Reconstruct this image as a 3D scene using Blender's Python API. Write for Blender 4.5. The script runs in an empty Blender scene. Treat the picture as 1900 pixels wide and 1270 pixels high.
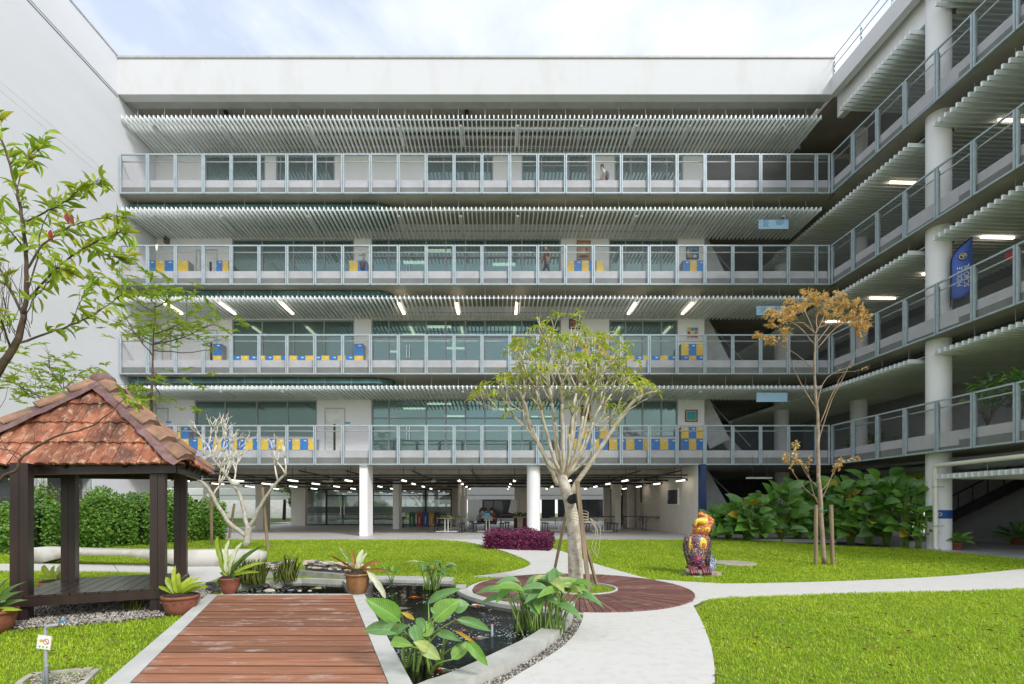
import bpy, math, random
import numpy as np
from mathutils import Vector, Matrix

random.seed(7); rng = np.random.default_rng(7)
PI = math.pi
scene = bpy.context.scene
COL = scene.collection

# ------------------------------------------------------------------ camera
EYE = 1.49; F = 900.0; VX = 925.0; VY = 942.0          # eye height; focal length and vanishing point in photo pixels
cam_d = bpy.data.cameras.new('camera'); cam = bpy.data.objects.new('camera', cam_d); COL.objects.link(cam)
cam.location = (0, 0, EYE); cam.rotation_euler = (PI/2, 0, 0)
cam_d.sensor_width = 36; cam_d.lens = 36*F/1900
cam_d.shift_x = (950-VX)/1900; cam_d.shift_y = (VY-635)/1900
cam_d.clip_start = 0.05; cam_d.clip_end = 500
scene.camera = cam

# ------------------------------------------------------------------ sky and sun
SUN_EL = 40; SUN_AZ = 143          # azimuth clockwise from +Y: behind the camera, to the right
w = bpy.data.worlds.new('World'); scene.world = w; w.use_nodes = True
nt = w.node_tree; nt.nodes.clear()
N = nt.nodes.new; L = nt.links.new
out = N('ShaderNodeOutputWorld'); bg = N('ShaderNodeBackground'); bg.inputs['Strength'].default_value = 0.15
sky = N('ShaderNodeTexSky'); sky.sky_type = 'NISHITA'; sky.sun_disc = False
sky.sun_elevation = math.radians(SUN_EL); sky.sun_rotation = math.radians(SUN_AZ)
sky.air_density = 1.0; sky.dust_density = 1.2; sky.ozone_density = 1.0
tc = N('ShaderNodeTexCoord'); mp = N('ShaderNodeMapping'); mp.inputs['Scale'].default_value = (1, 1, 2.2)
mp.inputs['Location'].default_value = (0.35, 0.2, 0.1)
cn = N('ShaderNodeTexNoise'); cn.inputs['Scale'].default_value = 2.6; cn.inputs['Detail'].default_value = 9; cn.inputs['Roughness'].default_value = 0.58; cn.inputs['Distortion'].default_value = .35
cr = N('ShaderNodeValToRGB'); cr.color_ramp.elements[0].position = 0.36; cr.color_ramp.elements[1].position = 0.60
cr.color_ramp.elements[0].color = (.5, .5, .5, 1)
mx = N('ShaderNodeMix'); mx.data_type = 'RGBA'; mx.inputs[7].default_value = (3.75, 3.92, 4.15, 1)
L(tc.outputs['Generated'], mp.inputs[0]); L(mp.outputs[0], cn.inputs['Vector']); L(cn.outputs['Fac'], cr.inputs[0])
L(cr.outputs[0], mx.inputs[0]); L(sky.outputs[0], mx.inputs[6]); L(mx.outputs[2], bg.inputs['Color']); L(bg.outputs[0], out.inputs[0])

sun_d = bpy.data.lights.new('sun', 'SUN'); sun_d.energy = 1.4; sun_d.angle = math.radians(13); sun_d.color = (1, .98, .95)
sun = bpy.data.objects.new('sun', sun_d); COL.objects.link(sun)
el, az = math.radians(SUN_EL), math.radians(SUN_AZ)
sdir = Vector((math.sin(az)*math.cos(el), math.cos(az)*math.cos(el), math.sin(el)))
sun.rotation_euler = sdir.to_track_quat('Z', 'Y').to_euler(); sun.location = (10, -10, 40)
scene.view_settings.view_transform = 'Standard'; scene.view_settings.look = 'None'
scene.view_settings.exposure = 0.97; scene.view_settings.gamma = 1; scene.view_settings.use_curve_mapping = False
scene.cycles.max_bounces = 12; scene.cycles.transparent_max_bounces = 24; scene.cycles.diffuse_bounces = 8
scene.cycles.caustics_reflective = False; scene.cycles.caustics_refractive = False

# ------------------------------------------------------------------ helpers
def sstep(a, b, x):
    t = min(1, max(0, (x-a)/(b-a))); return t*t*(3-2*t)
def terr(x, y):                      # the lawn rises gently towards the far block
    return 0.19*sstep(13, 18.5, y)*(1-sstep(9, 14, x))
def P(px, py, Y):
    return Vector(((px-VX)*Y/F, Y, EYE-(py-VY)*Y/F))
def G(px, py, z=None, dz=0.0):
    zz = 0 if z is None else z
    for _ in range(12):
        Y = F*(EYE-zz-dz)/(py-VY); X = (px-VX)*Y/F
        if z is not None: break
        zz = terr(X, Y)
    return Vector((X, Y, zz+dz))

class MB:
    def __init__(s): s.v = []; s.f = []; s.m = []
    def add(s, vs, fs, mi=0):
        o = len(s.v); s.v += [tuple(v) for v in vs]
        for f in fs: s.f.append([i+o for i in f]); s.m.append(mi)
        return s
    def box(s, x0, x1, y0, y1, z0, z1, mi=0, M=None):
        vs = [Vector((x, y, z)) for z in (z0, z1) for y in (y0, y1) for x in (x0, x1)]
        if M: vs = [M @ v for v in vs]
        return s.add(vs, [(0,2,3,1), (4,5,7,6), (0,1,5,4), (2,6,7,3), (0,4,6,2), (1,3,7,5)], mi)
    def bar(s, a, b, wd, hg, mi=0, up=(0,0,1)):
        a = Vector(a); b = Vector(b); d = b-a; l = d.length
        x = d.normalized(); u = Vector(up)
        if abs(x.dot(u)) > .98: u = Vector((0, 1, 0))
        y = u.cross(x).normalized(); z = x.cross(y)
        M = Matrix((x, y, z)).transposed().to_4x4(); M.translation = a
        return s.box(0, l, -wd/2, wd/2, -hg/2, hg/2, mi, M)
    def tube(s, pts, r, n=8, mi=0, cap=True):
        pts = [Vector(p) for p in pts]; k = len(pts)
        rs = r if isinstance(r, (list, tuple)) else [r]*k
        o = len(s.v); prev = None
        for i, p in enumerate(pts):
            t = (pts[min(i+1, k-1)]-pts[max(i-1, 0)]).normalized()
            if prev is None:
                a = Vector((0, 0, 1)) if abs(t.z) < .9 else Vector((1, 0, 0))
                u = t.cross(a).normalized()
            else:
                u = (prev-t*prev.dot(t))
                u = u.normalized() if u.length > 1e-6 else t.orthogonal().normalized()
            prev = u; q = t.cross(u)
            for j in range(n):
                an = 2*PI*j/n
                s.v.append(tuple(p+(u*math.cos(an)+q*math.sin(an))*rs[i]))
        for i in range(k-1):
            for j in range(n):
                a = o+i*n+j; b = o+i*n+(j+1) % n
                s.f.append([a, b, b+n, a+n]); s.m.append(mi)
        if cap:
            s.f.append([o+j for j in reversed(range(n))]); s.m.append(mi)
            s.f.append([o+(k-1)*n+j for j in range(n)]); s.m.append(mi)
        return s
    def lathe(s, prof, c=(0,0,0), n=20, mi=0, a0=0, a1=2*PI):
        full = abs(a1-a0-2*PI) < 1e-6; m = n if full else n+1; o = len(s.v)
        for r, z in prof:
            for j in range(m):
                an = a0+(a1-a0)*j/n
                s.v.append((c[0]+r*math.cos(an), c[1]+r*math.sin(an), c[2]+z))
        for i in range(len(prof)-1):
            for j in range(n):
                a = o+i*m+j; b = o+i*m+(j+1) % m
                s.f.append([a, b, b+m, a+m]); s.m.append(mi)
        return s
    def prism(s, poly, z0, z1, mi=0, zf=None):
        k = len(poly); b = [(p[0], p[1], z0 + (zf(p[0], p[1]) if zf else 0)) for p in poly]; t = [(p[0], p[1], z1 + (zf(p[0], p[1]) if zf else 0)) for p in poly]
        s.add(b+t, [list(reversed(range(k))), list(range(k, 2*k))]+[(i, (i+1) % k, (i+1) % k+k, i+k) for i in range(k)], mi)
        return s
    def ell(s, c, r, M=None, n=16, k=10, mi=0):
        o = len(s.v); c = Vector(c)
        for i in range(k+1):
            th = PI*i/k
            for j in range(n):
                ph = 2*PI*j/n
                v = Vector((r[0]*math.sin(th)*math.cos(ph), r[1]*math.sin(th)*math.sin(ph), r[2]*math.cos(th)))
                if M: v = M @ v
                s.v.append(tuple(c+v))
        for i in range(k):
            for j in range(n):
                a = o+i*n+j; b = o+i*n+(j+1) % n
                s.f.append([a+n, b+n, b, a]); s.m.append(mi)
        return s
    def mesh(s, name, mats, smooth=False):
        me = bpy.data.meshes.new(name); me.from_pydata(s.v, [], s.f)
        for m in (mats if isinstance(mats, (list, tuple)) else [mats]): me.materials.append(m)
        if len(me.materials) > 1: me.polygons.foreach_set('material_index', s.m)
        if smooth: me.polygons.foreach_set('use_smooth', [True]*len(me.polygons))
        me.update(); return me
    def build(s, name, mats, parent=None, smooth=False, label=None):
        o = bpy.data.objects.new(name, s.mesh(name, mats, smooth)); COL.objects.link(o)
        if parent: o.parent = parent
        if label: o['label'] = label
        return o

def tag(o, label, cat, group=None, kind=None):
    if label: o['label'] = label
    if cat: o['category'] = cat
    if group: o['group'] = group
    if kind: o['kind'] = kind
    return o
def thing(name, label, cat, loc=(0,0,0), rz=0, group=None):
    o = bpy.data.objects.new(name, None); COL.objects.link(o); o.empty_display_size = .1
    o.location = loc; o.rotation_euler = (0, 0, rz)
    return tag(o, label, cat, group)
def inst(name, me, parent, M=None, loc=None):
    o = bpy.data.objects.new(name, me); COL.objects.link(o)
    if parent: o.parent = parent
    if M is not None: o.matrix_basis = M
    if loc is not None: o.location = loc
    return o
def dup(src, loc, rz=None, label=None, group=None, sc=None):
    kids = {}
    for x in bpy.data.objects:
        if x.parent: kids.setdefault(x.parent.name, []).append(x)
    def cp(o, par):
        c = o.copy(); COL.objects.link(c)
        c.parent = par
        for ch in kids.get(o.name, []): cp(ch, c)
        return c
    r = cp(src, None); r.location = loc
    if rz is not None: r.rotation_euler = (0, 0, rz)
    if sc: r.scale = (sc,)*3
    if label: r['label'] = label
    if group: r['group'] = group
    return r
def npmesh(name, V, Fc, mats, smooth=False, col=None):
    me = bpy.data.meshes.new(name); V = np.asarray(V, dtype=np.float32); Fc = np.asarray(Fc, dtype=np.int32)
    nv, nf, k = len(V), len(Fc), Fc.shape[1]
    me.vertices.add(nv); me.vertices.foreach_set('co', V.ravel())
    me.loops.add(nf*k); me.loops.foreach_set('vertex_index', Fc.ravel())
    me.polygons.add(nf); me.polygons.foreach_set('loop_start', np.arange(0, nf*k, k, dtype=np.int32))
    for m in mats: me.materials.append(m)
    if smooth: me.polygons.foreach_set('use_smooth', np.ones(nf, dtype=bool))
    if col is not None:
        at = me.attributes.new('tone', 'FLOAT', 'POINT'); at.data.foreach_set('value', np.asarray(col, dtype=np.float32))
    me.update(); me.validate(); return me

# ------------------------------------------------------------------ materials
MATS = {}
def pm(name, col, rough=.6, var=.12, scale=3., bump=0., bscale=40., col2=None, lo=.35, hi=.65, metal=0, obj=.0, detail=5, spec=.5, stretch=None, coat=0):
    """procedural paint, plaster, wood, stone: two tones broken up by noise in world space, fine bump"""
    if name in MATS: return MATS[name]
    m = bpy.data.materials.new(name); m.use_nodes = True; t = m.node_tree; b = t.nodes['Principled BSDF']
    N = t.nodes.new; L = t.links.new
    g = N('ShaderNodeNewGeometry'); mp = N('ShaderNodeMapping'); mp.inputs['Scale'].default_value = stretch or (1, 1, 1)
    L(g.outputs['Position'], mp.inputs[0])
    n = N('ShaderNodeTexNoise'); n.inputs['Scale'].default_value = scale; n.inputs['Detail'].default_value = detail; n.inputs['Roughness'].default_value = .62
    L(mp.outputs[0], n.inputs['Vector'])
    r = N('ShaderNodeMapRange'); r.inputs[1].default_value = lo; r.inputs[2].default_value = hi; L(n.outputs['Fac'], r.inputs[0])
    mx = N('ShaderNodeMix'); mx.data_type = 'RGBA'
    c2 = col2 or tuple(c*(1-var) for c in col); c1 = col if col2 else tuple(min(1, c*(1+var)) for c in col)
    mx.inputs[6].default_value = (*c1, 1); mx.inputs[7].default_value = (*c2, 1); L(r.outputs[0], mx.inputs[0])
    last = mx.outputs[2]
    if obj:
        oi = N('ShaderNodeObjectInfo'); h = N('ShaderNodeHueSaturation'); rr = N('ShaderNodeMapRange')
        rr.inputs[3].default_value = 1-obj; rr.inputs[4].default_value = 1+obj; L(oi.outputs['Random'], rr.inputs[0])
        L(rr.outputs[0], h.inputs['Value']); L(last, h.inputs['Color']); last = h.outputs[0]
    L(last, b.inputs['Base Color'])
    b.inputs['Roughness'].default_value = rough; b.inputs['Metallic'].default_value = metal; b.inputs['Specular IOR Level'].default_value = spec
    if coat: b.inputs['Coat Weight'].default_value = coat; b.inputs['Coat Roughness'].default_value = .15
    if bump:
        n2 = N('ShaderNodeTexNoise'); n2.inputs['Scale'].default_value = bscale; n2.inputs['Detail'].default_value = 4; L(mp.outputs[0], n2.inputs['Vector'])
        bp = N('ShaderNodeBump'); bp.inputs['Strength'].default_value = bump; bp.inputs['Distance'].default_value = .01
        L(n2.outputs['Fac'], bp.inputs['Height']); L(bp.outputs[0], b.inputs['Normal'])
    MATS[name] = m; return m
def leafm(name, c1, c2, trans=.35, rough=.42, tone=False, tip=None, obj=.25, veins=0):
    """leaf: two greens by object or by the mesh's own random tone, light passes through"""
    if name in MATS: return MATS[name]
    m = bpy.data.materials.new(name); m.use_nodes = True; t = m.node_tree; b = t.nodes['Principled BSDF']; o = t.nodes['Material Output']
    N = t.nodes.new; L = t.links.new
    mx = N('ShaderNodeMix'); mx.data_type = 'RGBA'; mx.inputs[6].default_value = (*c1, 1); mx.inputs[7].default_value = (*c2, 1)
    if tone: a = N('ShaderNodeAttribute'); a.attribute_name = 'tone'; L(a.outputs['Fac'], mx.inputs[0])
    else: a = N('ShaderNodeObjectInfo'); L(a.outputs['Random'], mx.inputs[0])
    g = N('ShaderNodeNewGeometry'); n = N('ShaderNodeTexNoise'); n.inputs['Scale'].default_value = 14; L(g.outputs['Position'], n.inputs['Vector'])
    h = N('ShaderNodeHueSaturation'); r = N('ShaderNodeMapRange'); r.inputs[3].default_value = .7; r.inputs[4].default_value = 1.3
    L(n.outputs['Fac'], r.inputs[0]); L(r.outputs[0], h.inputs['Value']); L(mx.outputs[2], h.inputs['Color'])
    if veins:       # pale midrib, side veins running forward from it, browned patches
        tc = N('ShaderNodeTexCoord'); sp = N('ShaderNodeSeparateXYZ'); L(tc.outputs['Object'], sp.inputs[0])
        def mt(op, a, c=None):
            q = N('ShaderNodeMath'); q.operation = op
            for i, v in enumerate((a, c)):
                if v is None: continue
                if isinstance(v, (int, float)): q.inputs[i].default_value = v
                else: L(v, q.inputs[i])
            return q.outputs[0]
        ay = mt('ABSOLUTE', sp.outputs['Y']); st = mt('FRACT', mt('MULTIPLY', mt('SUBTRACT', sp.outputs['X'], mt('MULTIPLY', ay, .55)), veins))
        vn = mt('MULTIPLY', mt('ABSOLUTE', mt('SUBTRACT', st, .5)), .7); mid = mt('LESS_THAN', ay, .022)
        hv = N('ShaderNodeHueSaturation'); L(mt('ADD', mt('ADD', .82, vn), mt('MULTIPLY', mid, .5)), hv.inputs['Value']); L(h.outputs[0], hv.inputs['Color'])
        n3 = N('ShaderNodeTexNoise'); n3.inputs['Scale'].default_value = 9; n3.inputs['Detail'].default_value = 6; L(g.outputs['Position'], n3.inputs['Vector'])
        bmx = N('ShaderNodeMix'); bmx.data_type = 'RGBA'; bmx.inputs[7].default_value = (.30, .22, .06, 1); rr = N('ShaderNodeMapRange'); rr.inputs[1].default_value = .66; rr.inputs[2].default_value = .74; rr.inputs[4].default_value = .8
        L(n3.outputs['Fac'], rr.inputs[0]); L(rr.outputs[0], bmx.inputs[0]); L(hv.outputs[0], bmx.inputs[6]); h = bmx
        bp = N('ShaderNodeBump'); bp.inputs['Strength'].default_value = .35; bp.inputs['Distance'].default_value = .006; L(vn, bp.inputs['Height']); L(bp.outputs[0], b.inputs['Normal'])
        hc = bmx.outputs[2]
    else: hc = h.outputs[0]
    L(hc, b.inputs['Base Color']); b.inputs['Roughness'].default_value = rough; b.inputs['Specular IOR Level'].default_value = .45
    tr = N('ShaderNodeBsdfTranslucent'); L(hc, tr.inputs['Color']); ms = N('ShaderNodeMixShader'); ms.inputs[0].default_value = trans
    L(b.outputs[0], ms.inputs[1]); L(tr.outputs[0], ms.inputs[2]); L(ms.outputs[0], o.inputs['Surface'])
    MATS[name] = m; return m
def emis(name, col, st):
    m = bpy.data.materials.new(name); m.use_nodes = True; b = m.node_tree.nodes['Principled BSDF']
    b.inputs['Base Color'].default_value = (*col, 1); b.inputs['Emission Color'].default_value = (*col, 1); b.inputs['Emission Strength'].default_value = st
    MATS[name] = m; return m
def glass(name, tint, gl, tp, tintt=(1,1,1), rough=.02):
    """window glass: mix of mirror reflection, tinted see-through and a dark body"""
    m = bpy.data.materials.new(name); m.use_nodes = True; t = m.node_tree; b = t.nodes['Principled BSDF']; o = t.nodes['Material Output']
    N = t.nodes.new; L = t.links.new
    b.inputs['Base Color'].default_value = (*[c*.3 for c in tint], 1); b.inputs['Roughness'].default_value = .1
    g = N('ShaderNodeBsdfGlossy'); g.inputs['Color'].default_value = (*tint, 1); g.inputs['Roughness'].default_value = rough
    p = N('ShaderNodeBsdfTransparent'); p.inputs['Color'].default_value = (*tintt, 1)
    n = N('ShaderNodeTexNoise'); n.inputs['Scale'].default_value = .9; bp = N('ShaderNodeBump'); bp.inputs['Strength'].default_value = .06; bp.inputs['Distance'].default_value = .05
    gg = N('ShaderNodeNewGeometry'); L(gg.outputs['Position'], n.inputs['Vector']); L(n.outputs['Fac'], bp.inputs['Height']); L(bp.outputs[0], g.inputs['Normal'])
    m1 = N('ShaderNodeMixShader'); m1.inputs[0].default_value = tp; L(b.outputs[0], m1.inputs[1]); L(p.outputs[0], m1.inputs[2])
    m2 = N('ShaderNodeMixShader'); m2.inputs[0].default_value = gl; L(m1.outputs[0], m2.inputs[1]); L(g.outputs[0], m2.inputs[2])
    L(m2.outputs[0], o.inputs['Surface']); MATS[name] = m; return m

PLASTER = pm('white_plaster', (.85, .835, .85), .75, .025, .7, .08, 60)
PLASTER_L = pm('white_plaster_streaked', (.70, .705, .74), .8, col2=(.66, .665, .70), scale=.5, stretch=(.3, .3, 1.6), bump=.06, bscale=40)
PARAPET = pm('parapet_paint', (.635, .63, .645), .75, col2=(.56, .55, .54), scale=1.1, lo=.48, hi=.85, stretch=(1, 1, .35), bump=.05)
CONC = pm('raw_concrete', (.46, .41, .355), .85, col2=(.27, .25, .225), scale=.7, lo=.3, hi=.7, bump=.2, bscale=25, stretch=(.5, 1, 1))
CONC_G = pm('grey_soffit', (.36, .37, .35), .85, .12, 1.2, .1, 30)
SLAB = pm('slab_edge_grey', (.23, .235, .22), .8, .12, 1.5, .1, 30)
KERB = pm('kerb_grey', (.58, .565, .60), .8, .08, 1.5, .1, 30)
STEEL = pm('galvanised_steel', (.40, .475, .52), .5, .1, 6, metal=.1)
SLAT = pm('slat_aluminium', (.88, .91, .92), .42, .03, 2, obj=.06)
FRAME = pm('window_frame_grey', (.30, .31, .34), .45, .05)
DARKM = pm('dark_metal', (.03, .03, .035), .5, .2)
WHITEP = pm('white_paint', (.82, .82, .80), .45, .04)
CREAM = pm('cream_pipe', (.72, .70, .60), .4, .05)
PIPEG = pm('pale_green_pipe', (.46, .46, .34), .5, .1)
NAVY = pm('navy_paint', (.012, .04, .13), .5, .1)
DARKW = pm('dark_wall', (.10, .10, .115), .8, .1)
FLOORC = pm('concrete_floor', (.50, .485, .46), .45, .08, .8, .05, 20)
LOCKY = pm('locker_yellow', (.92, .62, .06), .4, .05, obj=.06)
LOCKB = pm('locker_blue', (.02, .22, .66), .4, .05, obj=.1)
TUBE = emis('lit_tube', (1, .88, .70), 1.7)
TUBE_OFF = pm('unlit_tube', (.62, .68, .68), .4, .03)
WGLASS = glass('window_glass', (.27, .41, .37), .34, .12)
HGLASS = glass('hall_glass', (.42, .60, .56), .24, .62, (.62, .82, .78))
DGLASS = glass('clear_glass', (.75, .8, .8), .22, .72, (.6, .66, .63))
TEAL = pm('teal_duct_skin', (.14, .26, .26), .15, .25, 1.3, metal=.4)
WOODD = pm('dark_stained_timber', (.040, .020, .017), .38, col2=(.022, .012, .011), scale=6, stretch=(1, 1, .15), bump=.15, bscale=30)
BARK_G = pm('pale_bark', (.62, .56, .46), .85, col2=(.20, .16, .11), scale=9, lo=.45, hi=.75, bump=.7, bscale=18)
BARK_D = pm('brown_bark', (.14, .095, .065), .85, col2=(.06, .04, .03), scale=9, bump=.5, bscale=25)
BARK_W = pm('grey_white_bark', (.50, .46, .40), .85, col2=(.25, .21, .17), scale=9, lo=.4, hi=.8, bump=.5, bscale=25)
TERRA = pm('terracotta', (.25, .085, .05), .7, .2, 8, .15, 50)
GLAZE = pm('brown_glaze', (.26, .13, .05), .3, .3, 5)
SOIL = pm('soil', (.035, .022, .014), .95, .4, 12, .8, 30)
LOGM = pm('weathered_log', (.30, .25, .19), .8, .3, 9, .3)
STAKE = pm('timber_stake', (.26, .19, .12), .8, .3, 8, .3, stretch=(1, 1, .2))
REDP = pm('red_paint', (.5, .03, .03), .5)
BLACK = pm('black_rubber', (.012, .012, .013), .6)
# ================================================================== MESH INFILL (expanded metal)
def meshmat(name, col, pitch=.055, fill=.13):
    m = bpy.data.materials.new(name); m.use_nodes = True; t = m.node_tree; b = t.nodes['Principled BSDF']; o = t.nodes['Material Output']
    N = t.nodes.new; L = t.links.new
    tc = N('ShaderNodeTexCoord'); sp = N('ShaderNodeSeparateXYZ'); L(tc.outputs['Object'], sp.inputs[0])
    def mth(op, a, b_=None):
        n = N('ShaderNodeMath'); n.operation = op
        for i, v in enumerate((a, b_)):
            if v is None: continue
            if isinstance(v, (int, float)): n.inputs[i].default_value = v
            else: L(v, n.inputs[i])
        return n.outputs[0]
    x = sp.outputs['X']; z = mth('MULTIPLY', sp.outputs['Z'], 1.9)
    s1 = mth('FRACT', mth('DIVIDE', mth('ADD', x, z), pitch)); s2 = mth('FRACT', mth('DIVIDE', mth('SUBTRACT', x, z), pitch))
    al = mth('MAXIMUM', mth('LESS_THAN', s1, fill), mth('LESS_THAN', s2, fill))
    b.inputs['Base Color'].default_value = (*col, 1); b.inputs['Metallic'].default_value = .3; b.inputs['Roughness'].default_value = .5
    tr = N('ShaderNodeBsdfTransparent'); ms = N('ShaderNodeMixShader'); L(al, ms.inputs[0]); L(tr.outputs[0], ms.inputs[1]); L(b.outputs[0], ms.inputs[2])
    L(ms.outputs[0], o.inputs['Surface']); return m
MESH = meshmat('expanded_mesh', (.16, .18, .19), fill=.085)

# ================================================================== MAIN BLOCK
YR = 21.43; YW = 23.8; S1 = F/YR; S2 = F/YW
XL = -16.8; XC = 14.71
BOT = [3.37, 7.37, 11.32, 15.35]               # underside of each storey's railing, floors 2..5
def zr(py, Y): return EYE-(py-VY)*Y/F
def xw(px): return (px-VX)/S2
main = thing('school_block', 'long white five storey school block with open corridors facing the lawn', 'building')
TOPZ = 21.37; FZ = 19.7
b = MB(); b.box(XL, XC+.08, YR-.05, YR+.35, FZ, TOPZ-.09)
b.build('parapet', PARAPET, main)
b = MB(); b.box(XL+.02, XC+.12, YR-.10, YR+.5, TOPZ-.09, TOPZ); b.build('coping', pm('coping_grey', (.45, .43, .43), .5), main)
b = MB(); b.box(XL, XC, YR+.35, 36, FZ+.2, FZ+.5); b.box(XL, XC+4, YR+3.0, 36, 19.05, 19.3); b.build('roof_slab', CONC, main)
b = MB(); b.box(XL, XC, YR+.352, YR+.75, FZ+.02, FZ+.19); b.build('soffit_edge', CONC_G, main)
for i, zb in enumerate(BOT):
    b = MB(); b.box(XL, XC+.1, YR+.1, 36, zb+.03, zb+.33)
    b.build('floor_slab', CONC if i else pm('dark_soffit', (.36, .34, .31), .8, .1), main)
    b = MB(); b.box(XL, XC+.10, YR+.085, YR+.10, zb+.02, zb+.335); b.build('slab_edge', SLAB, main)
    b = MB(); b.box(XL, XC+.12, YR+.08, YR+.23, zb+.335, zb+.65); b.build('kerb', KERB, main)
# ground slab
b = MB(); b.box(XL, 13.5, 19.37, 40, -.3, .22); b.build('ground_slab', FLOORC, main)
# windows: storey -> list of (x0px, x1px, [mullion px], top py, bottom z above floor, transom, hall)
WIN = {
 3: [(380,492,[431,478],289,.9,0), (512,621,[520,568,605],289,.9,0), (788,915,[823,880,905],289,.9,0), (968,1098,[1005,1055,1092],287,.9,1), (1140,1268,[1171,1207,1238],289,.9,0)],
 2: [(430.5,657,[486,544,601],444,.35,0), (689,1041,[721,790.5,827,863.5,899.7,968.5,1005.5],443,.0,2), (1130,1258,[1161,1193,1228],444,.35,0)],
 1: [(430.5,657,[486,544,601],594,1.05,0), (689,1041,[721,790.5,827,863.5,899.7,968.5,1005.5],593,.0,2), (1130,1258,[1161,1193,1228],594,1.05,0)],
 0: [(361,588,[417,476,532.5],743,1.25,0), (689,1041,[721,790.5,827,863.5,899.7,968.5,1005.5],741,.0,2), (1130,1258,[1161,1193,1228],743,1.25,0)],
}
DOOR = {2: [(363,373,444+20), (376,404,463)], 1: [(300,318,612), (378,404,612)], 0: [(283,313,757), (602,641,757)]}
for i, zb in enumerate(BOT):
    z0 = zb+.33; z1 = (BOT[i+1]+.03) if i < 3 else 19.05
    xend = xw(1307 if i < 3 else 1312)
    holes = [(xw(a), xw(c), z0+bz if bz else z0, zr(tp, YW)) for a, c, mu, tp, bz, k in WIN[i]]
    holes += [(xw(a), xw(c), z0, zr(tp, YW)) for a, c, tp in DOOR.get(i, [])]
    holes.sort(); b = MB(); cur = XL
    for (a, c, h0, h1) in holes:
        b.box(cur, a, YW, YW+.2, z0, z1)
        if h0 > z0: b.box(a, c, YW, YW+.2, z0, h0)
        b.box(a, c, YW, YW+.2, h1, z1); cur = c
    b.box(cur, xend, YW, YW+.2, z0, z1); b.box(xend-.2, xend, YW+.2, 31, z0, z1)
    b.build('wall', PLASTER, main)
    # room behind the glass
    b = MB(); b.box(XL, xend, 30.8, 31, z0, z1); b.box(xw(672), xw(676), YW+.2, 30.8, z0, z1); b.box(xw(1052), xw(1056), YW+.2, 30.8, z0, z1)
    b.build('room_wall', pm('room_paint', (.55, .58, .55), .7, .05), main)
    for a, c, mu, tp, bz, k in WIN[i]:
        wn = MB(); x0, x1 = xw(a), xw(c); h0 = z0+bz; h1 = zr(tp, YW); yf = YW+.03
        fw = .07
        for (p, q, r, s_) in [(x0, x1, h1-fw, h1), (x0, x1, h0, h0+fw)]: wn.box(p, q, yf, yf+.1, r, s_)
        for xx in [x0+fw/2, x1-fw/2]: wn.box(xx-fw/2, xx+fw/2, yf, yf+.1, h0+fw, h1-fw)
        for m_ in mu: xx = xw(m_); wn.box(xx-.035, xx+.035, yf+.005, yf+.095, h0+fw, h1-fw)
        if k: wn.box(x0+fw, x1-fw, yf+.01, yf+.09, h0+2.15, h0+2.22) if k == 2 else wn.box(x0+fw, x1-fw, yf+.01, yf+.09, h1-.55, h1-.48)
        wo = wn.build('window', FRAME, main)
        xs = [x0+fw]+[xw(m_) for m_ in mu]+[x1-fw]
        for p, q in zip(xs[:-1], xs[1:]):
            pb = MB(); pb.box(p+.02, q-.02, yf+.04, yf+.055, h0+fw, h1-fw)
            pb.build('pane', HGLASS if k == 2 else WGLASS, wo)
        if k == 2:      # door pulls on the hall glazing
            for px in (755, 760, 1000):
                hb = MB(); hb.tube([(xw(px), yf-.06, h0+1.1), (xw(px), yf-.06, h0+1.75)], .018, 6); hb.build('handle', pm('chrome', (.8, .8, .8), .2, metal=.9), wo)
    for a, c, tp in DOOR.get(i, []):
        x0, x1 = xw(a), xw(c); h1 = zr(tp, YW)
        d = MB(); d.box(x0, x0+.06, YW-.01, YW+.1, z0, h1); d.box(x1-.06, x1, YW-.01, YW+.1, z0, h1); d.box(x0+.06, x1-.06, YW-.01, YW+.1, h1-.06, h1)
        do = d.build('door_frame', pm('door_frame_grey', (.5, .5, .5), .5), main)
        l = MB(); l.box(x0+.06, x1-.06, YW+.02, YW+.07, z0+.01, h1-.06); l.build('door_leaf', pm('door_white', (.78, .78, .74), .5), do)
        if c-a > 20:
            l = MB(); xx = x0+.06+(x1-x0)*.36; l.box(xx, xx+.11, YW+.012, YW+.019, z0+.5, z0+1.9); l.build('vision_panel', BLACK, do)
            l = MB(); l.tube([(x0+.13, YW-.03, z0+1.0), (x0+.25, YW-.03, z0+1.0)], .015, 6); l.build('handle', STEEL, do)
rl = MB(); rl.box(-.62, .62, -.13, .13, 0, .05); rlm = rl.mesh('room_light', TUBE)
for i in (0, 1, 2):
    for px, Y in ((770, 26.4), (845, 28.6), (935, 26.6), (1005, 28.8), (720, 29.2), (815, 25.2)):
        inst('room_light', rlm, main, loc=((px-VX)*Y/F, Y, BOT[i]+3.15+.33))
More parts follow.
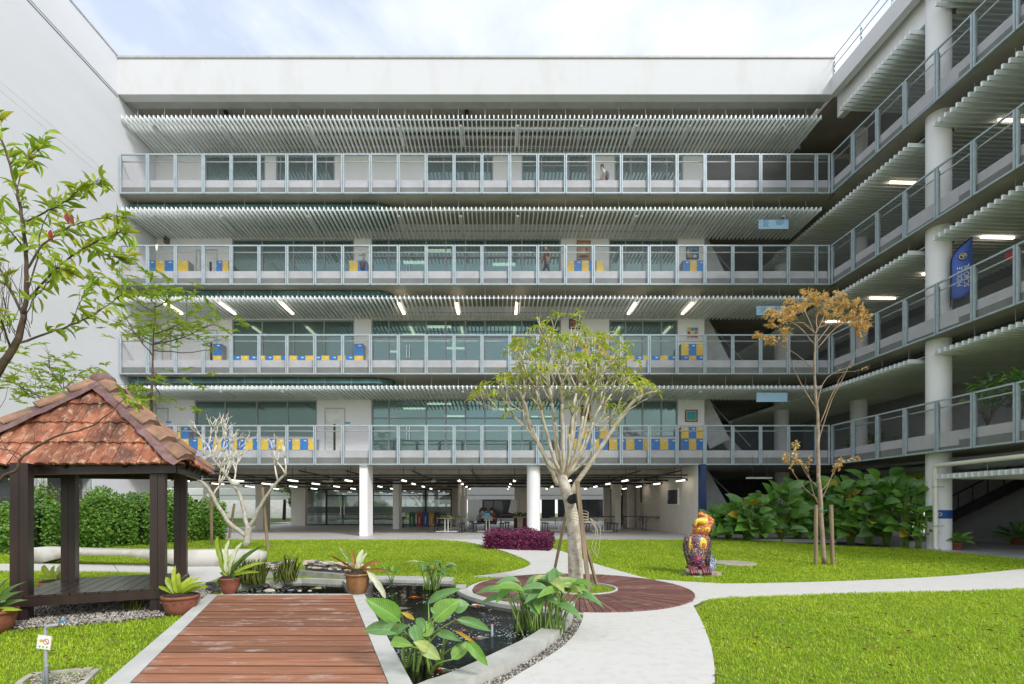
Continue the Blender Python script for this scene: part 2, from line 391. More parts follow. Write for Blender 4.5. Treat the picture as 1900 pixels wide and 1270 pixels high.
# stair core on the right of the block
core = MB(); core.box(xw(1312), 13.2, 30, 30.2, .22, 19.0); core.build('stair_core_wall', NAVY, main)
core = MB(); core.box(8.86, 9.1, YR+.1, 31.3, .22, 3.40)
core.build('wall', pm('void_wall', (.74, .70, .64), .75, .05), main)
core = MB(); core.box(8.86, 9.12, YR-.16, YR+.098, .22, 3.39); core.build('pillar', NAVY, main)
for i, zb in enumerate([-.11]+BOT[:3]):
    zt = BOT[i]+.33; z0 = zb+.33; st = MB()
    x0, x1 = 9.4, 13.0; n = 20
    for k in range(n):
        f0, f1 = k/n, (k+1)/n; f = k if i % 2 == 0 else k
        xa = x0+(x1-x0)*f0; xb = x0+(x1-x0)*f1; zz = zt-(zt-z0)*f1
        st.box(xa, xb, 25.2, 26.8, zz-.02, zz+(zt-z0)/n)
    st.bar((x0, 25.1, zt-.1), (x1, 25.1, z0-.1), .08, .5); st.bar((x0, 25.05, zt+.95), (x1, 25.05, z0+.95), .05, .05)
    st.build('stair_flight', pm('stair_grey', (.32, .32, .33), .7), main)
    st = MB(); st.bar((9.25, 24.6, zt+.9), (11.2, 24.6, z0+1.0), .12, 1.1); st.build('stair_wall', pm('stair_white', (.55, .55, .56), .7), main)
# ------- ground floor void
VW = 34.6
vm = pm('void_wall', (0,0,0))
b = MB()
def vbox(a, c, Y, z0=.22, z1=3.4, th=.25): b.box((a-VX)*Y/F, (c-VX)*Y/F, Y, Y+th, z0, z1)
zt = 2.82
vbox(540, 563, VW); vbox(563, 667, VW, zt); vbox(667, 692, VW); vbox(692, 838, VW, zt); vbox(838, 866, VW)
vbox(866, 955, VW, 3.0); vbox(955, 978, VW); vbox(978, 1120, VW, 3.0); vbox(1120, 1133, VW); vbox(1155, 1180, VW)
vbox(240, 540, VW, 2.9); vbox(1180, 1240, VW)
b.box((866-VX)*VW/F-.15, (866-VX)*VW/F, 29, VW, .22, 3.4)
b.build('void_wall', vm, main)
for a, c in ((563, 606), (606, 667), (692, 738), (744, 790), (790, 838), (1133, 1155)):
    x0, x1 = (a-VX)*VW/F, (c-VX)*VW/F; fr = MB()
    fr.box(x0, x0+.06, VW-.06, VW+.04, .22, zt); fr.box(x1-.06, x1, VW-.06, VW+.04, .22, zt); fr.box(x0+.06, x1-.06, VW-.06, VW+.04, zt-.07, zt)
    fr.box(x0+.06, x1-.06, VW-.05, VW+.03, .95, 1.0); fr.box(x0+.06, x1-.06, VW-.06, VW+.04, .22, .3)
    if a >= 606: fr.box(x0+.06, x1-.06, VW-.05, VW+.03, 2.3, 2.36)
    if a == 606: fr.box((x0+x1)/2-.03, (x0+x1)/2+.03, VW-.05, VW+.03, .3, 2.3)
    wo = fr.build('window', DARKM, main)
    pb = MB(); pb.box(x0+.06, x1-.06, VW-.02, VW-.005, .3, zt-.07); pb.build('pane', DGLASS, wo)
    pb = MB(); pb.box(x0+.06, x1-.06, VW-.024, VW-.021, 1.05, 1.55); pb.build('frosted_band', glass('frosted_film', (.4, .45, .42), .15, .35, (.55, .62, .58), .3), wo)
    if a == 606:
        hb = MB()
        for dx in (-.12, .12): hb.tube([((x0+x1)/2+dx, VW-.12, .95), ((x0+x1)/2+dx, VW-.12, 1.6)], .02, 6)
        hb.build('handle', pm('chrome', (0,0,0)), wo)
# columns of the void
def sqcol(px0, px1, Y, dep, m=PLASTER):
    c = MB(); c.box((px0-VX)*Y/F, (px1-VX)*Y/F, Y, Y+dep, .22, 3.4); return c.build('column', m, main)
sqcol(667, 682, YR+.1, .9); sqcol(729, 740, 28.6, .9); sqcol(474, 488, 28.2, .9, vm); sqcol(222, 240, 22.4, 1.2, vm)
sqcol(377, 390, 27.0, .9, vm); sqcol(1141, 1152, 28.6, .9, vm); sqcol(1168, 1176, 31, .6, vm); sqcol(560, 566, 33, .4, vm)
for px, Y, r in ((990, YR+.5, .30),):
    c = MB(); c.lathe([(r, .22), (r, 3.4)], ((px-VX)*Y/F, Y, 0), 24); c.build('column', PLASTER, main, True)
# block beyond the void
far = thing('far_block', 'white low block with dark glazed shopfronts seen through the open ground floor', 'building')
b = MB(); YF = 47.0
def fx(px): return (px-VX)*YF/F
b.box(fx(200), fx(1500), YF-1.5, YF, 2.25, 3.2); b.build('fascia', WHITEP, far)
b = MB(); b.box(fx(200), fx(1500), YF-1.52, YF-1.5, 2.62, 2.66); b.build('groove', DARKM, far)
b = MB(); b.box(fx(1500), fx(1200), YF, YF+.3, 0, 9); b.box(fx(200), fx(1500), YF+.5, YF+6, 3.2, 7.5); b.box(fx(200), fx(560), YF+1, YF+1.3, 0, .2)
b.box(fx(560), fx(1500), YF, YF+.2, 0, .45); b.build('wall', WHITEP, far)
for a, c in ((868, 895), (895, 955), (1005, 1030), (1035, 1120), (1128, 1160)):
    fr = MB(); fr.box(fx(a), fx(c), YF+.02, YF+.12, .45, 2.25); wo = fr.build('window', DARKM if a != 868 else WHITEP, far)
    if c-a > 40:
        for k in range(3):
            pb = MB(); xa = fx(a)+.1+(fx(c)-fx(a)-.2)*k/3; pb.box(xa+.04, xa+(fx(c)-fx(a)-.2)/3-.04, YF-.005, YF+.015, .6, 2.15); pb.build('pane', pm('dark_glass_solid', (.03, .04, .05), .08), wo)
b = MB(); b.box(fx(560), fx(1500), 40.5, YF-1, .02, .2); b.build('paving', pm('bright_paving', (.7, .68, .64), .7), far)
# upper wing slab over void rear is part of block; pale soffit beams
b = MB()
for yy in (24.4, 27.5, 30.6, 33.6): b.box(XL, 8.8, yy, yy+.3, 3.12, 3.39)
b.build('ceiling_beam', pm('beam_grey', (.42, .40, .37), .8), main)
# pipes and trays under the ceiling of the void
b = MB()
for yy, zz, r in ((22.6, 3.0, .035), (23.3, 2.92, .03), (25.2, 2.9, .05), (26.6, 2.98, .03), (28.0, 2.88, .05), (30.0, 2.95, .04), (32.0, 2.85, .04)):
    b.tube([(XL, yy, zz), (8.8, yy, zz)], r, 6)
for xx in (-15.2, -13.0, -9.0, -6.9, -3.9, -1.2, 1.4, 3.9, 6.4, 8.2):
    b.tube([(xx, 21.9, 3.15), (xx+.2, 34, 3.02)], .035, 6)
    for yy in (22.6, 25.2, 28.0, 30.0): b.tube([(xx, yy, 2.9), (xx, yy, 3.38)], .012, 4)
b.build('ceiling_pipes', DARKM, main)['kind'] = 'stuff'

# ================================================================== SLAT CEILINGS, RAILINGS
SZ = [6.90, 10.87, 14.80, 18.87]
slat = MB(); slat.box(-.023, .023, 0, 2.36, -.15, 0); slat_me = slat.mesh('slat', SLAT)
names = ['second', 'third', 'fourth', 'fifth']
hang = MB(); hang.tube([(0, .3, 0), (0, .3, .5)], .008, 4); hang.tube([(0, 2.0, 0), (0, 2.0, .5)], .008, 4); hang_me = hang.mesh('hanger', STEEL)
for i, z in enumerate(SZ):
    t = thing('slat_ceiling', f'row of pale metal ceiling slats over the {names[i]} storey corridor of the long block', 'ceiling', (0, YR+.05, z), group='slatted corridor ceilings')
    n = int((XC-.15-XL-.12)/.1985)
    for k in range(n): inst('slat', slat_me, t, loc=(XL+.12+k*.1985, 0, 0))
    b = MB(); b.box(XL+.02, XC-.2, .28, .32, 0.003, .04); b.box(XL+.02, XC-.2, 1.9, 1.94, 0.003, .04); b.build('carrier_rail', STEEL, t)
    for k in range(26): inst('hanger', hang_me, t, loc=(XL+.6+k*1.2, 0, .04))
    # light fixtures between the slats
    lit = i == 1
    lb = MB(); lb.box(-.055, .055, .35, 1.55, -.07, 0); lme = lb.mesh('tube_light', TUBE if lit else TUBE_OFF)
    for px in ([322, 423, 533, 745, 849, 958, 1172, 1275] if lit else [300, 423, 580, 745, 857, 960, 1075, 1175, 1272, 1440] if i != 0 else [423, 533, 860, 958, 1290]):
        yy = .35 if lit else .9; X = (px-VX)*(YR+1)/F
        inst('tube_light', lme, t, loc=(X, 0, -.155))
# services above slats
b = MB()
for yy, zz, r in ((YR+.75, 15.12, .07), (YR+.95, 15.16, .07)): b.tube([(XL+2.5, yy, zz), (XC, yy, zz)], r, 8)
b.tube([(XL+.5, YR+.75, 15.22), (XL+2.5, YR+.75, 15.22), (XL+2.5, YR+.75, 15.12)], .07, 8)
b.build('service_pipes', PIPEG, main, True)
b = MB()
for yy, zz, r in ((YR+1.35, 19.25, .12), (YR+1.75, 19.2, .10)): b.tube([(XL+.5, yy, zz), (XC, yy, zz)], r, 10)
b.build('air_duct', pm('duct_metal', (.5, .52, .53), .35, .1, metal=.6), main, True)
b = MB(); b.box(XL, XC, YR+2.2, YR+2.3, 18.95, 19.6); b.build('beam', CONC, main)
for i in (0, 1, 2):
    z = SZ[i]+.22; pr = [(XL+.1, YR+.55), (-5.6, YR+.55)]+[(-5.6+.75*math.sin(a), YR+1.3-.75*math.cos(a)) for a in [PI*k/8 for k in range(1, 8)]]+[(-5.6, YR+2.05), (XL+.1, YR+2.05)]
    b = MB(); b.prism(pr, z, z+(.22 if i != 2 else .2)); b.build('round_ended_duct', TEAL, main)
# railings
PW = 1.2306; PH = 1.76
def panel_meshes(pw):
    f = MB(); e = .012; t_ = .055
    f.box(e, pw-e, -.03, .03, 0, t_); f.box(e, pw-e, -.03, .03, PH-t_, PH)
    f.box(e, e+t_, -.03, .03, t_, PH-t_); f.box(pw-e-t_, pw-e, -.03, .03, t_, PH-t_)
    m = MB(); m.add([(e+t_, 0, t_), (pw-e-t_, 0, t_), (pw-e-t_, 0, PH-t_), (e+t_, 0, PH-t_)], [(0, 1, 2, 3)])
    p = MB(); p.box(-.012, .012, .05, .13, .4, PH-.12)
    return f.mesh('panel_frame', STEEL), m.mesh('mesh_infill', MESH), p.mesh('post', pm('post_grey', (.30, .36, .39), .45, metal=.3))
PF, PMh, PP = panel_meshes(PW); PFs, PMs, PPs = panel_meshes(.6)
PF2, PM2, PP2 = panel_meshes(1.2246)
def railing(name, label, parent_loc, rz, n, pw, meshes, last=None):
    t = thing(name, label, 'railing', parent_loc, rz, 'corridor railings')
    for k in range(n):
        f = inst('panel', meshes[0], t, loc=(k*pw, 0, 0)); inst('mesh_infill', meshes[1], f); inst('post', meshes[2], t, loc=(k*pw, 0, 0))
    L_ = n*pw
    if last: f = inst('panel', last[0], t, loc=(n*pw, 0, 0)); inst('mesh_infill', last[1], f); inst('post', last[2], t, loc=(n*pw, 0, 0)); L_ += .6
    b = MB(); b.tube([(0, .16, PH-.24), (L_, .16, PH-.24)], .025, 8); b.build('handrail', pm('handrail_white', (.72, .74, .74), .35), t, True)
    return t
for i, zb in enumerate(BOT):
    railing('balcony_railing', f'pale blue grey mesh railing along the {names[i]} storey corridor of the long block', (XL+.07, YR, zb), 0, 25, PW, (PF, PMh, PP), (PFs, PMs, PPs))
# ================================================================== LEFT BUILDING
left = thing('side_building', 'tall blank white building on the left with a thin groove below its top', 'building')
b = MB(); b.box(XL-.6, XL, 0, 26, 19.72, 21.37)
b.box(XL-.6, XL, 20.1, 24.6, 0, 19.66); b.box(XL-.6, XL, 0, 15.2, 0, 19.66); b.box(XL-.6, XL, 15.2, 20.1, 2.85, 19.66); b.box(XL-.6, XL, 17.72, 18.05, 0, 2.85)
b.box(XL-.6, XL-.12, 0, 26, 19.66, 19.72)
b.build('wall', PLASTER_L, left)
b = MB(); b.box(XL-.7, XL+.03, 0, 26, 21.37, 21.44); b.build('coping', pm('coping_grey', (0,0,0)), left)
b = MB(); b.box(XL, XL+.012, 0, YR-.06, 19.56, 19.6); b.build('joint_strip', pm('dark_joint', (.12, .12, .13), .7), left)
def zl(py, Y): return EYE-(py-VY)*Y/F
b = MB(); b.bar((XL+.002, 3, 15.55), (XL+.002, 21.3, 15.55), .004, .02); b.bar((XL+.002, 3, 15.9), (XL+.002, 21.3, 15.84), .004, .010)
b.build('render_seam', pm('seam_grey', (.62, .61, .60), .8, .1, 3), left)
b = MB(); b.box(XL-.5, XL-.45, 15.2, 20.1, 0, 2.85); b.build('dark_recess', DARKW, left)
for y0, y1 in ((15.2, 17.72), (18.05, 20.1)):
    b = MB(); b.box(XL-.06, XL-.03, y0, y0+.05, .1, 2.85); b.box(XL-.06, XL-.03, y1-.05, y1, .1, 2.85); b.box(XL-.06, XL-.03, y0+.05, y1-.05, 2.8, 2.85)
    o = b.build('screen_frame', STEEL, left)
    m = MB(); m.add([(0, 0, 0), (y1-y0-.1, 0, 0), (y1-y0-.1, 0, 2.7), (0, 0, 2.7)], [(0, 1, 2, 3)])
    q = m.build('mesh_infill', MESH, o); q.rotation_euler = (0, 0, PI/2); q.location = (XL-.04, y0+.05, .1)

# ================================================================== RIGHT WING (turned 2.5 degrees off the square)
ang = math.atan2(-1, .0444)
def wthing(name, label, cat, z=0, group=None): return thing(name, label, cat, (XC, YR, z), ang, group)
# local axes: x along the railing towards the camera, y into the wing, z up
wing = wthing('side_wing', 'right hand wing with stacked open corridors and round white columns', 'building')
U0, U1 = -12.0, 14.5
WB = [(2.3, (1.30, 2.0)), ]
for i, zb in enumerate(BOT):
    b = MB(); b.box(0 if i else 0, U1, .1, 9, zb+.03, zb+.33); b.box(U0, 0, .3, 9, zb+.034, zb+.334)
    b.build('floor_slab', CONC, wing)
    b = MB(); b.box(0, U1, .232, 6.9, zb+.33, zb+.345); b.build('floor_finish', pm('pale_floor_finish', (0,0,0)), wing)
    b = MB(); b.box(0, U1, .085, .10, zb+.02, zb+.335); b.build('slab_edge', SLAB, wing)
    b = MB(); b.box(0, U1, .08, .23, zb+.335, zb+.65); b.box(3.5, 5.6, .06, .08, zb+.16, zb+.65); b.build('kerb', KERB, wing)
    # back wall with door openings, and inner partitions
    z0, z1 = zb+.33, (BOT[i+1]+.03 if i < 3 else 19.3)
    b = MB(); b.box(U0, U1, 7.0, 7.2, z0, z1); b.box(3.0, 4.4, 5.2, 5.35, z0, z1) if i == 1 else None; b.box(8.9, 10.4, 4.2, 4.35, z0, z1) if i in (1, 2) else None
    b.build('wall', pm('wing_wall', (.58, .58, .60), .75, .08), wing)
# roof
b = MB(); b.box(-.05, U1, -.05, .25, 19.68, 20.42); b.build('parapet', PARAPET, wing)
b = MB(); b.box(0, U1, .25, 9, 20.0, 20.3); b.box(U0, 0, .4, 9, 20.0, 20.3); b.build('roof_slab', CONC, wing)
b = MB(); b.box(-.3, U1, .5, .8, 18.95, 20.0); b.build('roof_beam', PLASTER, wing)
for u, v in ((4.27, .70), (-5.0, .95), (13.2, .9), (-2.4, 3.2)):
    c = MB(); c.lathe([(.36, -.1), (.36, 20)], (u, v, 0), 28); c.build('column', PLASTER, wing, True)
# column band with lettering
band = MB(); band.lathe([(.366, 1.10), (.366, 1.40)], (4.27, .70, 0), 28); band.build('name_band', pm('band_blue', (.01, .07, .28), .5), wing)
def text_mesh(txt, size, extrude=.002):
    cu = bpy.data.curves.new('t', 'FONT'); cu.body = txt; cu.size = size; cu.extrude = extrude; cu.align_x = 'CENTER'; cu.align_y = 'CENTER'; cu.resolution_u = 3
    o = bpy.data.objects.new('t', cu); COL.objects.link(o); dg = bpy.context.evaluated_depsgraph_get(); dg.update()
    me = bpy.data.meshes.new_from_object(o.evaluated_get(dg)); bpy.data.objects.remove(o); bpy.data.curves.remove(cu); return me
tm = text_mesh('PROUD', .165); r = .369
cphi = math.atan2(1, .0)   # facing the courtyard and the camera
for v in tm.vertices:       # letters wrapped round the column, last letters towards the camera's side
    a = -v.co.x/r; base = math.radians(-72)
    # local direction pointing to the courtyard is -y; towards the camera is +x
    th = base+(-a)*1.0
    rr = r+v.co.z
    v.co = Vector((4.27+rr*math.cos(th), .70+rr*math.sin(th), 1.25+v.co.y))
tm.materials.clear(); tm.materials.append(WHITEP); lo = bpy.data.objects.new('lettering', tm); COL.objects.link(lo); lo.parent = wing
# ground level of the wing
b = MB(); b.box(0, U1, 0, 9, -.25, 0.015); b.box(U0, 0, .2, 9, -.25, .22); b.build('ground_floor', pm('wing_floor', (.42, .42, .42), .4, .1, 1), wing)
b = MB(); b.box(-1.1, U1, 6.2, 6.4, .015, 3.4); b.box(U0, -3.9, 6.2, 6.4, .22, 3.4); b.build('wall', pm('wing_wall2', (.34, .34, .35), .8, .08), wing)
st = MB(); st.bar((-1.2, 5.6, .5), (4.2, 5.6, 3.2), .1, .4); st.bar((-1.2, 5.5, 1.4), (2.8, 5.5, 3.3), .05, .06)
for k in range(7): st.bar((-.9+k*.62, 5.5, .7+k*.31), (-.9+k*.62, 5.5, 1.5+k*.31), .03, .03)
st.build('stair_flight', DARKM, wing)
b = MB()
for v, zz, r_ in ((1.2, 2.95, .16), (1.9, 3.05, .2), (.75, 3.15, .05)): b.tube([(-3, v, zz), (U1, v, zz)], r_, 10)
b.build('air_duct', pm('grey_duct', (.26, .27, .27), .4, .1, metal=.3), wing, True)
b = MB()
for zb in BOT[1:]:
    for v in (.9, 1.3, 1.7, 2.3): b.tube([(-8, v, zb-.12), (U1, v, zb-.15)], .03, 6)
b.build('service_pipes', DARKM, wing)
# beam and plant rooms behind the corner
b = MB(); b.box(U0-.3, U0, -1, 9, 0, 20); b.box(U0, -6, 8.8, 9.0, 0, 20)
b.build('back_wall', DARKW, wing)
for i, zb in enumerate(BOT):
    railing('wing_railing', f'pale blue grey mesh railing along the {names[i]} storey of the right hand wing', (XC, YR, zb), ang, 11, 1.2246, (PF2, PM2, PP2))
slat2 = MB(); slat2.box(-.028, .028, 0, 4.6, -.15, 0); s2me = slat2.mesh('slat', SLAT); ssx = MB(); ssx.box(-.028, .028, 0, 3.6, -.15, 0); slat_short = ssx.mesh('slat', SLAT)
for i, z in enumerate([2.62]+SZ):
    if i == 0: nm = 'ground level of the right hand wing'
    else: nm = f'{names[i-1]} storey of the right hand wing'
    t = wthing('slat_ceiling', f'pale metal ceiling slats over the {nm}', 'ceiling', z, 'slatted wing ceilings')
    us = {0: (4.6, U1), 4: (.4, U1)}.get(i, (-9, U1))
    k = us[0]
    while k < us[1]:
        if not (abs(k-4.27) < .38): inst('slat', s2me, t, loc=(k, .1, 0))
        else: inst('slat', slat_short, t, loc=(k, 1.08, 0))
        k += .1985
    b = MB()
    for v in (.5, 2.0, 4.0): b.box(us[0], us[1], v, v+.04, .003, .04)
    b.build('carrier_rail', STEEL, t)
    h = MB()
    k = us[0]+.3
    while k < us[1]: h.tube([(k, .5, .03), (k, .5, .5)], .008, 4); k += 1.2
    h.build('hangers', STEEL, t)['kind'] = 'stuff'
    lb = MB(); lb.box(-.035, .035, 0, 1.15, -.06, 0)
    lm = lb.mesh('tube_light', TUBE)
    for u, v in {0: [(7.8, 1.4), (6.2, 2.4)], 2: [(5.0, 1.5), (2.4, 1.9), (.2, 1.6), (-2.5, 1.6)], 3: [(5.1, 2.0), (7.6, 1.9), (1.9, 1.0), (8.7, .9)]}.get(i, []):
        inst('tube_light', lm, t, loc=(u, v, -.155))
# roof railing on the wing
t = wthing('roof_railing', 'thin grey metal guard rail on the roof edge of the right hand wing', 'railing', 20.42)
ps = MB(); ps.box(-.012, .012, -.03, .03, 0, .95); ps.box(.09, .102, -.03, .03, 0, .7)
for zz in (.1, .3, .5, .68): ps.box(.012, .09, -.02, .02, zz, zz+.05)
pme = ps.mesh('post', STEEL)
for k in range(9): inst('post', pme, t, loc=(.03+k*1.5, .1, 0))
for zz in (.95, .55, .06):
    b = MB(); b.tube([(0, .1, zz), (U1, .1, zz)], .022, 6); b.build('rail', STEEL, t)
# rain water pipe
b = MB(); p1 = P(1735, 1012, 15.9); pz = 2.94
C2 = lambda u, v, z: Vector((XC+u*math.cos(ang)-v*math.sin(ang), YR+u*math.sin(ang)+v*math.cos(ang), z))
a0 = C2(4.68, .18, .12)
b.tube([a0+Vector((.0, -.12, -.08)), a0, C2(4.68, .18, pz-.12), C2(4.71, .18, pz-.03), C2(4.83, .18, pz), C2(13, .18, pz+.12)], .075, 12)
pipe = b.build('downpipe', CREAM, None, True); tag(pipe, 'cream rain pipe running under the wing and down beside the round column', 'pipe')
for zz in (.85, 2.2):
    c = MB(); q = C2(4.68, .18, zz); c.lathe([(.078, -.02), (.09, -.02), (.09, .02), (.078, .02)], q, 12); c.box(q.x, q.x+.3, q.y-.01, q.y+.01, q.z-.012, q.z+.012); c.build('pipe_bracket', STEEL, pipe)

# ================================================================== GROUND
def strip(Lp, Rp, z=.03, sub=6):
    """quads between two edge lines, following the terrain"""
    V = []; Q = []
    for a, c in zip(Lp, Rp):
        for j in range(sub+1):
            p = Vector(a).lerp(Vector(c), j/sub); V.append((p.x, p.y, terr(p.x, p.y)+z))
    for i in range(len(Lp)-1):
        for j in range(sub): a = i*(sub+1)+j; Q.append((a, a+1, a+sub+2, a+sub+1))
    return V, Q
def densify(pts, n):
    pts = [Vector((p[0], p[1], 0)) for p in pts]; d = [0]
    for a, c in zip(pts[:-1], pts[1:]): d.append(d[-1]+(c-a).length)
    o = []
    for k in range(n+1):
        s = d[-1]*k/n; i = max(0, min(len(pts)-2, sum(1 for x in d if x <= s)-1))
        # catmull-rom through the traced points
        p0 = pts[max(i-1, 0)]; p1 = pts[i]; p2 = pts[i+1]; p3 = pts[min(i+2, len(pts)-1)]
        t = (s-d[i])/max(1e-6, d[i+1]-d[i])
        o.append(.5*((2*p1)+(p2-p0)*t+(2*p0-5*p1+4*p2-p3)*t*t+(3*p1-p0-3*p2+p3)*t**3))
    return o
CC = Vector((1.45, 8.64, 0)); RD = 1.90
PATHC = pm('pale_concrete_path', (.60, .585, .55), .85, col2=(.51, .49, .45), scale=9, lo=.48, hi=.75, bump=.15, bscale=120, detail=9)
EXCL = []       # polygons where no grass grows
path = None
def slabs(Lp, Rp, n, cuts, name='path_slab'):
    """concrete slabs with open joints at the given stations"""
    global path
    A = densify(Lp, n); B = densify(Rp, n)
    EXCL.append(np.array([(p.x, p.y) for p in A]+[(p.x, p.y) for p in reversed(B)]))
    cuts = [0]+cuts+[n]
    for c0, c1 in zip(cuts[:-1], cuts[1:]):
        a = A[c0:c1+1]; c = B[c0:c1+1]
        if c0: d = (a[1]-a[0]).normalized()*.022; a = [a[0]+d]+a[1:]; c = [c[0]+d]+c[1:]
        V, Q = strip(a, c); m = MB(); m.add(V, Q)
        rim = []; k = len(a); s = 7
        idx = [i*s for i in range(k)]+[(k-1)*s+j for j in range(1, s)]+[i*s+s-1 for i in range(k-2, -1, -1)]+[j for j in range(s-2, 0, -1)]
        o = len(m.v); m.v += [(m.v[i][0], m.v[i][1], m.v[i][2]-.08) for i in idx]
        for q in range(len(idx)): r_ = (q+1) % len(idx); m.f.append([idx[q], o+q, o+r_, idx[r_]]); m.m.append(0)
        m.build(name, PATHC, path)
base = MB(); base.box(-1, 1, -1, 1, -.3, -.29)
path = bpy.data.objects.new('path', None); COL.objects.link(path); path['kind'] = 'structure'; path['label'] = 'pale concrete garden path in cast slabs'
# front walk beside the pond
Lw = [G(820, 1420), G(885, 1310), G(941, 1270), G(1000, 1234), G(1040, 1208), G(1067, 1181), G(1080, 1156), G(1083, 1139)]
Rw = [G(1324, 1420), G(1326, 1310), G(1326, 1270), G(1325, 1238), G(1318, 1200), G(1303, 1160), G(1290, 1134), G(1277, 1112)]
slabs(Lw, Rw, 28, [17])
# collar round the circular deck
m = MB(); n = 64; ring = []
for j in range(n+1):
    a = 2*PI*j/n; ring.append((math.cos(a), math.sin(a)))
V = []; Q = []
for j, (cx_, sy_) in enumerate(ring):
    for rr_ in (RD+.01, RD+.13): V.append((CC.x+rr_*cx_, CC.y+rr_*sy_, .026))
for j in range(n): Q.append((2*j, 2*j+1, 2*j+3, 2*j+2))
m.add(V, Q); m.build('deck_collar', PATHC, path)
EXCL.append(np.array([(CC.x+(RD+.2)*c_, CC.y+(RD+.2)*s_) for c_, s_ in ring[:-1]]))
# right hand path and the one to the building
slabs([G(1262, 1122), G(1330, 1111), G(1400, 1108), G(1600, 1101), G(1752, 1098), G(1900, 1093), G(2100, 1086)],
      [G(1215, 1078), G(1330, 1085.5), G(1421, 1085), G(1568, 1081), G(1752, 1072), G(1900, 1058), G(2050, 1040)], 24, [10])
slabs([G(880, 1072), G(950, 1062), G(984, 1050), G(970, 1038), G(930, 1023), G(885, 1011), G(845, 1005), G(800, 1002.5)],
      [G(1215, 1080), G(1150, 1062), G(1100, 1047), G(1062, 1032), G(1030, 1021), G(990, 1011.5), G(960, 1006), G(935, 1002.5)], 28, [9, 18])
# path behind the pavilion
slabs([G(-250, 1062), G(0, 1061), G(150, 1062), G(300, 1066), G(350, 1078), G(362, 1092)],
      [G(-250, 1048), G(0, 1048.5), G(150, 1049), G(300, 1050), G(400, 1052), G(440, 1062)], 20, [12])

# the ground itself
xs = np.concatenate([np.linspace(-90, -20, 8), np.linspace(-18, 18, 49), np.linspace(20, 90, 8)]); ys = np.concatenate([np.linspace(-60, 2, 9), np.linspace(2.5, 22, 53), np.linspace(24, 120, 12)])
V = [(x, y, terr(x, y)-.005) for y in ys for x in xs]; nx = len(xs); keep = []
Q = [(j*nx+i, j*nx+i+1, (j+1)*nx+i+1, (j+1)*nx+i) for j in range(len(ys)-1) for i in range(nx-1)]
m = MB(); m.add(V, Q); g = m.build('ground', pm('turf_soil', (.20, .28, .016), .95, col2=(.11, .14, .018), scale=7, bump=.6, bscale=60)); g['kind'] = 'structure'

# ------------------------------------------------------------------ boardwalk
TZ = .11
dk = thing('boardwalk', 'reddish brown timber boardwalk with chalky stains in a pale concrete frame', 'boardwalk')
def deckwood(name, c1, c2, stain):
    m = pm(name, c1, .5, col2=c2, scale=5, stretch=(.35, 6, 1), bump=.25, bscale=30, obj=.28, spec=.4)
    t = m.node_tree; b = t.nodes['Principled BSDF']; N = t.nodes.new; L = t.links.new
    src = b.inputs['Base Color'].links[0].from_socket
    g = N('ShaderNodeNewGeometry'); n = N('ShaderNodeTexNoise'); n.inputs['Scale'].default_value = 3.3; n.inputs['Detail'].default_value = 9; n.inputs['Roughness'].default_value = .72
    mp = N('ShaderNodeMapping'); mp.inputs['Scale'].default_value = (.8, 1.7, 1); L(g.outputs['Position'], mp.inputs[0]); L(mp.outputs[0], n.inputs['Vector'])
    r = N('ShaderNodeMapRange'); r.inputs[1].default_value = .54; r.inputs[2].default_value = .70; r.inputs[4].default_value = stain; L(n.outputs['Fac'], r.inputs[0])
    mx = N('ShaderNodeMix'); mx.data_type = 'RGBA'; mx.inputs[7].default_value = (.55, .45, .40, 1); L(r.outputs[0], mx.inputs[0]); L(src, mx.inputs[6]); L(mx.outputs[2], b.inputs['Base Color'])
    return m
DECK = deckwood('boardwalk_timber', (.40, .175, .098), (.25, .10, .052), .9)
nl, nr = G(243, 1266, TZ), G(719, 1267, TZ); fl, fr_ = G(404, 1104.5, TZ), G(653, 1104, TZ)
NP = 19
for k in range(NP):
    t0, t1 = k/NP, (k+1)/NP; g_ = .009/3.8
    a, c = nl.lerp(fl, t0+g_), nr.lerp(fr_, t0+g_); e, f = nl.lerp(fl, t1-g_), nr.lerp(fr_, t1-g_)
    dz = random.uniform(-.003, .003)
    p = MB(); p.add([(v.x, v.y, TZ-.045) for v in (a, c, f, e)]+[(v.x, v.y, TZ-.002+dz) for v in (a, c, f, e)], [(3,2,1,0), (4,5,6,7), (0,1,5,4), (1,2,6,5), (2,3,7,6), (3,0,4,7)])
    p.m = [1, 0, 1, 1, 1, 1]; p.build('plank', [DECK, pm('gap_shade_plank_edge', (.045, .022, .014), .8)], dk)  # sides coloured dark to paint the shade in the gaps between planks
FRM = pm('pale_concrete_kerb', (.56, .56, .52), .85, col2=(.46, .46, .43), scale=3, bump=.12, bscale=80)
def quad_prism(pts, z0, z1, name, m, par): p = MB(); p.prism(pts, z0, z1); return p.build(name, m, par)
ol_n, ol_f = G(198, 1262, TZ), G(382, 1104, TZ); or_n, or_f = G(766, 1270, TZ), G(674, 1103, TZ)
def xy(v): return (v.x, v.y)
def ext(a, c, k): return c+(c-a)*k          # carry an edge line further
nl2, ol2, nr2, or2 = ext(fl, nl, .6), ext(ol_f, ol_n, .6), ext(fr_, nr, .6), ext(or_f, or_n, .6)
yb = nl.y-.004
quad_prism([xy(ol2), xy(nl2), xy(nl+Vector((-.006, -.0, 0))), xy(fl+Vector((-.006, .0, 0))), (fl.x-.006, fl.y+.06), (ol_f.x, ol_f.y+.06)], .0, TZ, 'kerb', FRM, dk)
quad_prism([xy(nr2), xy(or2), xy(or_n), (or_f.x, or_f.y+.06), (fr_.x+.006, fr_.y+.06), (fr_.x+.006, fr_.y), (nr.x+.006, nr.y)], .0, TZ, 'kerb', FRM, dk)
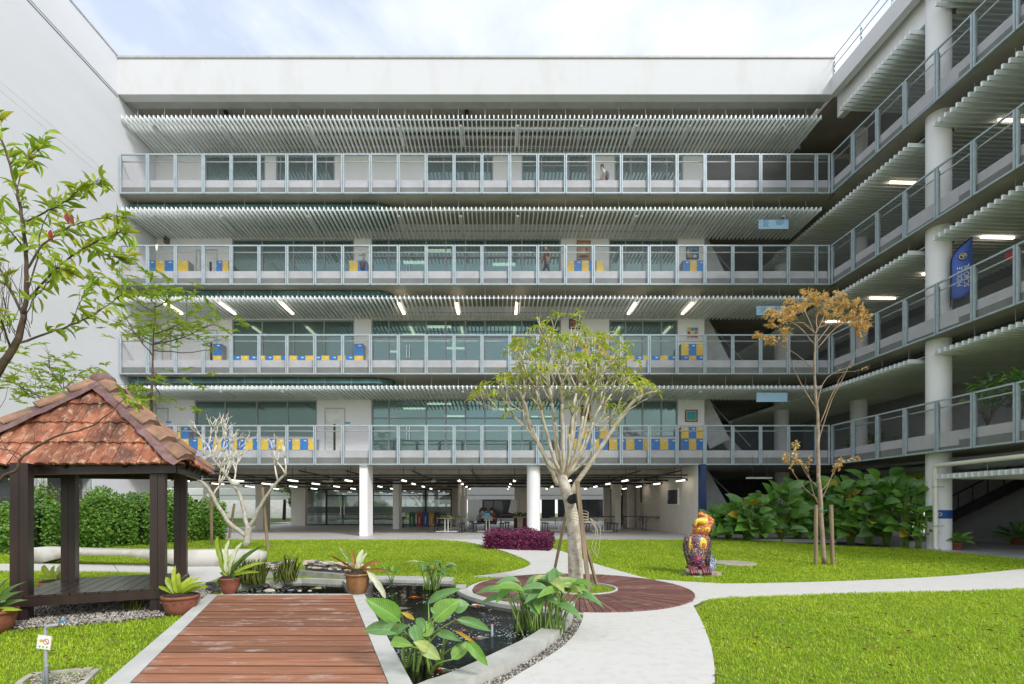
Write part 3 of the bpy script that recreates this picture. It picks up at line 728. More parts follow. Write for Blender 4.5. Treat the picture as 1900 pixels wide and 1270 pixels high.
quad_prism([(fl.x-.004, fl.y+.006), (fr_.x+.004, fr_.y+.006), (fr_.x+.004, fr_.y+.075), (fl.x-.004, fl.y+.075)], .0, TZ+.004, 'kerb', FRM, dk)
quad_prism([(nl.x-.25, nl.y-.3), (nr.x+.15, nr.y-.3), (nr.x+.0, nr.y-.008), (nl.x-.0, nl.y-.008)], .0, TZ-.004, 'kerb', FRM, dk)
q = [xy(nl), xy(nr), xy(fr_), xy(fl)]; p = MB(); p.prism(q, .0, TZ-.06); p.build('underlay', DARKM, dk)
EXCL.append(np.array([xy(ol2), xy(or2), xy(or_f), xy(ol_f)]))

# ------------------------------------------------------------------ ponds
OUT = [G(1067, 1116, TZ), G(1060, 1144, TZ), G(1036, 1170, TZ), G(995, 1199, TZ), G(947, 1226, TZ), G(900, 1247, TZ), G(846, 1269, TZ), Vector((-.75, 3.2, TZ)), Vector((-1.2, 2.9, TZ))]
INN = [G(1053, 1117, TZ), G(1041, 1134, TZ), G(1015, 1158, TZ), G(977, 1183, TZ), G(931, 1205, TZ), G(884, 1227, TZ), G(824, 1252, TZ), G(777, 1268, TZ), Vector((-.95, 3.2, TZ))]
WALLC = pm('pond_wall_concrete', (.50, .50, .455), .85, col2=(.37, .365, .33), scale=3.2, bump=.15, bscale=70, stretch=(1, 1, .4))
pw = thing('pond_wall', 'low curved pale concrete wall holding the koi pond', 'wall')
def walldown(o_, i_, name):
    A = densify(o_, 40); B = densify(i_, 40); p = MB(); 
    for i in range(40):
        a, c, d, e = A[i], A[i+1], B[i+1], B[i]
        p.add([(a.x, a.y, TZ), (c.x, c.y, TZ), (d.x, d.y, TZ), (e.x, e.y, TZ), (a.x, a.y, -.02), (c.x, c.y, -.02), (d.x, d.y, -.02), (e.x, e.y, -.02)],
              [(0,3,2,1), (0,1,5,4), (2,3,7,6)]+([(0,4,7,3)] if i == 0 else [])+([(1,2,6,5)] if i == 39 else []))
    return p.build(name, WALLC, pw)
walldown(OUT, INN, 'wall')
# inner wall concentric with the round deck
c1 = []; c2 = []
for k in range(13):
    a = math.radians(197-(-1)*0) ; 
a_s, a_e = math.radians(178), math.radians(258)
for k in range(13):
    a = a_s+(a_e-a_s)*k/12; c1.append(Vector((CC.x+2.03*math.cos(a), CC.y+2.03*math.sin(a), 0))); c2.append(Vector((CC.x+2.20*math.cos(a), CC.y+2.20*math.sin(a), 0)))
walldown(c1, c2, 'wall')
bl, br = G(676, 1067.5, TZ), G(843, 1071, TZ); bl2, br2 = G(674, 1075, TZ), G(838, 1078.5, TZ)
quad_prism([xy(bl2), xy(br2), xy(br), xy(bl)], -.02, TZ-.002, 'wall', WALLC, pw)
pond_poly = [xy(v) for v in [Vector((-1.0, 3.0, 0)), or_n, or_f, bl2, br2]]+[xy(v) for v in c2]+[xy(v) for v in INN]
def waterm():
    m = bpy.data.materials.new('pond_water'); m.use_nodes = True; t = m.node_tree; b = t.nodes['Principled BSDF']; o = t.nodes['Material Output']; N = t.nodes.new; L = t.links.new
    g = N('ShaderNodeNewGeometry'); n = N('ShaderNodeTexNoise'); n.inputs['Scale'].default_value = 7; n.inputs['Detail'].default_value = 4; n.inputs['Distortion'].default_value = .8; L(g.outputs['Position'], n.inputs['Vector'])
    v = N('ShaderNodeTexVoronoi'); v.inputs['Scale'].default_value = 24; L(g.outputs['Position'], v.inputs['Vector'])
    n2 = N('ShaderNodeTexNoise'); n2.inputs['Scale'].default_value = 1.7; L(g.outputs['Position'], n2.inputs['Vector'])
    bp = N('ShaderNodeBump'); bp.inputs['Strength'].default_value = .25; bp.inputs['Distance'].default_value = .01; L(n.outputs['Fac'], bp.inputs['Height'])
    gl = N('ShaderNodeBsdfGlossy'); gl.inputs['Roughness'].default_value = .03; L(bp.outputs[0], gl.inputs['Normal'])
    tr = N('ShaderNodeBsdfTransparent'); tr.inputs['Color'].default_value = (.45, .46, .40, 1)
    fr = N('ShaderNodeFresnel'); fr.inputs['IOR'].default_value = 1.33; L(bp.outputs[0], fr.inputs['Normal'])
    ms = N('ShaderNodeMixShader'); fm_ = N('ShaderNodeMath'); fm_.operation = 'MULTIPLY'; fm_.inputs[1].default_value = .17; L(fr.outputs[0], fm_.inputs[0]); L(fm_.outputs[0], ms.inputs[0]); L(tr.outputs[0], ms.inputs[1]); L(gl.outputs[0], ms.inputs[2])
    # bubbles and sky sparkle, painted as pale specks in patches
    lt = N('ShaderNodeMath'); lt.operation = 'LESS_THAN'; lt.inputs[1].default_value = .24; L(v.outputs['Distance'], lt.inputs[0])
    gt = N('ShaderNodeMath'); gt.operation = 'GREATER_THAN'; gt.inputs[1].default_value = .52; L(n2.outputs['Fac'], gt.inputs[0])
    ml = N('ShaderNodeMath'); ml.operation = 'MULTIPLY'; L(lt.outputs[0], ml.inputs[0]); L(gt.outputs[0], ml.inputs[1])
    b.inputs['Base Color'].default_value = (.7, .72, .7, 1); ms2 = N('ShaderNodeMixShader'); L(ml.outputs[0], ms2.inputs[0]); L(ms.outputs[0], ms2.inputs[1]); L(b.outputs[0], ms2.inputs[2])
    L(ms2.outputs[0], o.inputs['Surface']); return m
WATER = waterm(); BED = pm('pond_bed', (.012, .013, .010), .9, .4, 3)
WZ = .055
def flat(poly, z, name, m, par=None): p = MB(); p.add([(a, c, z) for a, c in poly], [tuple(range(len(poly)))]); return p.build(name, m, par)
from mathutils.geometry import tessellate_polygon
def tess(poly, z, name, m):
    tr = tessellate_polygon([[Vector((a, c, 0)) for a, c in poly]]); p = MB()
    p.add([(a, c, z) for a, c in poly], [tuple(t) for t in tr]); o = p.build(name, m); 
    return o
o = tess(pond_poly, WZ, 'pond_water', WATER); o['kind'] = 'structure'
o = tess(pond_poly, .012, 'pond_bed', BED); o['kind'] = 'structure'
EXCL.append(np.array([xy(v) for v in OUT]+[(-3, 2.5)]+[xy(or_n), xy(or_f), xy(bl), xy(br)]))
EXCL.append(np.array(pond_poly))
# turtle pond behind the boardwalk
tp = [G(428, 1101, TZ), G(650, 1101, TZ), G(636, 1080, TZ), G(559, 1077, TZ), G(441, 1088, TZ)]
tpo = [xy(v) for v in tp]
o = tess(tpo, WZ, 'turtle_pond_water', WATER); o['kind'] = 'structure'
o = tess(tpo, .012, 'turtle_pond_bed', BED); o['kind'] = 'structure'
tw = thing('turtle_pond_wall', 'pale concrete rim around the small turtle pond beyond the boardwalk', 'wall')
rim = [G(424, 1103, TZ), G(441, 1086, TZ), G(559, 1075.5, TZ), G(636, 1079, TZ), G(660, 1101, TZ)]
for a, c in zip(rim[:-1], rim[1:]):
    d = (c-a).normalized(); nrm = Vector((-d.y, d.x, 0))*.10
    quad_prism([xy(a), xy(c), xy(c+nrm), xy(a+nrm)], -.02, TZ+.02, 'rim', WALLC, tw)
# planter trough and its back wall with stacked slates
a0, a1, a2 = G(440, 1078, 0), G(552, 1067, 0), G(664, 1077, 0)
for a, c in ((a0, a1), (a1, a2)):
    d = (c-a).normalized(); nrm = Vector((-d.y, d.x, 0))*.14
    quad_prism([xy(a+nrm*1.5), xy(c+nrm*1.5), xy(c+nrm*2.6), xy(a+nrm*2.6)], -.02, .15, 'back_wall', pm('weathered_grey_concrete', (.30, .30, .27), .9, .25, 4, .2, 50), tw)
    quad_prism([xy(a), xy(c), xy(c+nrm*1.5), xy(a+nrm*1.5)], -.02, .09, 'planter_soil', pm('weathered_grey_concrete', (0,0,0)), tw)
EXCL.append(np.array([xy(G(420, 1104, 0)), xy(G(675, 1104, 0)), xy(G(680, 1070, 0)), xy(G(560, 1053, 0)), xy(G(425, 1064, 0))]))
SL = [pm('slate_pale', (.52, .47, .41), .8, .2, 8, .3, obj=.25), pm('slate_dark', (.12, .125, .13), .7, .25, 8, .3, obj=.25), pm('slate_buff', (.55, .46, .37), .8, .2, 8, .3, obj=.2)]
stme = []
for q in range(6):
    r_ = random.Random(q); n = 9; pr = [(math.cos(2*PI*k/n)*(1+r_.uniform(-.28, .15)), math.sin(2*PI*k/n)*(.6+r_.uniform(-.2, .1))) for k in range(n)]
    p = MB(); p.prism([(x*.93, y*.93) for x, y in pr], -.5, .5); p.v = p.v[:]; stme.append(p)
sw = thing('slate_wall', 'rough stack of flat grey and buff slate stones edging the turtle pond', 'wall')
sm = [s.mesh('stone', SL[q % 3]) for q, s in enumerate(stme)]
for a, c, n in ((a0, a1, 26), (a1, a2, 30)):
    d = (c-a).normalized(); nrm = Vector((-d.y, d.x, 0))*.14
    for lay in range(4):
        for k in range(n):
            t = (k+random.random()*.8)/n; ps_ = a.lerp(c, t)+nrm*(2.0+random.uniform(-.6, .5)-lay*.0); z = .17+lay*.036
            if lay == 3 and random.random() < .45: continue
            M = Matrix.Translation((ps_.x, ps_.y, z)) @ Matrix.Rotation(random.uniform(0, 6.3), 4, 'Z') @ Matrix.Rotation(random.uniform(-.12, .12), 4, 'X') @ Matrix.Diagonal((random.uniform(.10, .18),)*2+(random.uniform(.022, .036), 1))
            inst('stone', random.choice(sm), sw, M)
for k in range(12):     # slates stacked beside the left fern pot and beside the brown pot
    for cx_, cy_ in ((397, 1100), (652, 1088)):
        ps_ = G(cx_, cy_, 0); M = Matrix.Translation((ps_.x+random.uniform(-.03, .03), ps_.y, .02+.025*k if cx_ > 600 else .03+.028*(k % 6))) @ Matrix.Rotation(random.uniform(-.6, .6), 4, 'Z') @ Matrix.Diagonal((.14 if cx_ < 600 else .06, .1, .026, 1))
        inst('stone', sm[1] if cx_ < 600 else random.choice(sm), sw, M)

# ------------------------------------------------------------------ round deck
rd = thing('round_deck', 'circular dark red timber deck of wedge planks around the central tree', 'deck')
DECK2 = deckwood('round_deck_timber', (.23, .105, .085), (.15, .066, .055), .4)
NW = 112
for k in range(NW):
    a0_, a1_ = 2*PI*k/NW, 2*PI*(k+1)/NW; g_ = .0045
    vs = []
    for rr_, gg in ((.66, g_*1.7), (RD, g_*.6)):
        for an in (a0_+gg, a1_-gg): vs.append((CC.x+rr_*math.cos(an), CC.y+rr_*math.sin(an)))
    order = [vs[0], vs[2], vs[3], vs[1]]; p = MB(); dz = random.uniform(-.002, .002); p.prism(order, .0, .055+dz); p.build('plank', DECK2, rd)
p = MB(); p.lathe([(.62, .0), (.62, .07), (.66, .07), (.66, .0)], CC, 40); p.build('inner_ring', FRM, rd)
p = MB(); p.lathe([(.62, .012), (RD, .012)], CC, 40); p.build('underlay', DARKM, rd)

# ------------------------------------------------------------------ gravel
def in_poly(X, Y, poly):
    ins = np.zeros(len(X), bool); n = len(poly); j = n-1
    for i in range(n):
        xi, yi = poly[i]; xj, yj = poly[j]
        c = ((yi > Y) != (yj > Y)) & (X < (xj-xi)*(Y-yi)/(yj-yi+1e-12)+xi); ins ^= c; j = i
    return ins
OCT = np.array([(1,0,0), (0,1,0), (-1,0,0), (0,-1,0), (0,0,1), (0,0,-1)], float); OCF = np.array([(0,1,4), (1,2,4), (2,3,4), (3,0,4), (1,0,5), (2,1,5), (3,2,5), (0,3,5)])
GRAV = leafm('gravel_stone', (.50, .46, .40), (.16, .14, .12), 0.0, .85, tone=True)
def gravel(name, label, poly, n, size, z=.01, pile=0):
    poly = np.array(poly); lo, hi = poly.min(0), poly.max(0); X = rng.uniform(lo[0], hi[0], n*3); Y = rng.uniform(lo[1], hi[1], n*3)
    k = in_poly(X, Y, poly); X, Y = X[k][:n], Y[k][:n]; m = len(X)
    s = rng.uniform(.55, 1.25, (m, 1, 3))*size*np.array([1, 1, .7]); a = rng.uniform(0, 6.28, m); tilt = rng.uniform(-.6, .6, m)
    v = OCT[None]+rng.uniform(-.22, .22, (m, 6, 3)); v = v*s
    ca, sa = np.cos(a)[:, None], np.sin(a)[:, None]; x = v[..., 0]*ca-v[..., 1]*sa; y = v[..., 0]*sa+v[..., 1]*ca
    zz = v[..., 2]+x*np.sin(tilt)[:, None]; zt = np.array([terr(a_, b_) for a_, b_ in zip(X, Y)])[:, None]
    V = np.stack([x+X[:, None], y+Y[:, None], zz+z+zt+rng.uniform(0, pile+1e-6, m)[:, None]], -1).reshape(-1, 3)
    Fc = (OCF[None]+(np.arange(m)*6)[:, None, None]).reshape(-1, 3)
    me = npmesh(name, V, Fc, [GRAV], col=np.repeat(rng.random(m)**1.3, 6)); o = bpy.data.objects.new(name, me); COL.objects.link(o)
    tag(o, label, 'gravel', kind='stuff'); EXCL.append(poly); return o
A = densify(OUT[:8], 30); Bp = densify(Lw, 30)
gp = [(v.x, v.y) for v in A]+[(v.x, v.y) for v in [Vector(p) for p in Lw]]
gravel('gravel_strip', 'strip of pale gravel between the curved pond wall and the walk', gp, 3600, .016, .012, .02)
# dark ground under the gravel
pavg = [G(-120, 1175, 0), G(20, 1172, 0), G(150, 1163, 0), G(260, 1152, 0), G(330, 1143, 0), G(372, 1120, 0), G(392, 1104, 0), G(400, 1090, 0), G(372, 1088, 0), G(300, 1098, 0), G(160, 1103, 0), G(-60, 1120, 0)]
pavp = [xy(v) for v in pavg]
gravel('gravel_bed', 'bed of grey and white gravel under the pavilion platform', pavp, 9000, .022, .015, .03)
flatg = MB(); flatg.add([(a, c, .004) for a, c in pavp], [tuple(range(len(pavp)))]); o = flatg.build('gravel_base', pm('gravel_dust', (.20, .18, .155), .95, .3, 9, .5, 60)); o['kind'] = 'structure'
trg = tessellate_polygon([[Vector((a, c, 0)) for a, c in gp]]); q = MB(); q.add([(a, c, .003) for a, c in gp], [tuple(t) for t in trg]); o = q.build('gravel_base', pm('gravel_dust', (0,0,0))); o['kind'] = 'structure'

# ------------------------------------------------------------------ lawn blades
def lawn(name, label, Y0, Y1, dens, bl, bw, seed, xlo=-18, xhi=16, extra=None):
    r = np.random.default_rng(seed); A_ = (Y1-Y0)*(xhi-xlo); n = int(A_*dens*1.0)
    X = r.uniform(xlo, xhi, n); Y = r.uniform(Y0, Y1, n)
    if extra is not None: k = in_poly(X, Y, extra); X, Y = X[k], Y[k]
    u = X/Y; k = (u > -1.09) & (u < 1.14); X, Y = X[k], Y[k]
    k = r.random(len(X)) < np.clip((Y0/Y)**1.2, 0, 1); X, Y = X[k], Y[k]
    if extra is None:
        bad = np.zeros(len(X), bool)
        jx = .022*np.sin(X*41+Y*17)+.02*np.sin(X*97-Y*63); jy = .022*np.cos(X*37-Y*29)+.02*np.sin(Y*83)
        for p in EXCL: bad |= in_poly(X+jx, Y+jy, p) | in_poly(X, Y, p)
        # ragged edge: blades lean over the slabs, so only the root is kept off them
        X, Y = X[~bad], Y[~bad]
    # planting bed, slab and wing stay clear
    k = (Y < 19.36) & ~((X-14.75-.0444*(21.43-Y)) > -.03) & ~((Y > 19.75-(X-8.6)*.33) & (X > 8.3)); X, Y = X[k], Y[k]
    m = len(X); Z = np.array([terr(a, b) for a, b in zip(X, Y)]) if Y1 > 13 else np.zeros(m)
    sc = np.clip(Y/Y0, 1, 2.2)**.5
    ln = bl*r.uniform(.5, 1.25, m)*sc; wd = bw*r.uniform(.6, 1.3, m)*sc; a = r.uniform(0, 2*PI, m); lean = r.uniform(.25, 1.25, m)
    dx, dy = np.cos(a), np.sin(a); px, py = -dy, dx
    b0 = np.stack([X, Y, Z-.004], -1); mid = b0+np.stack([dx*ln*.45*np.sin(lean*.7), dy*ln*.45*np.sin(lean*.7), ln*.5*np.cos(lean*.7)], -1)
    tip = mid+np.stack([dx*ln*.55*np.sin(lean), dy*ln*.55*np.sin(lean), ln*.5*np.cos(lean)], -1)
    w_ = np.stack([px*wd/2, py*wd/2, np.zeros(m)], -1)
    V = np.stack([b0, mid+w_, tip, mid-w_], 1).reshape(-1, 3)
    i = np.arange(m)[:, None]*4; Fc = np.concatenate([i+np.array([[0, 1, 3]]), i+np.array([[1, 2, 3]])], 0)
    patch = .5+.5*np.sin(X*1.7+np.sin(Y*1.3)*1.5)*np.sin(Y*1.1+np.cos(X*.9)*2)
    p2 = .5+.5*np.sin(X*3.9+np.cos(Y*2.7)*2)*np.sin(Y*3.3+np.sin(X*2.3)*2); tone = np.clip(r.random(m)*.55+patch*.25+p2*.25, 0, 1)
    me = npmesh(name, V, Fc, [GRASS], col=np.repeat(tone, 4)); o = bpy.data.objects.new(name, me); COL.objects.link(o)
    return tag(o, label, 'grass', kind='stuff')
GRASS = leafm('grass_blade', (.22, .42, .012), (.60, .72, .04), .45, .45, tone=True)
lawn('lawn', 'bright green cow grass of the courtyard lawn', 3.1, 6.5, 5200, .038, .0075, 1, -8, 8)
lawn('lawn', 'bright green cow grass of the courtyard lawn', 6.5, 19.4, 2500, .042, .011, 2, -18, 16)
bpy.data.objects['lawn.001']['label'] = 'farther bright green lawn reaching to the building'
pc = np.array([(CC.x+.62*math.cos(2*PI*k/20), CC.y+.62*math.sin(2*PI*k/20)) for k in range(20)])
lawn('grass_circle', 'round patch of grass at the foot of the central tree', 7.9, 9.4, 3800, .06, .011, 3, .7, 2.2, extra=pc)
p = MB(); p.add([(a, c, .03) for a, c in pc], [tuple(range(20))]); o = p.build('tree_pit_soil', pm('turf_soil', (0,0,0))); o['kind'] = 'structure'
# planting bed along the wing and fallen leaves
bedp = [(8.4, 19.9), (9.5, 19.3), (11.5, 18.7), (13.5, 18.1), (15.0, 17.55), (15.1, 19), (14.9, 20.5), (9, 20.8)]
p = MB(); p.add([(a, c, terr(a, c)+.012) for a, c in bedp], [tuple(range(len(bedp)))]); o = p.build('planting_bed', SOIL); o['kind'] = 'structure'
def litter(n, x0, x1, y0, y1, seed, size=.03, name='fallen_leaves', label='scattered brown fallen leaves on the lawn'):
    r = np.random.default_rng(seed); X = r.uniform(x0, x1, n); Y = r.uniform(y0, y1, n)
    bad = np.zeros(n, bool)
    for p in EXCL[:6]: bad |= in_poly(X, Y, p)
    X, Y = X[~bad], Y[~bad]; m = len(X); a = r.uniform(0, 6.28, m); s = size*r.uniform(.5, 1.6, m); Z = np.array([terr(p, q) for p, q in zip(X, Y)])+.035+r.uniform(0, .012, m)
    dx, dy = np.cos(a)*s, np.sin(a)*s; t1 = r.uniform(-.01, .02, m)
    V = np.stack([np.stack([X-dx, Y-dy, Z], -1), np.stack([X-dy*.4, Y+dx*.4, Z+t1], -1), np.stack([X+dx, Y+dy, Z], -1), np.stack([X+dy*.4, Y-dx*.4, Z+t1], -1)], 1).reshape(-1, 3)
    i = np.arange(m)[:, None]*4; Fc = np.concatenate([i+np.array([[0, 1, 2]]), i+np.array([[0, 2, 3]])], 0)
    me = npmesh(name, V, Fc, [leafm('dead_leaf', (.30, .15, .04), (.10, .05, .02), .2, .7, tone=True)], col=np.repeat(r.random(m), 4))
    o = bpy.data.objects.new(name, me); COL.objects.link(o); tag(o, label, 'leaves', kind='stuff')
litter(420, 1.5, 8, 3.6, 7.5, 5, .026); litter(700, 5, 12.5, 10.5, 15.5, 6, .026); litter(110, -5.2, -3, 3.8, 5.6, 7, .02)
for nm, lb in (('fallen_leaves', 'brown fallen leaves scattered over the near right lawn'), ('fallen_leaves.001', 'yellow brown fallen leaves on the grass around the young tree'), ('fallen_leaves.002', 'fallen leaves on the grass beside the water tap')):
    bpy.data.objects[nm]['label'] = lb
# ================================================================== LEAVES
def leafmesh(name, mat, n=5, shape='oval', curl=.25, fold=.12, wavy=0, tri=False, mats=None):
    """unit leaf along +x, width along y, 1 long and 1 wide"""
    p = MB()
    for i in range(n+1):
        t = i/n
        if shape == 'oval': w_ = math.sin(PI*min(1, t**.8))**.75 if 0 < t < 1 else 0
        elif shape == 'lance': w_ = math.sin(PI*t**.9)**.9 if 0 < t < 1 else 0
        elif shape == 'strap': w_ = (min(1, .25+t*3))*(1-max(0, (t-.72)/.28)**2) if t < 1 else 0
        elif shape == 'paddle': w_ = math.sin(PI*t**.62)**.6 if 0 < t < 1 else 0
        z = -curl*t*t+curl*.25*t; wz = fold*w_; wv = wavy*math.sin(i*2.1)
        x = t-.12*curl*t*t
        p.v += [(x, -w_/2, z+wz+wv), (x, 0, z), (x, w_/2, z+wz-wv)]
    for i in range(n):
        a = i*3; p.f += [[a, a+1, a+4, a+3], [a+1, a+2, a+5, a+4]]; p.m += [0, 0]
    me = p.mesh(name, mat, True); return me
def lmat(base, tip, width, nrm=Vector((0, 0, 1))):
    base = Vector(base); tip = Vector(tip); x = tip-base; l = x.length; x.normalize()
    y = Vector(nrm).cross(x)
    if y.length < 1e-3: y = Vector((0, 1, 0)).cross(x)
    y.normalize(); z = x.cross(y)
    M = Matrix((x*l, y*width, z*l)).transposed().to_4x4(); M.translation = base; return M
def leafcloud(name, parent, Ms, mat, shape='lance', n=3, tone=None, label=None, fold=.12, curl=.25):
    """many small leaves joined into one foliage part"""
    ref = leafmesh('tmp', mat, n, shape, curl, fold); v = np.array([q.co[:] for q in ref.vertices]); f = np.array([list(q.vertices) for q in ref.polygons]); bpy.data.meshes.remove(ref)
    M = np.array([[list(r) for r in m] for m in Ms]); V = np.einsum('mij,nj->mni', M[:, :3, :3], v)+M[:, None, :3, 3]
    k = len(Ms); Fc = (f[None]+(np.arange(k)*len(v))[:, None, None]).reshape(-1, 4)
    t = rng.random(k) if tone is None else tone
    me = npmesh(name, V.reshape(-1, 3), Fc, [mat], smooth=True, col=np.repeat(t, len(v))); o = bpy.data.objects.new(name, me); COL.objects.link(o)
    if parent: o.parent = parent
    if parent: o['kind'] = 'stuff'
    if label: o['label'] = label
    return o
def rdir(zmin=-1, zmax=1):
    z = random.uniform(zmin, zmax); a = random.uniform(0, 2*PI); r = math.sqrt(1-z*z); return Vector((r*math.cos(a), r*math.sin(a), z))
L_BRIGHT = leafm('leaf_fresh_green', (.24, .42, .025), (.50, .62, .07), .4)
L_BRIGHT_T = leafm('leaf_fresh_green_small', (.22, .38, .025), (.50, .60, .08), .4, tone=True)
L_YG = leafm('leaf_yellow_green', (.34, .44, .04), (.62, .60, .06), .4)
L_RED = leafm('leaf_red_brown', (.35, .05, .03), (.30, .08, .04), .3)
L_CAL = leafm('calathea_leaf', (.09, .22, .035), (.17, .35, .05), .25, .33, veins=14)
L_CALB = leafm('calathea_leaf_light', (.17, .36, .05), (.27, .45, .09), .35, .38, veins=16)
L_CALW = leafm('calathea_leaf_pale', (.36, .46, .16), (.45, .50, .15), .35, .4, veins=16)
L_CALG = leafm('calathea_leaf_blue_green', (.12, .26, .07), (.19, .34, .12), .25, .33, veins=16)
L_YEL = leafm('leaf_yellowing', (.45, .38, .03), (.50, .33, .04), .3)
L_FERN = leafm('fern_frond', (.30, .44, .04), (.52, .60, .06), .4, .4)
L_FERNW = leafm('fern_frond_pale', (.62, .68, .42), (.72, .74, .52), .3, .4)
L_FERNB = leafm('fern_frond_brown', (.38, .18, .03), (.30, .20, .05), .3, .5)
L_HEDGE = leafm('hedge_leaf', (.05, .16, .02), (.28, .48, .07), .25, .4, tone=True)
L_PURP = leafm('purple_leaf', (.07, .02, .04), (.36, .05, .17), .25, .35, tone=True)
L_GOLD = leafm('golden_leaf', (.62, .34, .07), (.85, .66, .30), .35, .5, tone=True)
L_STEM = pm('green_stem', (.17, .27, .05), .5, .25, 6)

# ------------------------------------------------------------------ trees by skeleton
def branchtube(mb, pts, r0, r1, n=7):
    k = len(pts); mb.tube(pts, [r0+(r1-r0)*i/(k-1) for i in range(k)], n)
def smooth(pts, sub=4, jit=0):
    k = len(pts); o = []
    pts = [Vector(p) for p in pts]
    for i in range(k-1):
        p0 = pts[max(i-1, 0)]; p1 = pts[i]; p2 = pts[i+1]; p3 = pts[min(i+2, k-1)]
        for j in range(sub):
            t = j/sub; q = .5*((2*p1)+(p2-p0)*t+(2*p0-5*p1+4*p2-p3)*t*t+(3*p1-p0-3*p2+p3)*t**3)
            o.append(q+(rdir()*jit if o else Vector()))
    o.append(pts[-1]); return o
def rosette(tip, d, n, ll, lw, out, drop=.3, spread=1.0):
    for k in range(n):
        a = 2*PI*k/n+random.uniform(-.4, .4); u = d.orthogonal().normalized(); v = d.cross(u)
        ld = (d*random.uniform(.15, .7)+(u*math.cos(a)+v*math.sin(a))*spread+Vector((0, 0, -drop*random.random()))).normalized()
        l = ll*random.uniform(.6, 1.2); out.append(lmat(tip, tip+ld*l, lw*l/ll*random.uniform(.8, 1.2)))

# ---- central frangipani: many upright forks, leaf rosettes at the tips
tr = thing('frangipani_tree', 'pale barked frangipani with sparse yellow green leaves growing in the round deck', 'tree', (0, 0, 0))
tb = MB(); br = MB(); lv = []
base = Vector((1.40, 8.75, 0)); fork = P(1060, 862, 8.75)
trunk_pts = smooth([base, P(1066, 1010, 8.75), P(1062, 960, 8.8), P(1052, 915, 8.75), P(1040, 880, 8.75)], 4, .006)
tb.tube(trunk_pts, [.135-.045*i/(len(trunk_pts)-1) for i in range(len(trunk_pts))], 14)
cen = P(1068, 640, 8.8)
def fgrow(p, d, r, l, depth):
    nxt = p+d*l; mid = p.lerp(nxt, .5)+rdir()*l*.07
    branchtube(br, [p, mid, nxt], r, r*.8, 7 if r > .02 else 5)
    if random.random() < .20: rosette(mid, d, 3, .16, .048, lv, .5)
    if depth == 0 or nxt.z > 4.75 or (depth <= 2 and random.random() < .16):
        rosette(nxt, d, random.randint(1, 5), .17, .05, lv, .5); return
    k = 2 if random.random() < .8 else 3; a0 = random.uniform(0, 2*PI)
    for q in range(k):
        u = d.orthogonal().normalized(); v = d.cross(u); a = a0+2*PI*q/k+random.uniform(-.5, .5)
        sp = random.uniform(.28, .58)
        nd = (d+(u*math.cos(a)+v*math.sin(a))*sp); nd.z += .14+max(0, .15*(3-depth)); off = nxt-Vector((1.4, 8.75, 0)); off.z = 0
        if off.length > 1.6: nd -= off.normalized()*.35
        fgrow(nxt, nd.normalized(), r*.74, l*random.uniform(.78, 1.0), depth-1)
for (x1, y1, dy, r, dep) in [(935, 720, .3, .05, 4), (965, 660, -.5, .06, 4), (1000, 640, .6, .065, 4), (1035, 640, -.3, .07, 4), (1075, 660, .5, .07, 4), (1105, 680, -.7, .06, 4), (1140, 700, .2, .055, 4), (1080, 700, .9, .05, 4), (1010, 700, -.9, .05, 4), (1125, 640, .6, .05, 4), (950, 770, -.5, .045, 4), (1150, 760, -.5, .045, 4), (1060, 740, -1.0, .045, 4), (985, 740, .8, .045, 4), (1110, 760, 1.0, .045, 4)]:
    s0 = P(1046+(x1-1040)*.06, 885, 8.75); e0 = P(1046+(x1-1040)*.55, 885-(885-y1)*.55, 8.75+dy*.55)
    pts = smooth([s0, s0.lerp(e0, .5)+Vector(((e0.x-s0.x)*.1, dy*.1, -.03)), e0], 4, .012); branchtube(br, pts, r*.62, r*.38, 9)
    fgrow(e0, (e0-s0).normalized(), r*.38, .34, dep)
br.tube(smooth([P(1050, 930, 8.75), P(1100, 850, 8.6), P(1160, 765, 8.5), P(1190, 735, 8.4), P(1223, 725, 8.3)], 4, .012), [.05-.0018*i for i in range(17)], 8)
br.tube(smooth([P(1035, 900, 8.75), P(1010, 845, 8.6), P(985, 800, 8.6), P(970, 740, 8.5), P(945, 712, 8.5)], 4, .012), [.045-.0017*i for i in range(17)], 8)
rosette(P(945, 712, 8.5), Vector((-.5, 0, .8)), 6, .18, .06, lv)
tb.build('trunk', BARK_G, tr, True); br.build('branches', pm('frangipani_branch', (.66, .60, .48), .8, col2=(.38, .32, .23), scale=7, bump=.5, bscale=25), tr, True)
me_f = [leafmesh('leaf', L_YG, 4, 'lance', .35, .1), leafmesh('leaf', L_BRIGHT, 4, 'lance', .25, .1), leafmesh('leaf', L_YG, 4, 'lance', .5, .1)]
random.shuffle(lv)
for M in lv[:300]: inst('leaf', random.choice(me_f), tr, M)
if len(lv) > 300: leafcloud('foliage', tr, lv[300:], leafm('leaf_yellow_green_small', (.28, .40, .04), (.60, .60, .06), .4, tone=True), 'lance', 3)
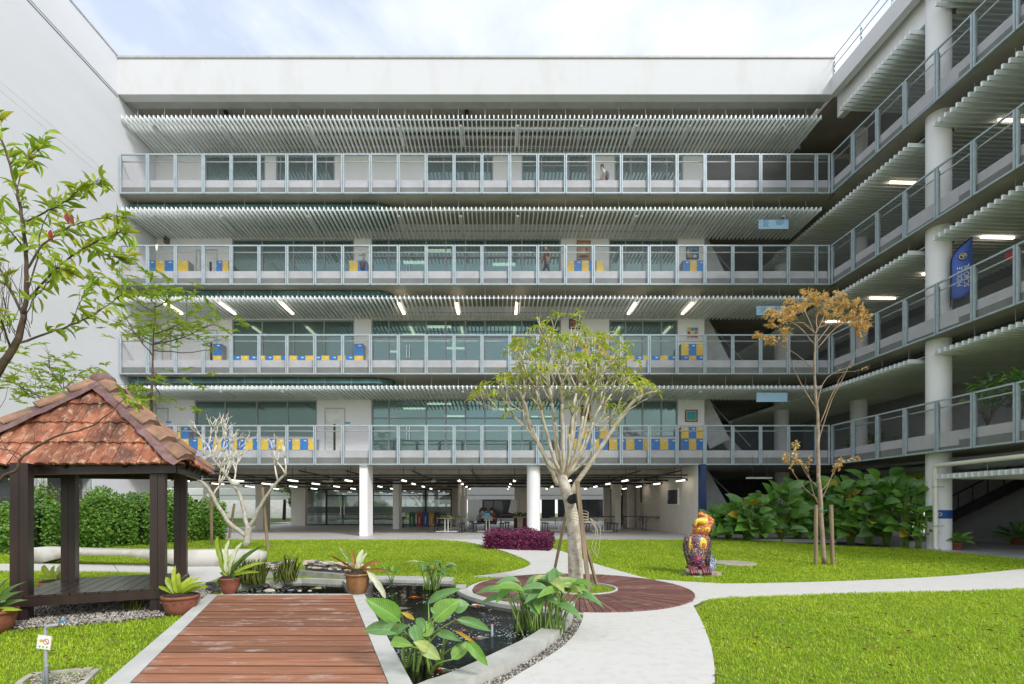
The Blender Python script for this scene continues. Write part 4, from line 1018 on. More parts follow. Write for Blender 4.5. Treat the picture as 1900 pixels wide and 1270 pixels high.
# cut stub, props and ties
p = MB(); q = P(1068, 925, 8.55); p.tube([q+Vector((-.06, .15, -.02)), q], .085, 14); p.build('cut_limb', BLACK, tr)
for nm, a, c, r in (('prop_stake', P(1044, 1090, 8.4), P(1046, 900, 8.7), 0), ('prop_stake', G(1042, 1062), P(1058, 945, 9.2), 0), ('prop_stake', G(1092, 1084), P(1072, 970, 8.8), 0)): pass
stk = []
for a, c, rr_, lb in ((Vector((1.58, 8.45, 0)), P(1071, 893, 8.45), .055, 'upright square timber stake tied to the front of the frangipani trunk'), (Vector((1.10, 9.9, 0)), P(1055, 930, 9.0), .035, 'leaning pale stake propping the frangipani from behind on the left'), (Vector((1.86, 9.15, 0)), P(1075, 965, 8.85), .035, 'short dark stake propping the frangipani from the right')):
    p = MB(); p.bar(a, c, rr_*1.25, rr_*1.25); o = p.build('tree_stake', STAKE); tag(o, lb, 'stake', 'stakes propping the frangipani')
rp = MB()
for k in range(4):
    z = 1.25+k*.05; rp.tube([(1.43+.17*math.cos(a), 8.66+.23*math.sin(a), z+.03*math.sin(a*2)) for a in [2*PI*j/14 for j in range(15)]],   .006, 5)
for k in range(3): rp.tube(smooth([(1.6, 8.45, 1.3), (1.68+.04*k, 8.4, 1.1), (1.62+.05*k, 8.42, .8-.06*k), (1.72, 8.45, .6)], 3, .012), .006, 5)
rp.build('tie_rope', pm('straw_rope', (.5, .43, .30), .9), tr)

# ---- slim golden tree with two stakes
tr = thing('young_tree', 'slim young tree with golden brown withering leaves between two stakes', 'tree')
B0 = G(1530, 1048); tb = MB(); br = MB(); lv = []
YT = B0.y
tp_ = smooth([B0, P(1524, 960, YT), P(1518, 860, YT), P(1518, 790, YT), P(1512, 700, YT), P(1512, 640, YT), P(1516, 610, YT)], 4, .01)
tb.tube(tp_, [.062-.050*i/(len(tp_)-1) for i in range(len(tp_))], 10)
def twig(p, d, l, r, depth, out, leafy=1, up=.05, lf=.11, lw=.045, dens=5, droop=.5, forks=2):
    nxt = p+d*l; branchtube(br, [p, p.lerp(nxt, .5)+rdir()*l*.08, nxt], r, r*.65, 5)
    if leafy and depth <= 2:
        for k in range(dens):
            q = p.lerp(nxt, random.random()); ld = (rdir()+d*.8+Vector((0, 0, -droop))).normalized(); out.append(lmat(q, q+ld*lf*random.uniform(.6, 1.3), lw*random.uniform(.7, 1.2), rdir(.2, 1)))
    if depth == 0: return
    for k in range(forks if random.random() < .75 else forks+1):
        nd = (d+rdir()*.62+Vector((0, 0, up))).normalized(); twig(nxt, nd, l*random.uniform(.65, .95), r*.62, depth-1, out, leafy, up, lf, lw, dens, droop, forks)
for (a, pts) in [((1512, 640), [(1480, 605), (1455, 595)]), ((1512, 640), [(1540, 605), (1562, 592)]), ((1513, 625), [(1500, 590), (1490, 575)]), ((1514, 620), [(1530, 585), (1540, 570)]), ((1512, 690), [(1480, 660), (1440, 635)]), ((1514, 650), [(1550, 610), (1590, 590)]),
                 ((1516, 612), [(1515, 590), (1520, 575)]), ((1514, 620), [(1490, 600), (1470, 600)]), ((1515, 610), [(1545, 600), (1575, 600)])]:
    dy = random.uniform(-.6, .6); s0 = P(*a, YT); e0 = P(*pts[-1], YT+dy); pts_ = smooth([s0, P(*pts[0], YT+dy*.6), e0], 3, .01); branchtube(br, pts_, .014, .008, 6)
    for q in range(3): twig(e0.lerp(pts_[3], q*.3), ((e0-s0).normalized()+rdir()*.6).normalized(), .20, .005, 3, lv, 1, .0, .085, .032, 7, .4)
for (a, c, e) in [((1518, 820), (1545, 740), (1590, 650)), ((1513, 760), (1535, 700), (1580, 690)), ((1515, 760), (1480, 700), (1462, 650)), ((1520, 790), (1545, 730), (1560, 700))]:
    e0 = P(*e, YT+random.uniform(-.5, .5)); pts_ = smooth([P(*a, YT), P(*c, YT), e0], 4, .012); branchtube(br, pts_, .016, .005, 6)
    twig(e0, (e0-P(*c, YT)).normalized(), .25, .006, 2, lv, 1, .1, .08, .03, 1)
for (x, y, n) in [(1468, 872, 2), (1500, 880, 2), (1545, 878, 1), (1480, 850, 1), (1555, 862, 1)]:
    s0 = P(1518, y+55, YT); e0 = P(x, y, YT+random.uniform(-.3, .3)); branchtube(br, smooth([s0, s0.lerp(e0, .5)+Vector((0, 0, -.1)), e0], 3), .014, .007, 5)
    for q in range(n): twig(e0, ((e0-s0).normalized()+rdir()*.5).normalized(), .2, .006, 2, lv, 1, 0, .10, .045, 4, .5)
tb.build('trunk', pm('pinkish_bark', (.42, .32, .24), .85, col2=(.22, .16, .11), scale=9, bump=.5), tr, True); br.build('branches', pm('thin_branch_brown', (.30, .20, .13), .8, .2), tr, True)
leafcloud('foliage', tr, lv, L_GOLD, 'lance', 3)
for px, lb in ((1514, 'left of the two timber stakes beside the golden tree'), (1545, 'right of the two timber stakes beside the golden tree')):
    a = G(px, 1049); c = P(px-(3 if px > 1530 else 0), 937, a.y); p = MB(); p.tube([a, c], .048, 10); o = p.build('tree_stake', STAKE); tag(o, lb, 'stake', 'stakes beside the golden tree')
p = MB(); p.tube([P(1512, 946, YT-.05), P(1530, 948, YT-.1), P(1545, 946, YT-.05)], .012, 5); p.build('tie', pm('green_tie', (.02, .16, .12), .6), tr)

# ---- bare white frangipani at the left with props
tr = thing('bare_frangipani', 'almost leafless whitish frangipani with bandaged limbs before the long hedge', 'tree')
YB = 15.6; br = MB(); tb = MB(); lv = []
def pl(pts, r0, r1, Y=YB, dy=0, n=9):
    q = smooth([P(x, y, Y+dy*i/len(pts)) for i, (x, y) in enumerate(pts)], 4, .015); tb.tube(q, [r0+(r1-r0)*i/(len(q)-1) for i in range(len(q))], n); return q
pl([(457, 1012), (459, 1000), (462, 975)], .12, .10)
A1 = pl([(458, 995), (430, 975), (405, 940), (385, 905), (355, 880), (340, 870)], .075, .036, dy=-.5)
A2 = pl([(460, 985), (455, 960), (445, 920), (425, 890), (410, 870), (395, 850)], .072, .036, dy=.6)
A3 = pl([(463, 980), (480, 945), (505, 905), (525, 885), (530, 880)],   .06, .032, dy=-.3)
def bare(p, d, l, r, depth):
    nxt = p+d*l; branchtube(br, [p, p.lerp(nxt, .5)+rdir()*l*.08, nxt], r, r*.8, 6)
    if depth == 0:
        for k in range(2): q = nxt+(d+rdir()*.7)*.12; branchtube(br, [nxt, q], r*.6, r*.4, 5)
        return
    for k in range(2 if random.random() < .8 else 3):
        nd = (d+rdir()*.55+Vector((0, 0, .22))).normalized(); bare(nxt, nd, l*random.uniform(.7, 1), r*.76, depth-1)
for q, dd, dep, l in ((A1[-1], (-.3, 0, 1), 2, .3), (A1[14], (.1, .1, 1), 3, .40), (A2[-1], (-.35, 0, 1), 3, .42), (A2[-1], (.2, .2, 1), 3, .45), (A2[-3], (.5, 0, 1), 3, .40), (A2[14], (.3, .2, 1), 3, .45), (A3[-1], (-.05, 0, 1), 1, .5), (A3[-1], (-.7, 0, 1), 2, .45), (A3[10], (-.2, 0, 1), 1, .5), (A1[10], (.4, .3, 1), 3, .38), (A2[10], (-.1, .3, 1), 3, .45)):
    bare(q, Vector(dd).normalized(), l, .03, dep)
tb.build('trunk', BARK_W, tr, True); br.build('branches', pm('bare_branch_cream', (.66, .60, .51), .8, .15, 8), tr, True)
bd = MB()
for (x, y, r) in ((391, 920, .11), (437, 897, .10), (507, 902, .08)): bd.ell(P(x, y, YB-.1), (r*1.3, r, r), None, 10, 6)
bd.build('bandage', pm('rag_white', (.62, .60, .56), .9, .15, 8), tr, True)
for (a, c, lb) in (((393, 1012), (392, 925), 'leaning timber prop left of the bare frangipani'), ((497, 1020), (487, 905), 'leaning timber prop right of the bare frangipani'), ((425, 1000), (435, 935), 'dark timber prop behind the bare frangipani')):
    q0 = G(*a); p = MB(); p.tube([q0, P(*c, q0.y-.2)], .05, 8); o = p.build('tree_prop', STAKE); tag(o, lb, 'stake', 'props of the bare frangipani')

# ---- near tree at the left edge, large separate leaves
tr = thing('broadleaf_tree', 'near tree at the left edge with long bright leaves and bare twigs', 'tree')
tb = MB(); br = MB(); lv = []; YN = 5.2
def pn(pts, r0, r1, dy=0, mb=None, n=8, Y=YN):
    r0 *= .62; r1 *= .8; q = smooth([P(x, y, Y+dy*i/(len(pts)-1)) for i, (x, y) in enumerate(pts)], 4, .006); (mb or br).tube(q, [r0+(r1-r0)*i/(len(q)-1) for i in range(len(q))], n); return q
rt = G(-130, 1250); tbq = smooth([rt, P(-120, 1000, YN), P(-60, 800, YN), P(-5, 690, YN), P(28, 640, YN), P(45, 585, YN)], 4, .008)
tb.tube(tbq, [.06-.035*i/(len(tbq)-1) for i in range(len(tbq))], 12)
limbs = [pn([(45, 585), (50, 530), (48, 470), (40, 400), (28, 340), (8, 275), (-10, 230)], .035, .009, -.3),
 pn([(30, 640), (75, 622), (130, 605), (180, 580), (225, 548)], .022, .005, .4), pn([(48, 560), (85, 520), (130, 478), (180, 448), (225, 430)], .02, .005, -.5),
 pn([(50, 500), (80, 455), (120, 425), (165, 410), (218, 400)], .018, .005, .5), pn([(40, 415), (80, 395), (120, 375), (150, 352), (185, 340)], .015, .004, -.2),
 pn([(30, 350), (45, 310), (60, 290), (80, 270)], .010, .004, .2), pn([(45, 590), (20, 540), (-10, 480), (-40, 430)], .025, .008, .3),
 pn([(20, 650), (5, 600), (-15, 560)], .02, .006, -.4), pn([(50, 540), (70, 480), (75, 430), (100, 380)], .014, .005, .6), pn([(50, 470), (20, 430), (-10, 400)], .014, .005, -.6),
 pn([(120, 425), (150, 440), (190, 470), (220, 480)], .009, .003, .3), pn([(130, 605), (150, 560), (170, 520)], .008, .003, .3), pn([(45, 600), (60, 560), (95, 520), (110, 500)], .010, .003, -.3)]
for k in range(26):     # bare twigs low on the left
    x = random.uniform(-20, 60); y = random.uniform(590, 640); pn([(x, y), (x+random.uniform(-25, 15), y-50), (x+random.uniform(-45, 25), y-random.uniform(90, 150))], .006, .002, random.uniform(-.5, .5), n=5)
for li, q in enumerate(limbs):
    for j in range(max(3, len(q)//3), len(q)):
        for k in range(4 if j < len(q)-2 else 8):
            d = (q[j]-q[j-1]).normalized(); s0 = q[j]+rdir()*.015
            if random.random() < .35: e = s0+(d+rdir()*.8).normalized()*random.uniform(.05, .16); branchtube(br, [s0, e], .003, .002, 4); s0 = e
            ld = (d*.5+rdir()*.9+Vector((0, 0, -.1))).normalized(); l = random.uniform(.10, .20); lv.append(lmat(s0, s0+ld*l, l*.25, rdir(.2, 1)))
low = pn([(-60, 960), (0, 890), (32, 872), (42, 848), (100, 812), (160, 795), (200, 770), (235, 735)], .035, .004, -.2, Y=5.6)
pn([(42, 848), (25, 838), (0, 832), (-30, 800)], .012, .004, .1, Y=5.55); pn([(60, 838), (64, 810), (60, 780)], .005, .002, .1, Y=5.5); pn([(110, 810), (150, 760), (170, 735)], .005, .002, .1, Y=5.5); pn([(38, 855), (10, 830), (-10, 780), (10, 740), (15, 700)], .008, .002, .2, Y=5.5)
for (x, y) in ((228, 735), (245, 755), (235, 745), (255, 745)): rosette(P(x, y, 5.5), Vector((.6, 0, .5)), 6, .15, .042, lv)
tb.build('trunk', BARK_D, tr, True); br.build('branches', BARK_D, tr, True)
random.shuffle(lv); me_n = [leafmesh('leaf', L_BRIGHT, 5, 'lance', .25, .15), leafmesh('leaf', L_BRIGHT, 5, 'lance', .45, .1), leafmesh('leaf', L_YG, 5, 'lance', .15, .2)]
for M in lv[:297]: inst('leaf', random.choice(me_n), tr, M)
leafcloud('foliage', tr, lv[297:], L_BRIGHT_T, 'lance', 4)
lred = leafmesh('leaf', L_RED, 5, 'lance', .2, .1)
for (x, y) in ((133, 405), (124, 402), (94, 434)): inst('leaf', lred, tr, lmat(P(x, y-8, 5.0), P(x+2, y+14, 5.0), .05, Vector((0, -1, 0))))['label'] = 'dark red hanging leaf'

# ---- two small trees behind the pavilion, foliage in flat tiers
def tiertree(label, base, stem, tiers, seed, Y, r0=.05):
    global br
    random.seed(seed); t = thing('small_tree', label, 'tree'); tb = MB(); br = MB(); lv = []
    q = smooth([base]+[P(x, y, Y) for x, y in stem], 4, .01); tb.tube(q, [r0-(r0-.008)*i/(len(q)-1) for i in range(len(q))], 8)
    for (sx, sy, ex, ey, n) in tiers:
        dy = random.uniform(-.9, .9); s0 = P(sx, sy, Y); e0 = P(ex, ey, Y+dy); pts = smooth([s0, s0.lerp(e0, .5)+Vector((0, 0, -.06)), e0], 3, .02); branchtube(br, pts, .016, .007, 5)
        for j in range(2, len(pts)):
            for k in range(n):
                d = (pts[j]-pts[j-1]).normalized(); twig(pts[j], (d+rdir(-.3, .4)*.9).normalized(), random.uniform(.12, .3), .005, 1, lv, 0)
                for m in range(2):
                    c = pts[j]+(d*.6+rdir(-.25, .3)*1.3)*random.uniform(.15, .62); rosette(c, Vector((random.uniform(-.4, .4), random.uniform(-.4, .4), 1)).normalized(), random.randint(5, 8), .19, .06, lv, .3)
    tb.build('trunk', BARK_D, t, True); br.build('branches', BARK_D, t, True)
    random.shuffle(lv); 
    for M in lv[:150]: inst('leaf', random.choice(me_n), t, M)
    leafcloud('foliage', t, lv[150:], L_BRIGHT_T, 'lance', 3)
tiertree('slender tree with tiers of bright green leaves rising beyond the pavilion ridge', Vector((-8.5, 11.9, 0)), [(284, 900), (281, 780), (282, 700), (285, 640), (288, 560)],
 [(286, 580, 240, 540, 2), (287, 570, 320, 545, 2), (287, 565, 275, 535, 2), (284, 640, 385, 606, 3), (284, 640, 320, 612, 2), (284, 640, 240, 610, 2), (283, 660, 232, 585, 2), (283, 690, 330, 705, 1), (283, 700, 235, 722, 2), (283, 700, 300, 740, 1), (284, 620, 345, 595, 2), (284, 650, 395, 650, 0), (282, 730, 255, 745, 1)], 11, 11.9)
tiertree('low leafy sapling against the blank white wall behind the pavilion', Vector((-10.9, 12.2, 0)), [(121, 900), (119, 800), (118, 700)],
 [(118, 735, 60, 690, 2), (118, 725, 90, 672, 2), (118, 720, 150, 690, 2), (118, 740, 175, 720, 1), (118, 745, 30, 715, 2), (118, 760, 70, 735, 2), (118, 750, 160, 750, 1)], 12, 12.2, .03)
random.seed(21)

# ------------------------------------------------------------------ hedges
def hedge(name, label, cat, pts, h, th, n, ll, lw, mat, core, zb=0, flowers=None, seed=3):
    r = random.Random(seed); t = thing(name, label, cat); p = MB()
    pts = [Vector(q) for q in pts]; segs = []; tot = 0
    for a, c in zip(pts[:-1], pts[1:]):
        d = (c-a).normalized(); nr = Vector((-d.y, d.x, 0)); segs.append((a, c, d, nr, (c-a).length)); tot += (c-a).length
        z0 = terr(a.x, a.y)+zb; p.add([a-nr*th*.3+Vector((0,0,z0)), c-nr*th*.3+Vector((0,0,z0)), c+nr*th*.3+Vector((0,0,z0)), a+nr*th*.3+Vector((0,0,z0)), a-nr*th*.3+Vector((0,0,z0+h*.7)), c-nr*th*.3+Vector((0,0,z0+h*.7)), c+nr*th*.3+Vector((0,0,z0+h*.7)), a+nr*th*.3+Vector((0,0,z0+h*.7))],
          [(4,5,6,7), (0,1,5,4), (1,2,6,5), (2,3,7,6), (3,0,4,7)])
    p.build('stems', core, t)
    Ms = []; tone = []; fl = []
    for a, c, d, nr, l in segs:
        for k in range(int(n*l/tot)):
            s = r.random(); bump = 1+.16*math.sin(s*l*2.3+a.x)+.10*math.sin(s*l*5.1+1); an = r.uniform(-.15, PI*.85 if name == 'hedge' else PI+.15)
            rad = (r.random()**.25)*bump
            # superellipse cross-section
            ca, sa = math.cos(an), math.sin(an); cy = -abs(ca)**.55*(1 if ca > 0 else -1)*th*.55*rad; cz = max(.02, h*(.06+.94*abs(sa)**.7*rad if sa > 0 else .03))
            if r.random() < .45: cz = r.uniform(.04, h*.85*bump); cy = -th*.52*rad*(1 if name == 'hedge' or r.random() < .6 else -1)
            q = a.lerp(c, s)+nr*cy+Vector((0, 0, 0)); q.z = terr(q.x, q.y)+zb+cz
            o_ = (nr*cy+Vector((0, 0, cz-h*.5))).normalized(); dd = (o_*.7+Vector((r.uniform(-1, 1), r.uniform(-1, 1), r.uniform(-.7, .6)))).normalized(); L_ = ll*r.uniform(.6, 1.25)
            Ms.append(lmat(q, q+dd*L_, lw*r.uniform(.8, 1.2), (o_+rdir()*.5))); tone.append(min(1, max(0, r.random()*.75+.25*(rad-.6))))
            if flowers and r.random() < flowers: fl.append(lmat(q+o_*.06, q+o_*.06+Vector((r.uniform(-.04, .04), r.uniform(-.04, .04), .06)), .05, rdir()))
    leafcloud('foliage', t, Ms, mat, 'oval', 2, np.array(tone), curl=.3)
    if fl: leafcloud('flowers', t, fl, leafm('ixora_red', (.5, .03, .02), (.6, .10, .04), .2), 'oval', 2)
    return t
hedge('hedge', 'long dense green hedge with tiny red flowers along the foot of the blank wall', 'hedge', [(-17.6, 14.8, 0), (-15.0, 16.0, 0), (-13.2, 17.6, 0), (-11.6, 19.9, 0)], 1.75, 1.7, 30000, .12, .075, L_HEDGE, pm('hedge_core', (.02, .035, .012), .95), flowers=.006)
hedge('purple_hedge', 'clipped magenta and purple leaved hedge at the start of the garden path', 'hedge', [(-.35, 16.55, 0), (.65, 16.2, 0), (1.75, 15.9, 0)], .58, .9, 10000, .085, .035, L_PURP, pm('purple_core', (.04, .012, .02), .95), seed=8)
# vines on the side wall screens
t = thing('climbing_vine', 'thin yellow green creeper scrambling over the dark screens of the side building', 'plant'); Ms = []; p = MB()
for k in range(30):
    y = random.uniform(15.4, 20.2); z = random.uniform(.9, 1.5); pts = [Vector((XL+.06, y, 0))]
    while z < random.uniform(1.8, 2.9): pts.append(Vector((XL+.08+random.uniform(0, .1), y, z))); y += random.uniform(-.14, .14); z += .15
    if len(pts) < 3: continue
    p.tube(pts, .006, 4)
    for q in pts[1:]:
        for m in range(5): dd = rdir(); c = q+rdir()*.06; Ms.append(lmat(c, c+dd*.1, .04))
p.build('stems', BARK_D, t); leafcloud('foliage', t, Ms, L_BRIGHT_T, 'lance', 2)

# ------------------------------------------------------------------ broad-leaved clumps along the wing
me_c = [leafmesh('leaf', L_CAL, 6, 'paddle', .22, .16), leafmesh('leaf', L_CAL, 6, 'paddle', .42, .12), leafmesh('leaf', L_CALG, 6, 'paddle', .12, .18)]
me_y = leafmesh('leaf', L_YEL, 6, 'paddle', .35, .1); me_cl = leafmesh('leaf', L_CALB, 6, 'paddle', .3, .15)
me_d = leafmesh('leaf', leafm('dead_calathea', (.20, .12, .05), (.12, .07, .03), .1, .7), 5, 'paddle', .6, .2)
def clump(label, pos, H, rad, n, ll, lw, meshes, group, name='calathea_clump', cat='plant', stemr=.011, lightp=.08, yel=.03, lowest=.35, splay=.5, front=.35):
    t = thing(name, label, cat, pos, group=group); st = MB()
    for k in range(n):
        a = random.uniform(0, 2*PI); f = (k+.5)/n; h = H*(lowest+(1-lowest)*f**.8)*random.uniform(.9, 1.05)*.80
        rr_ = rad*random.uniform(.3, 1)*(1.15-f*.55); b0 = Vector((math.cos(a)*.12*random.random(), math.sin(a)*.12*random.random(), 0))
        top = Vector((math.cos(a)*rr_, math.sin(a)*rr_-front*rad*(1-f), h)); mid = b0.lerp(top, .55)+Vector((-(top.x)*.22, -(top.y)*.22, .06*H))
        st.tube(smooth([b0, mid, top], 3), [stemr*1.3, stemr*1.2, stemr*1.1, stemr, stemr*.9, stemr*.8, stemr*.6], 5)
        up = .9*f-.25+random.uniform(-.25, .25)
        d = Vector((math.cos(a)+random.uniform(-.4, .4), math.sin(a)-.35+random.uniform(-.4, .4), up+splay*.3)).normalized(); l = ll*random.uniform(.65, 1.1)
        me = me_y if random.random() < yel else (me_cl if random.random() < lightp else random.choice(meshes))
        inst('leaf', me, t, lmat(top, top+d*l, lw*l/ll*random.uniform(.85, 1.1), Vector((random.uniform(-.5, .5), -1.1, .8))))
    st.build('stems', L_STEM, t, True); return t
tops = [(1322, 1000, 950), (1352, 1002, 935), (1385, 1004, 915), (1415, 1004, 905), (1448, 1006, 885), (1480, 1007, 878), (1512, 1009, 885), (1545, 1010, 878), (1578, 1012, 868), (1612, 1013, 862), (1645, 1014, 856), (1680, 1017, 872), (1704, 1019, 925)]
desc = ['leftmost and lowest clump of big paddle leaves, just right of the statue', 'low clump of big paddle leaves second from the statue', 'paddle leaved clump third from the statue', 'paddle leaved clump under the hanging lamp of the stair void', 'paddle leaved clump left of the young tree',
 'tall paddle leaved clump just left of the young tree stakes', 'paddle leaved clump directly behind the young golden tree', 'paddle leaved clump just right of the young tree stakes', 'paddle leaved clump two places right of the young tree', 'tall paddle leaved clump left of the tallest one', 'tallest clump of the big paddle leaved plants by the wing', 'paddle leaved clump second from the downpipe', 'drooping paddle leaved clump beside the cream downpipe']
for i, (x, yb, yt) in enumerate(tops):
    b0 = G(x, yb); H = (EYE-(yt-VY)*b0.y/F)-b0.z
    for j in range(1): clump(desc[i], (b0.x, b0.y, b0.z), max(H, 1.2)*1.0, .72 if i < 11 else .45, 44 if i < 12 else 26, .66 if i < 11 else .5, .46 if i < 11 else .34, me_c, 'broad leaved plants in the bed along the wing', front=.5, lowest=.2)

# ------------------------------------------------------------------ pond plants
me_a = [leafmesh('leaf', L_CALB, 7, 'oval', .25, .14), leafmesh('leaf', L_CALB, 7, 'oval', .4, .1)]; me_w = leafmesh('leaf', L_CALW, 7, 'oval', .5, .12); me_g = [leafmesh('leaf', L_CALG, 7, 'oval', .3, .12), leafmesh('leaf', L_CALG, 7, 'oval', .5, .1), leafmesh('leaf', L_CALB, 7, 'oval', .3, .14)]
me_nar = leafmesh('leaf', L_YEL, 6, 'lance', .2, .1)
t = thing('pond_plant', 'nearest arrowroot plant with large light green leaves standing in the koi pond', 'plant')
SB = [(752, 1250), (772, 1258), (795, 1262), (806, 1252), (815, 1246), (822, 1238), (775, 1245), (790, 1240), (760, 1240)]
A_ = [ # base px, tip px, width m, mesh, depth
 ((742, 1152), (682, 1110), .115, 0, 4.15), ((805, 1152), (850, 1110), .125, 0, 4.2), ((795, 1120), (852, 1087), .06, 3, 4.5), ((750, 1172), (664, 1163), .085, 3, 4.0), ((757, 1160), (712, 1184), .06, 3, 3.95), ((775, 1178), (806, 1155), .10, 0, 4.15),
 ((770, 1160), (775, 1190), .075, 4, 3.95), ((778, 1198), (818, 1222), .07, 2, 3.85), ((795, 1205), (776, 1192), .06, 2, 3.85), ((845, 1150), (918, 1168), .06, 3, 4.3), ((812, 1175), (852, 1185), .05, 3, 4.1), ((838, 1224), (873, 1190), .075, 0, 4.0),
 ((865, 1190), (906, 1234), .06, 1, 3.95), ((842, 1170), (892, 1200), .02, 5, 4.0), ((725, 1192), (762, 1195), .06, 0, 3.9), ((840, 1130), (868, 1118), .09, 4, 4.25), ((790, 1165), (768, 1142), .05, 4, 4.1), ((745, 1137), (772, 1150), .03, 5, 4.15), ((808, 1140), (800, 1125), .03, 4, 4.2)]
bank_ = {0: me_a[0], 1: me_a[1], 2: me_w, 3: me_g[0], 4: me_g[1], 5: me_nar}; st = MB()
for i, (a, c, w_, mi, Y) in enumerate(A_):
    a3 = P(*a, Y); c3 = P(*c, Y+random.uniform(-.2, .1)); inst('leaf', bank_[mi], t, lmat(a3, c3, w_*1.55, Vector((random.uniform(-.2, .2), -.9, .6))))
    if a[0] == 795 and a[1] == 1205: continue
    s0 = G(*SB[i % len(SB)], WZ-.06); mid = s0.lerp(a3, .5)+Vector((-(a3.x-s0.x)*.15, .0, .04)); st.tube(smooth([s0, mid, a3], 4), [.014-.009*j/8 for j in range(9)], 7)
for k in range(6): s0 = G(*SB[k], WZ-.06)+Vector((random.uniform(-.05, .05), 0, 0)); st.tube([s0, s0+Vector((random.uniform(-.04, .04), 0, random.uniform(.2, .35)))], [.013, .006], 6)
st.build('stems', L_STEM, t, True)
def pondclump(label, px, py, spread, n, H, ll, lw, seed, dens=14, front=1):
    random.seed(seed); c0 = G(px, py, WZ); t = thing('pond_plant', label, 'plant', (c0.x, c0.y, WZ-.05)); st = MB()
    for k in range(n):
        b0 = Vector((random.uniform(-1, 1)*spread*.7, random.uniform(-1, 1)*spread*.45, 0)); a = random.uniform(0, 2*PI); h = H*random.uniform(.62, 1.02)
        top = b0*1.5+Vector((math.cos(a)*.12, math.sin(a)*.10, h)); st.tube(smooth([b0, b0.lerp(top, .6)+Vector((-.02, 0, .02)), top], 3), [.012, .011, .010, .009, .008, .007, .006], 6)
        if k < n*.85:
            d = Vector((math.cos(a)*1.0, math.sin(a)*.7-.3, random.uniform(-.35, .55))).normalized(); l = ll*random.uniform(.7, 1.15)
            me = me_w if random.random() < .07 else me_nar if random.random() < .04 else random.choice(me_g)
            inst('leaf', me, t, lmat(top, top+d*l, lw*l/ll, Vector((random.uniform(-.3, .3), -.5, 1))))
    for k in range(dens): b0 = Vector((random.uniform(-1, 1)*spread, random.uniform(-1, 1)*spread*.55, 0)); st.tube([b0, b0+Vector((random.uniform(-.05, .05), 0, H*random.uniform(.4, .75)))], [.011, .006], 5)
    st.build('stems', L_STEM, t, True)
pondclump('large bushy arrowroot plant beside the pointed end of the curved pond wall', 1003, 1172, .30, 44, .62, .36, .135, 5, 22)
pondclump('small dark green arrowroot clump against the back wall of the koi pond', 800, 1094, .16, 26, .52, .26, .055, 6, 10)
t = thing('pond_plant', 'small upright leafy water plant behind the brown pot on the pond edge', 'plant', G(727, 1080, .1)); st = MB()
for k in range(7): a = random.uniform(0, 6.28); tp_ = Vector((math.cos(a)*.08, math.sin(a)*.05, random.uniform(.12, .22))); st.tube([(0, 0, -.05), tp_], .006, 5); inst('leaf', random.choice(me_a), t, lmat(tp_, tp_+Vector((math.cos(a)*.12, math.sin(a)*.08, random.uniform(-.02, .26))), .06, Vector((0, -1, .4))))
st.build('stems', L_STEM, t, True); random.seed(31)
# reeds in the planter of the turtle pond
def reeds(label, x0, x1, yb, n, h0, h1, z, Y=None, c=(.14, .20, .04), c2=(.33, .36, .10)):
    Ms = []
    for k in range(n):
        q = G(random.uniform(x0, x1), yb+random.uniform(-3, 3), z); h = random.uniform(h0, h1); d = Vector((random.uniform(-.28, .28), random.uniform(-.2, .2), 1)).normalized(); Ms.append(lmat(q, q+d*h, .012, Vector((random.uniform(-1, 1), -1, 0))))
    o = leafcloud('reeds', None, Ms, leafm('reed_blade', c, c2, .3, .5, tone=True), 'strap', 3, curl=.12); return tag(o, label, 'plant')
reeds('bushy tuft of arching reeds behind the left fern pot', 445, 492, 1083, 240, .18, .48, .12)
reeds('thin stand of upright green rushes in the middle of the planter', 505, 535, 1079, 40, .15, .42, .12)
reeds('densest stand of stiff upright rushes, nearest the pond corner', 525, 550, 1077, 70, .25, .55, .12, c=(.10, .20, .03), c2=(.18, .30, .05))
reeds('wispy grass tuft in the gravel under the pavilion platform', 232, 262, 1135, 40, .1, .25, .01)

# ------------------------------------------------------------------ pots and ferns
def pot(prof, mat, pos, name, label, lugs=False, H=0):
    t = thing(name, label, 'pot', pos); p = MB(); p.lathe(prof, n=28); p.build('pot', mat, t, True)
    top = prof[-1]; p = MB(); p.ell((0, 0, prof[-1][1]+.005), (prof[-1][0]*.98, prof[-1][0]*.98, .03), None, 14, 6); p.build('soil', SOIL, t)
    if lugs:
        p = MB(); r = max(q[0] for q in prof)
        for k in range(14): a = 2*PI*k/14; p.ell((r*.97*math.cos(a), r*.97*math.sin(a), H*.72), (.012, .012, .010), None, 8, 5)
        p.build('studs', mat, t, True)
    return t
me_s = {0: leafmesh('frond', L_FERN, 9, 'strap', .35, .10, .02), 1: leafmesh('frond', L_FERNW, 9, 'strap', .3, .10, .03), 2: leafmesh('frond', L_FERNB, 9, 'strap', .6, .10, .04), 3: leafmesh('frond', leafm('fern_frond_dark', (.07, .16, .03), (.12, .22, .04), .3), 8, 'strap', .5, .1, .03)}
def fern(pos, fr, name, label):
    t = thing(name, label, 'plant', pos)
    for (dx, dy, dz, w_, mi) in fr: inst('frond', me_s[mi], t, lmat(Vector((dx*.06, dy*.06, 0)), Vector((dx, dy, dz)), w_, Vector((-dx*.3, -1, .5))))
    return t
q = G(423, 1103, TZ)
pot([(.085, 0), (.10, .01), (.135, .12), (.15, .225), (.16, .235), (.16, .26), (.145, .26)], TERRA, (q.x, q.y+.05, TZ), 'flower_pot', 'small reddish brown pot on the far left corner of the boardwalk frame')
s_ = F/q.y
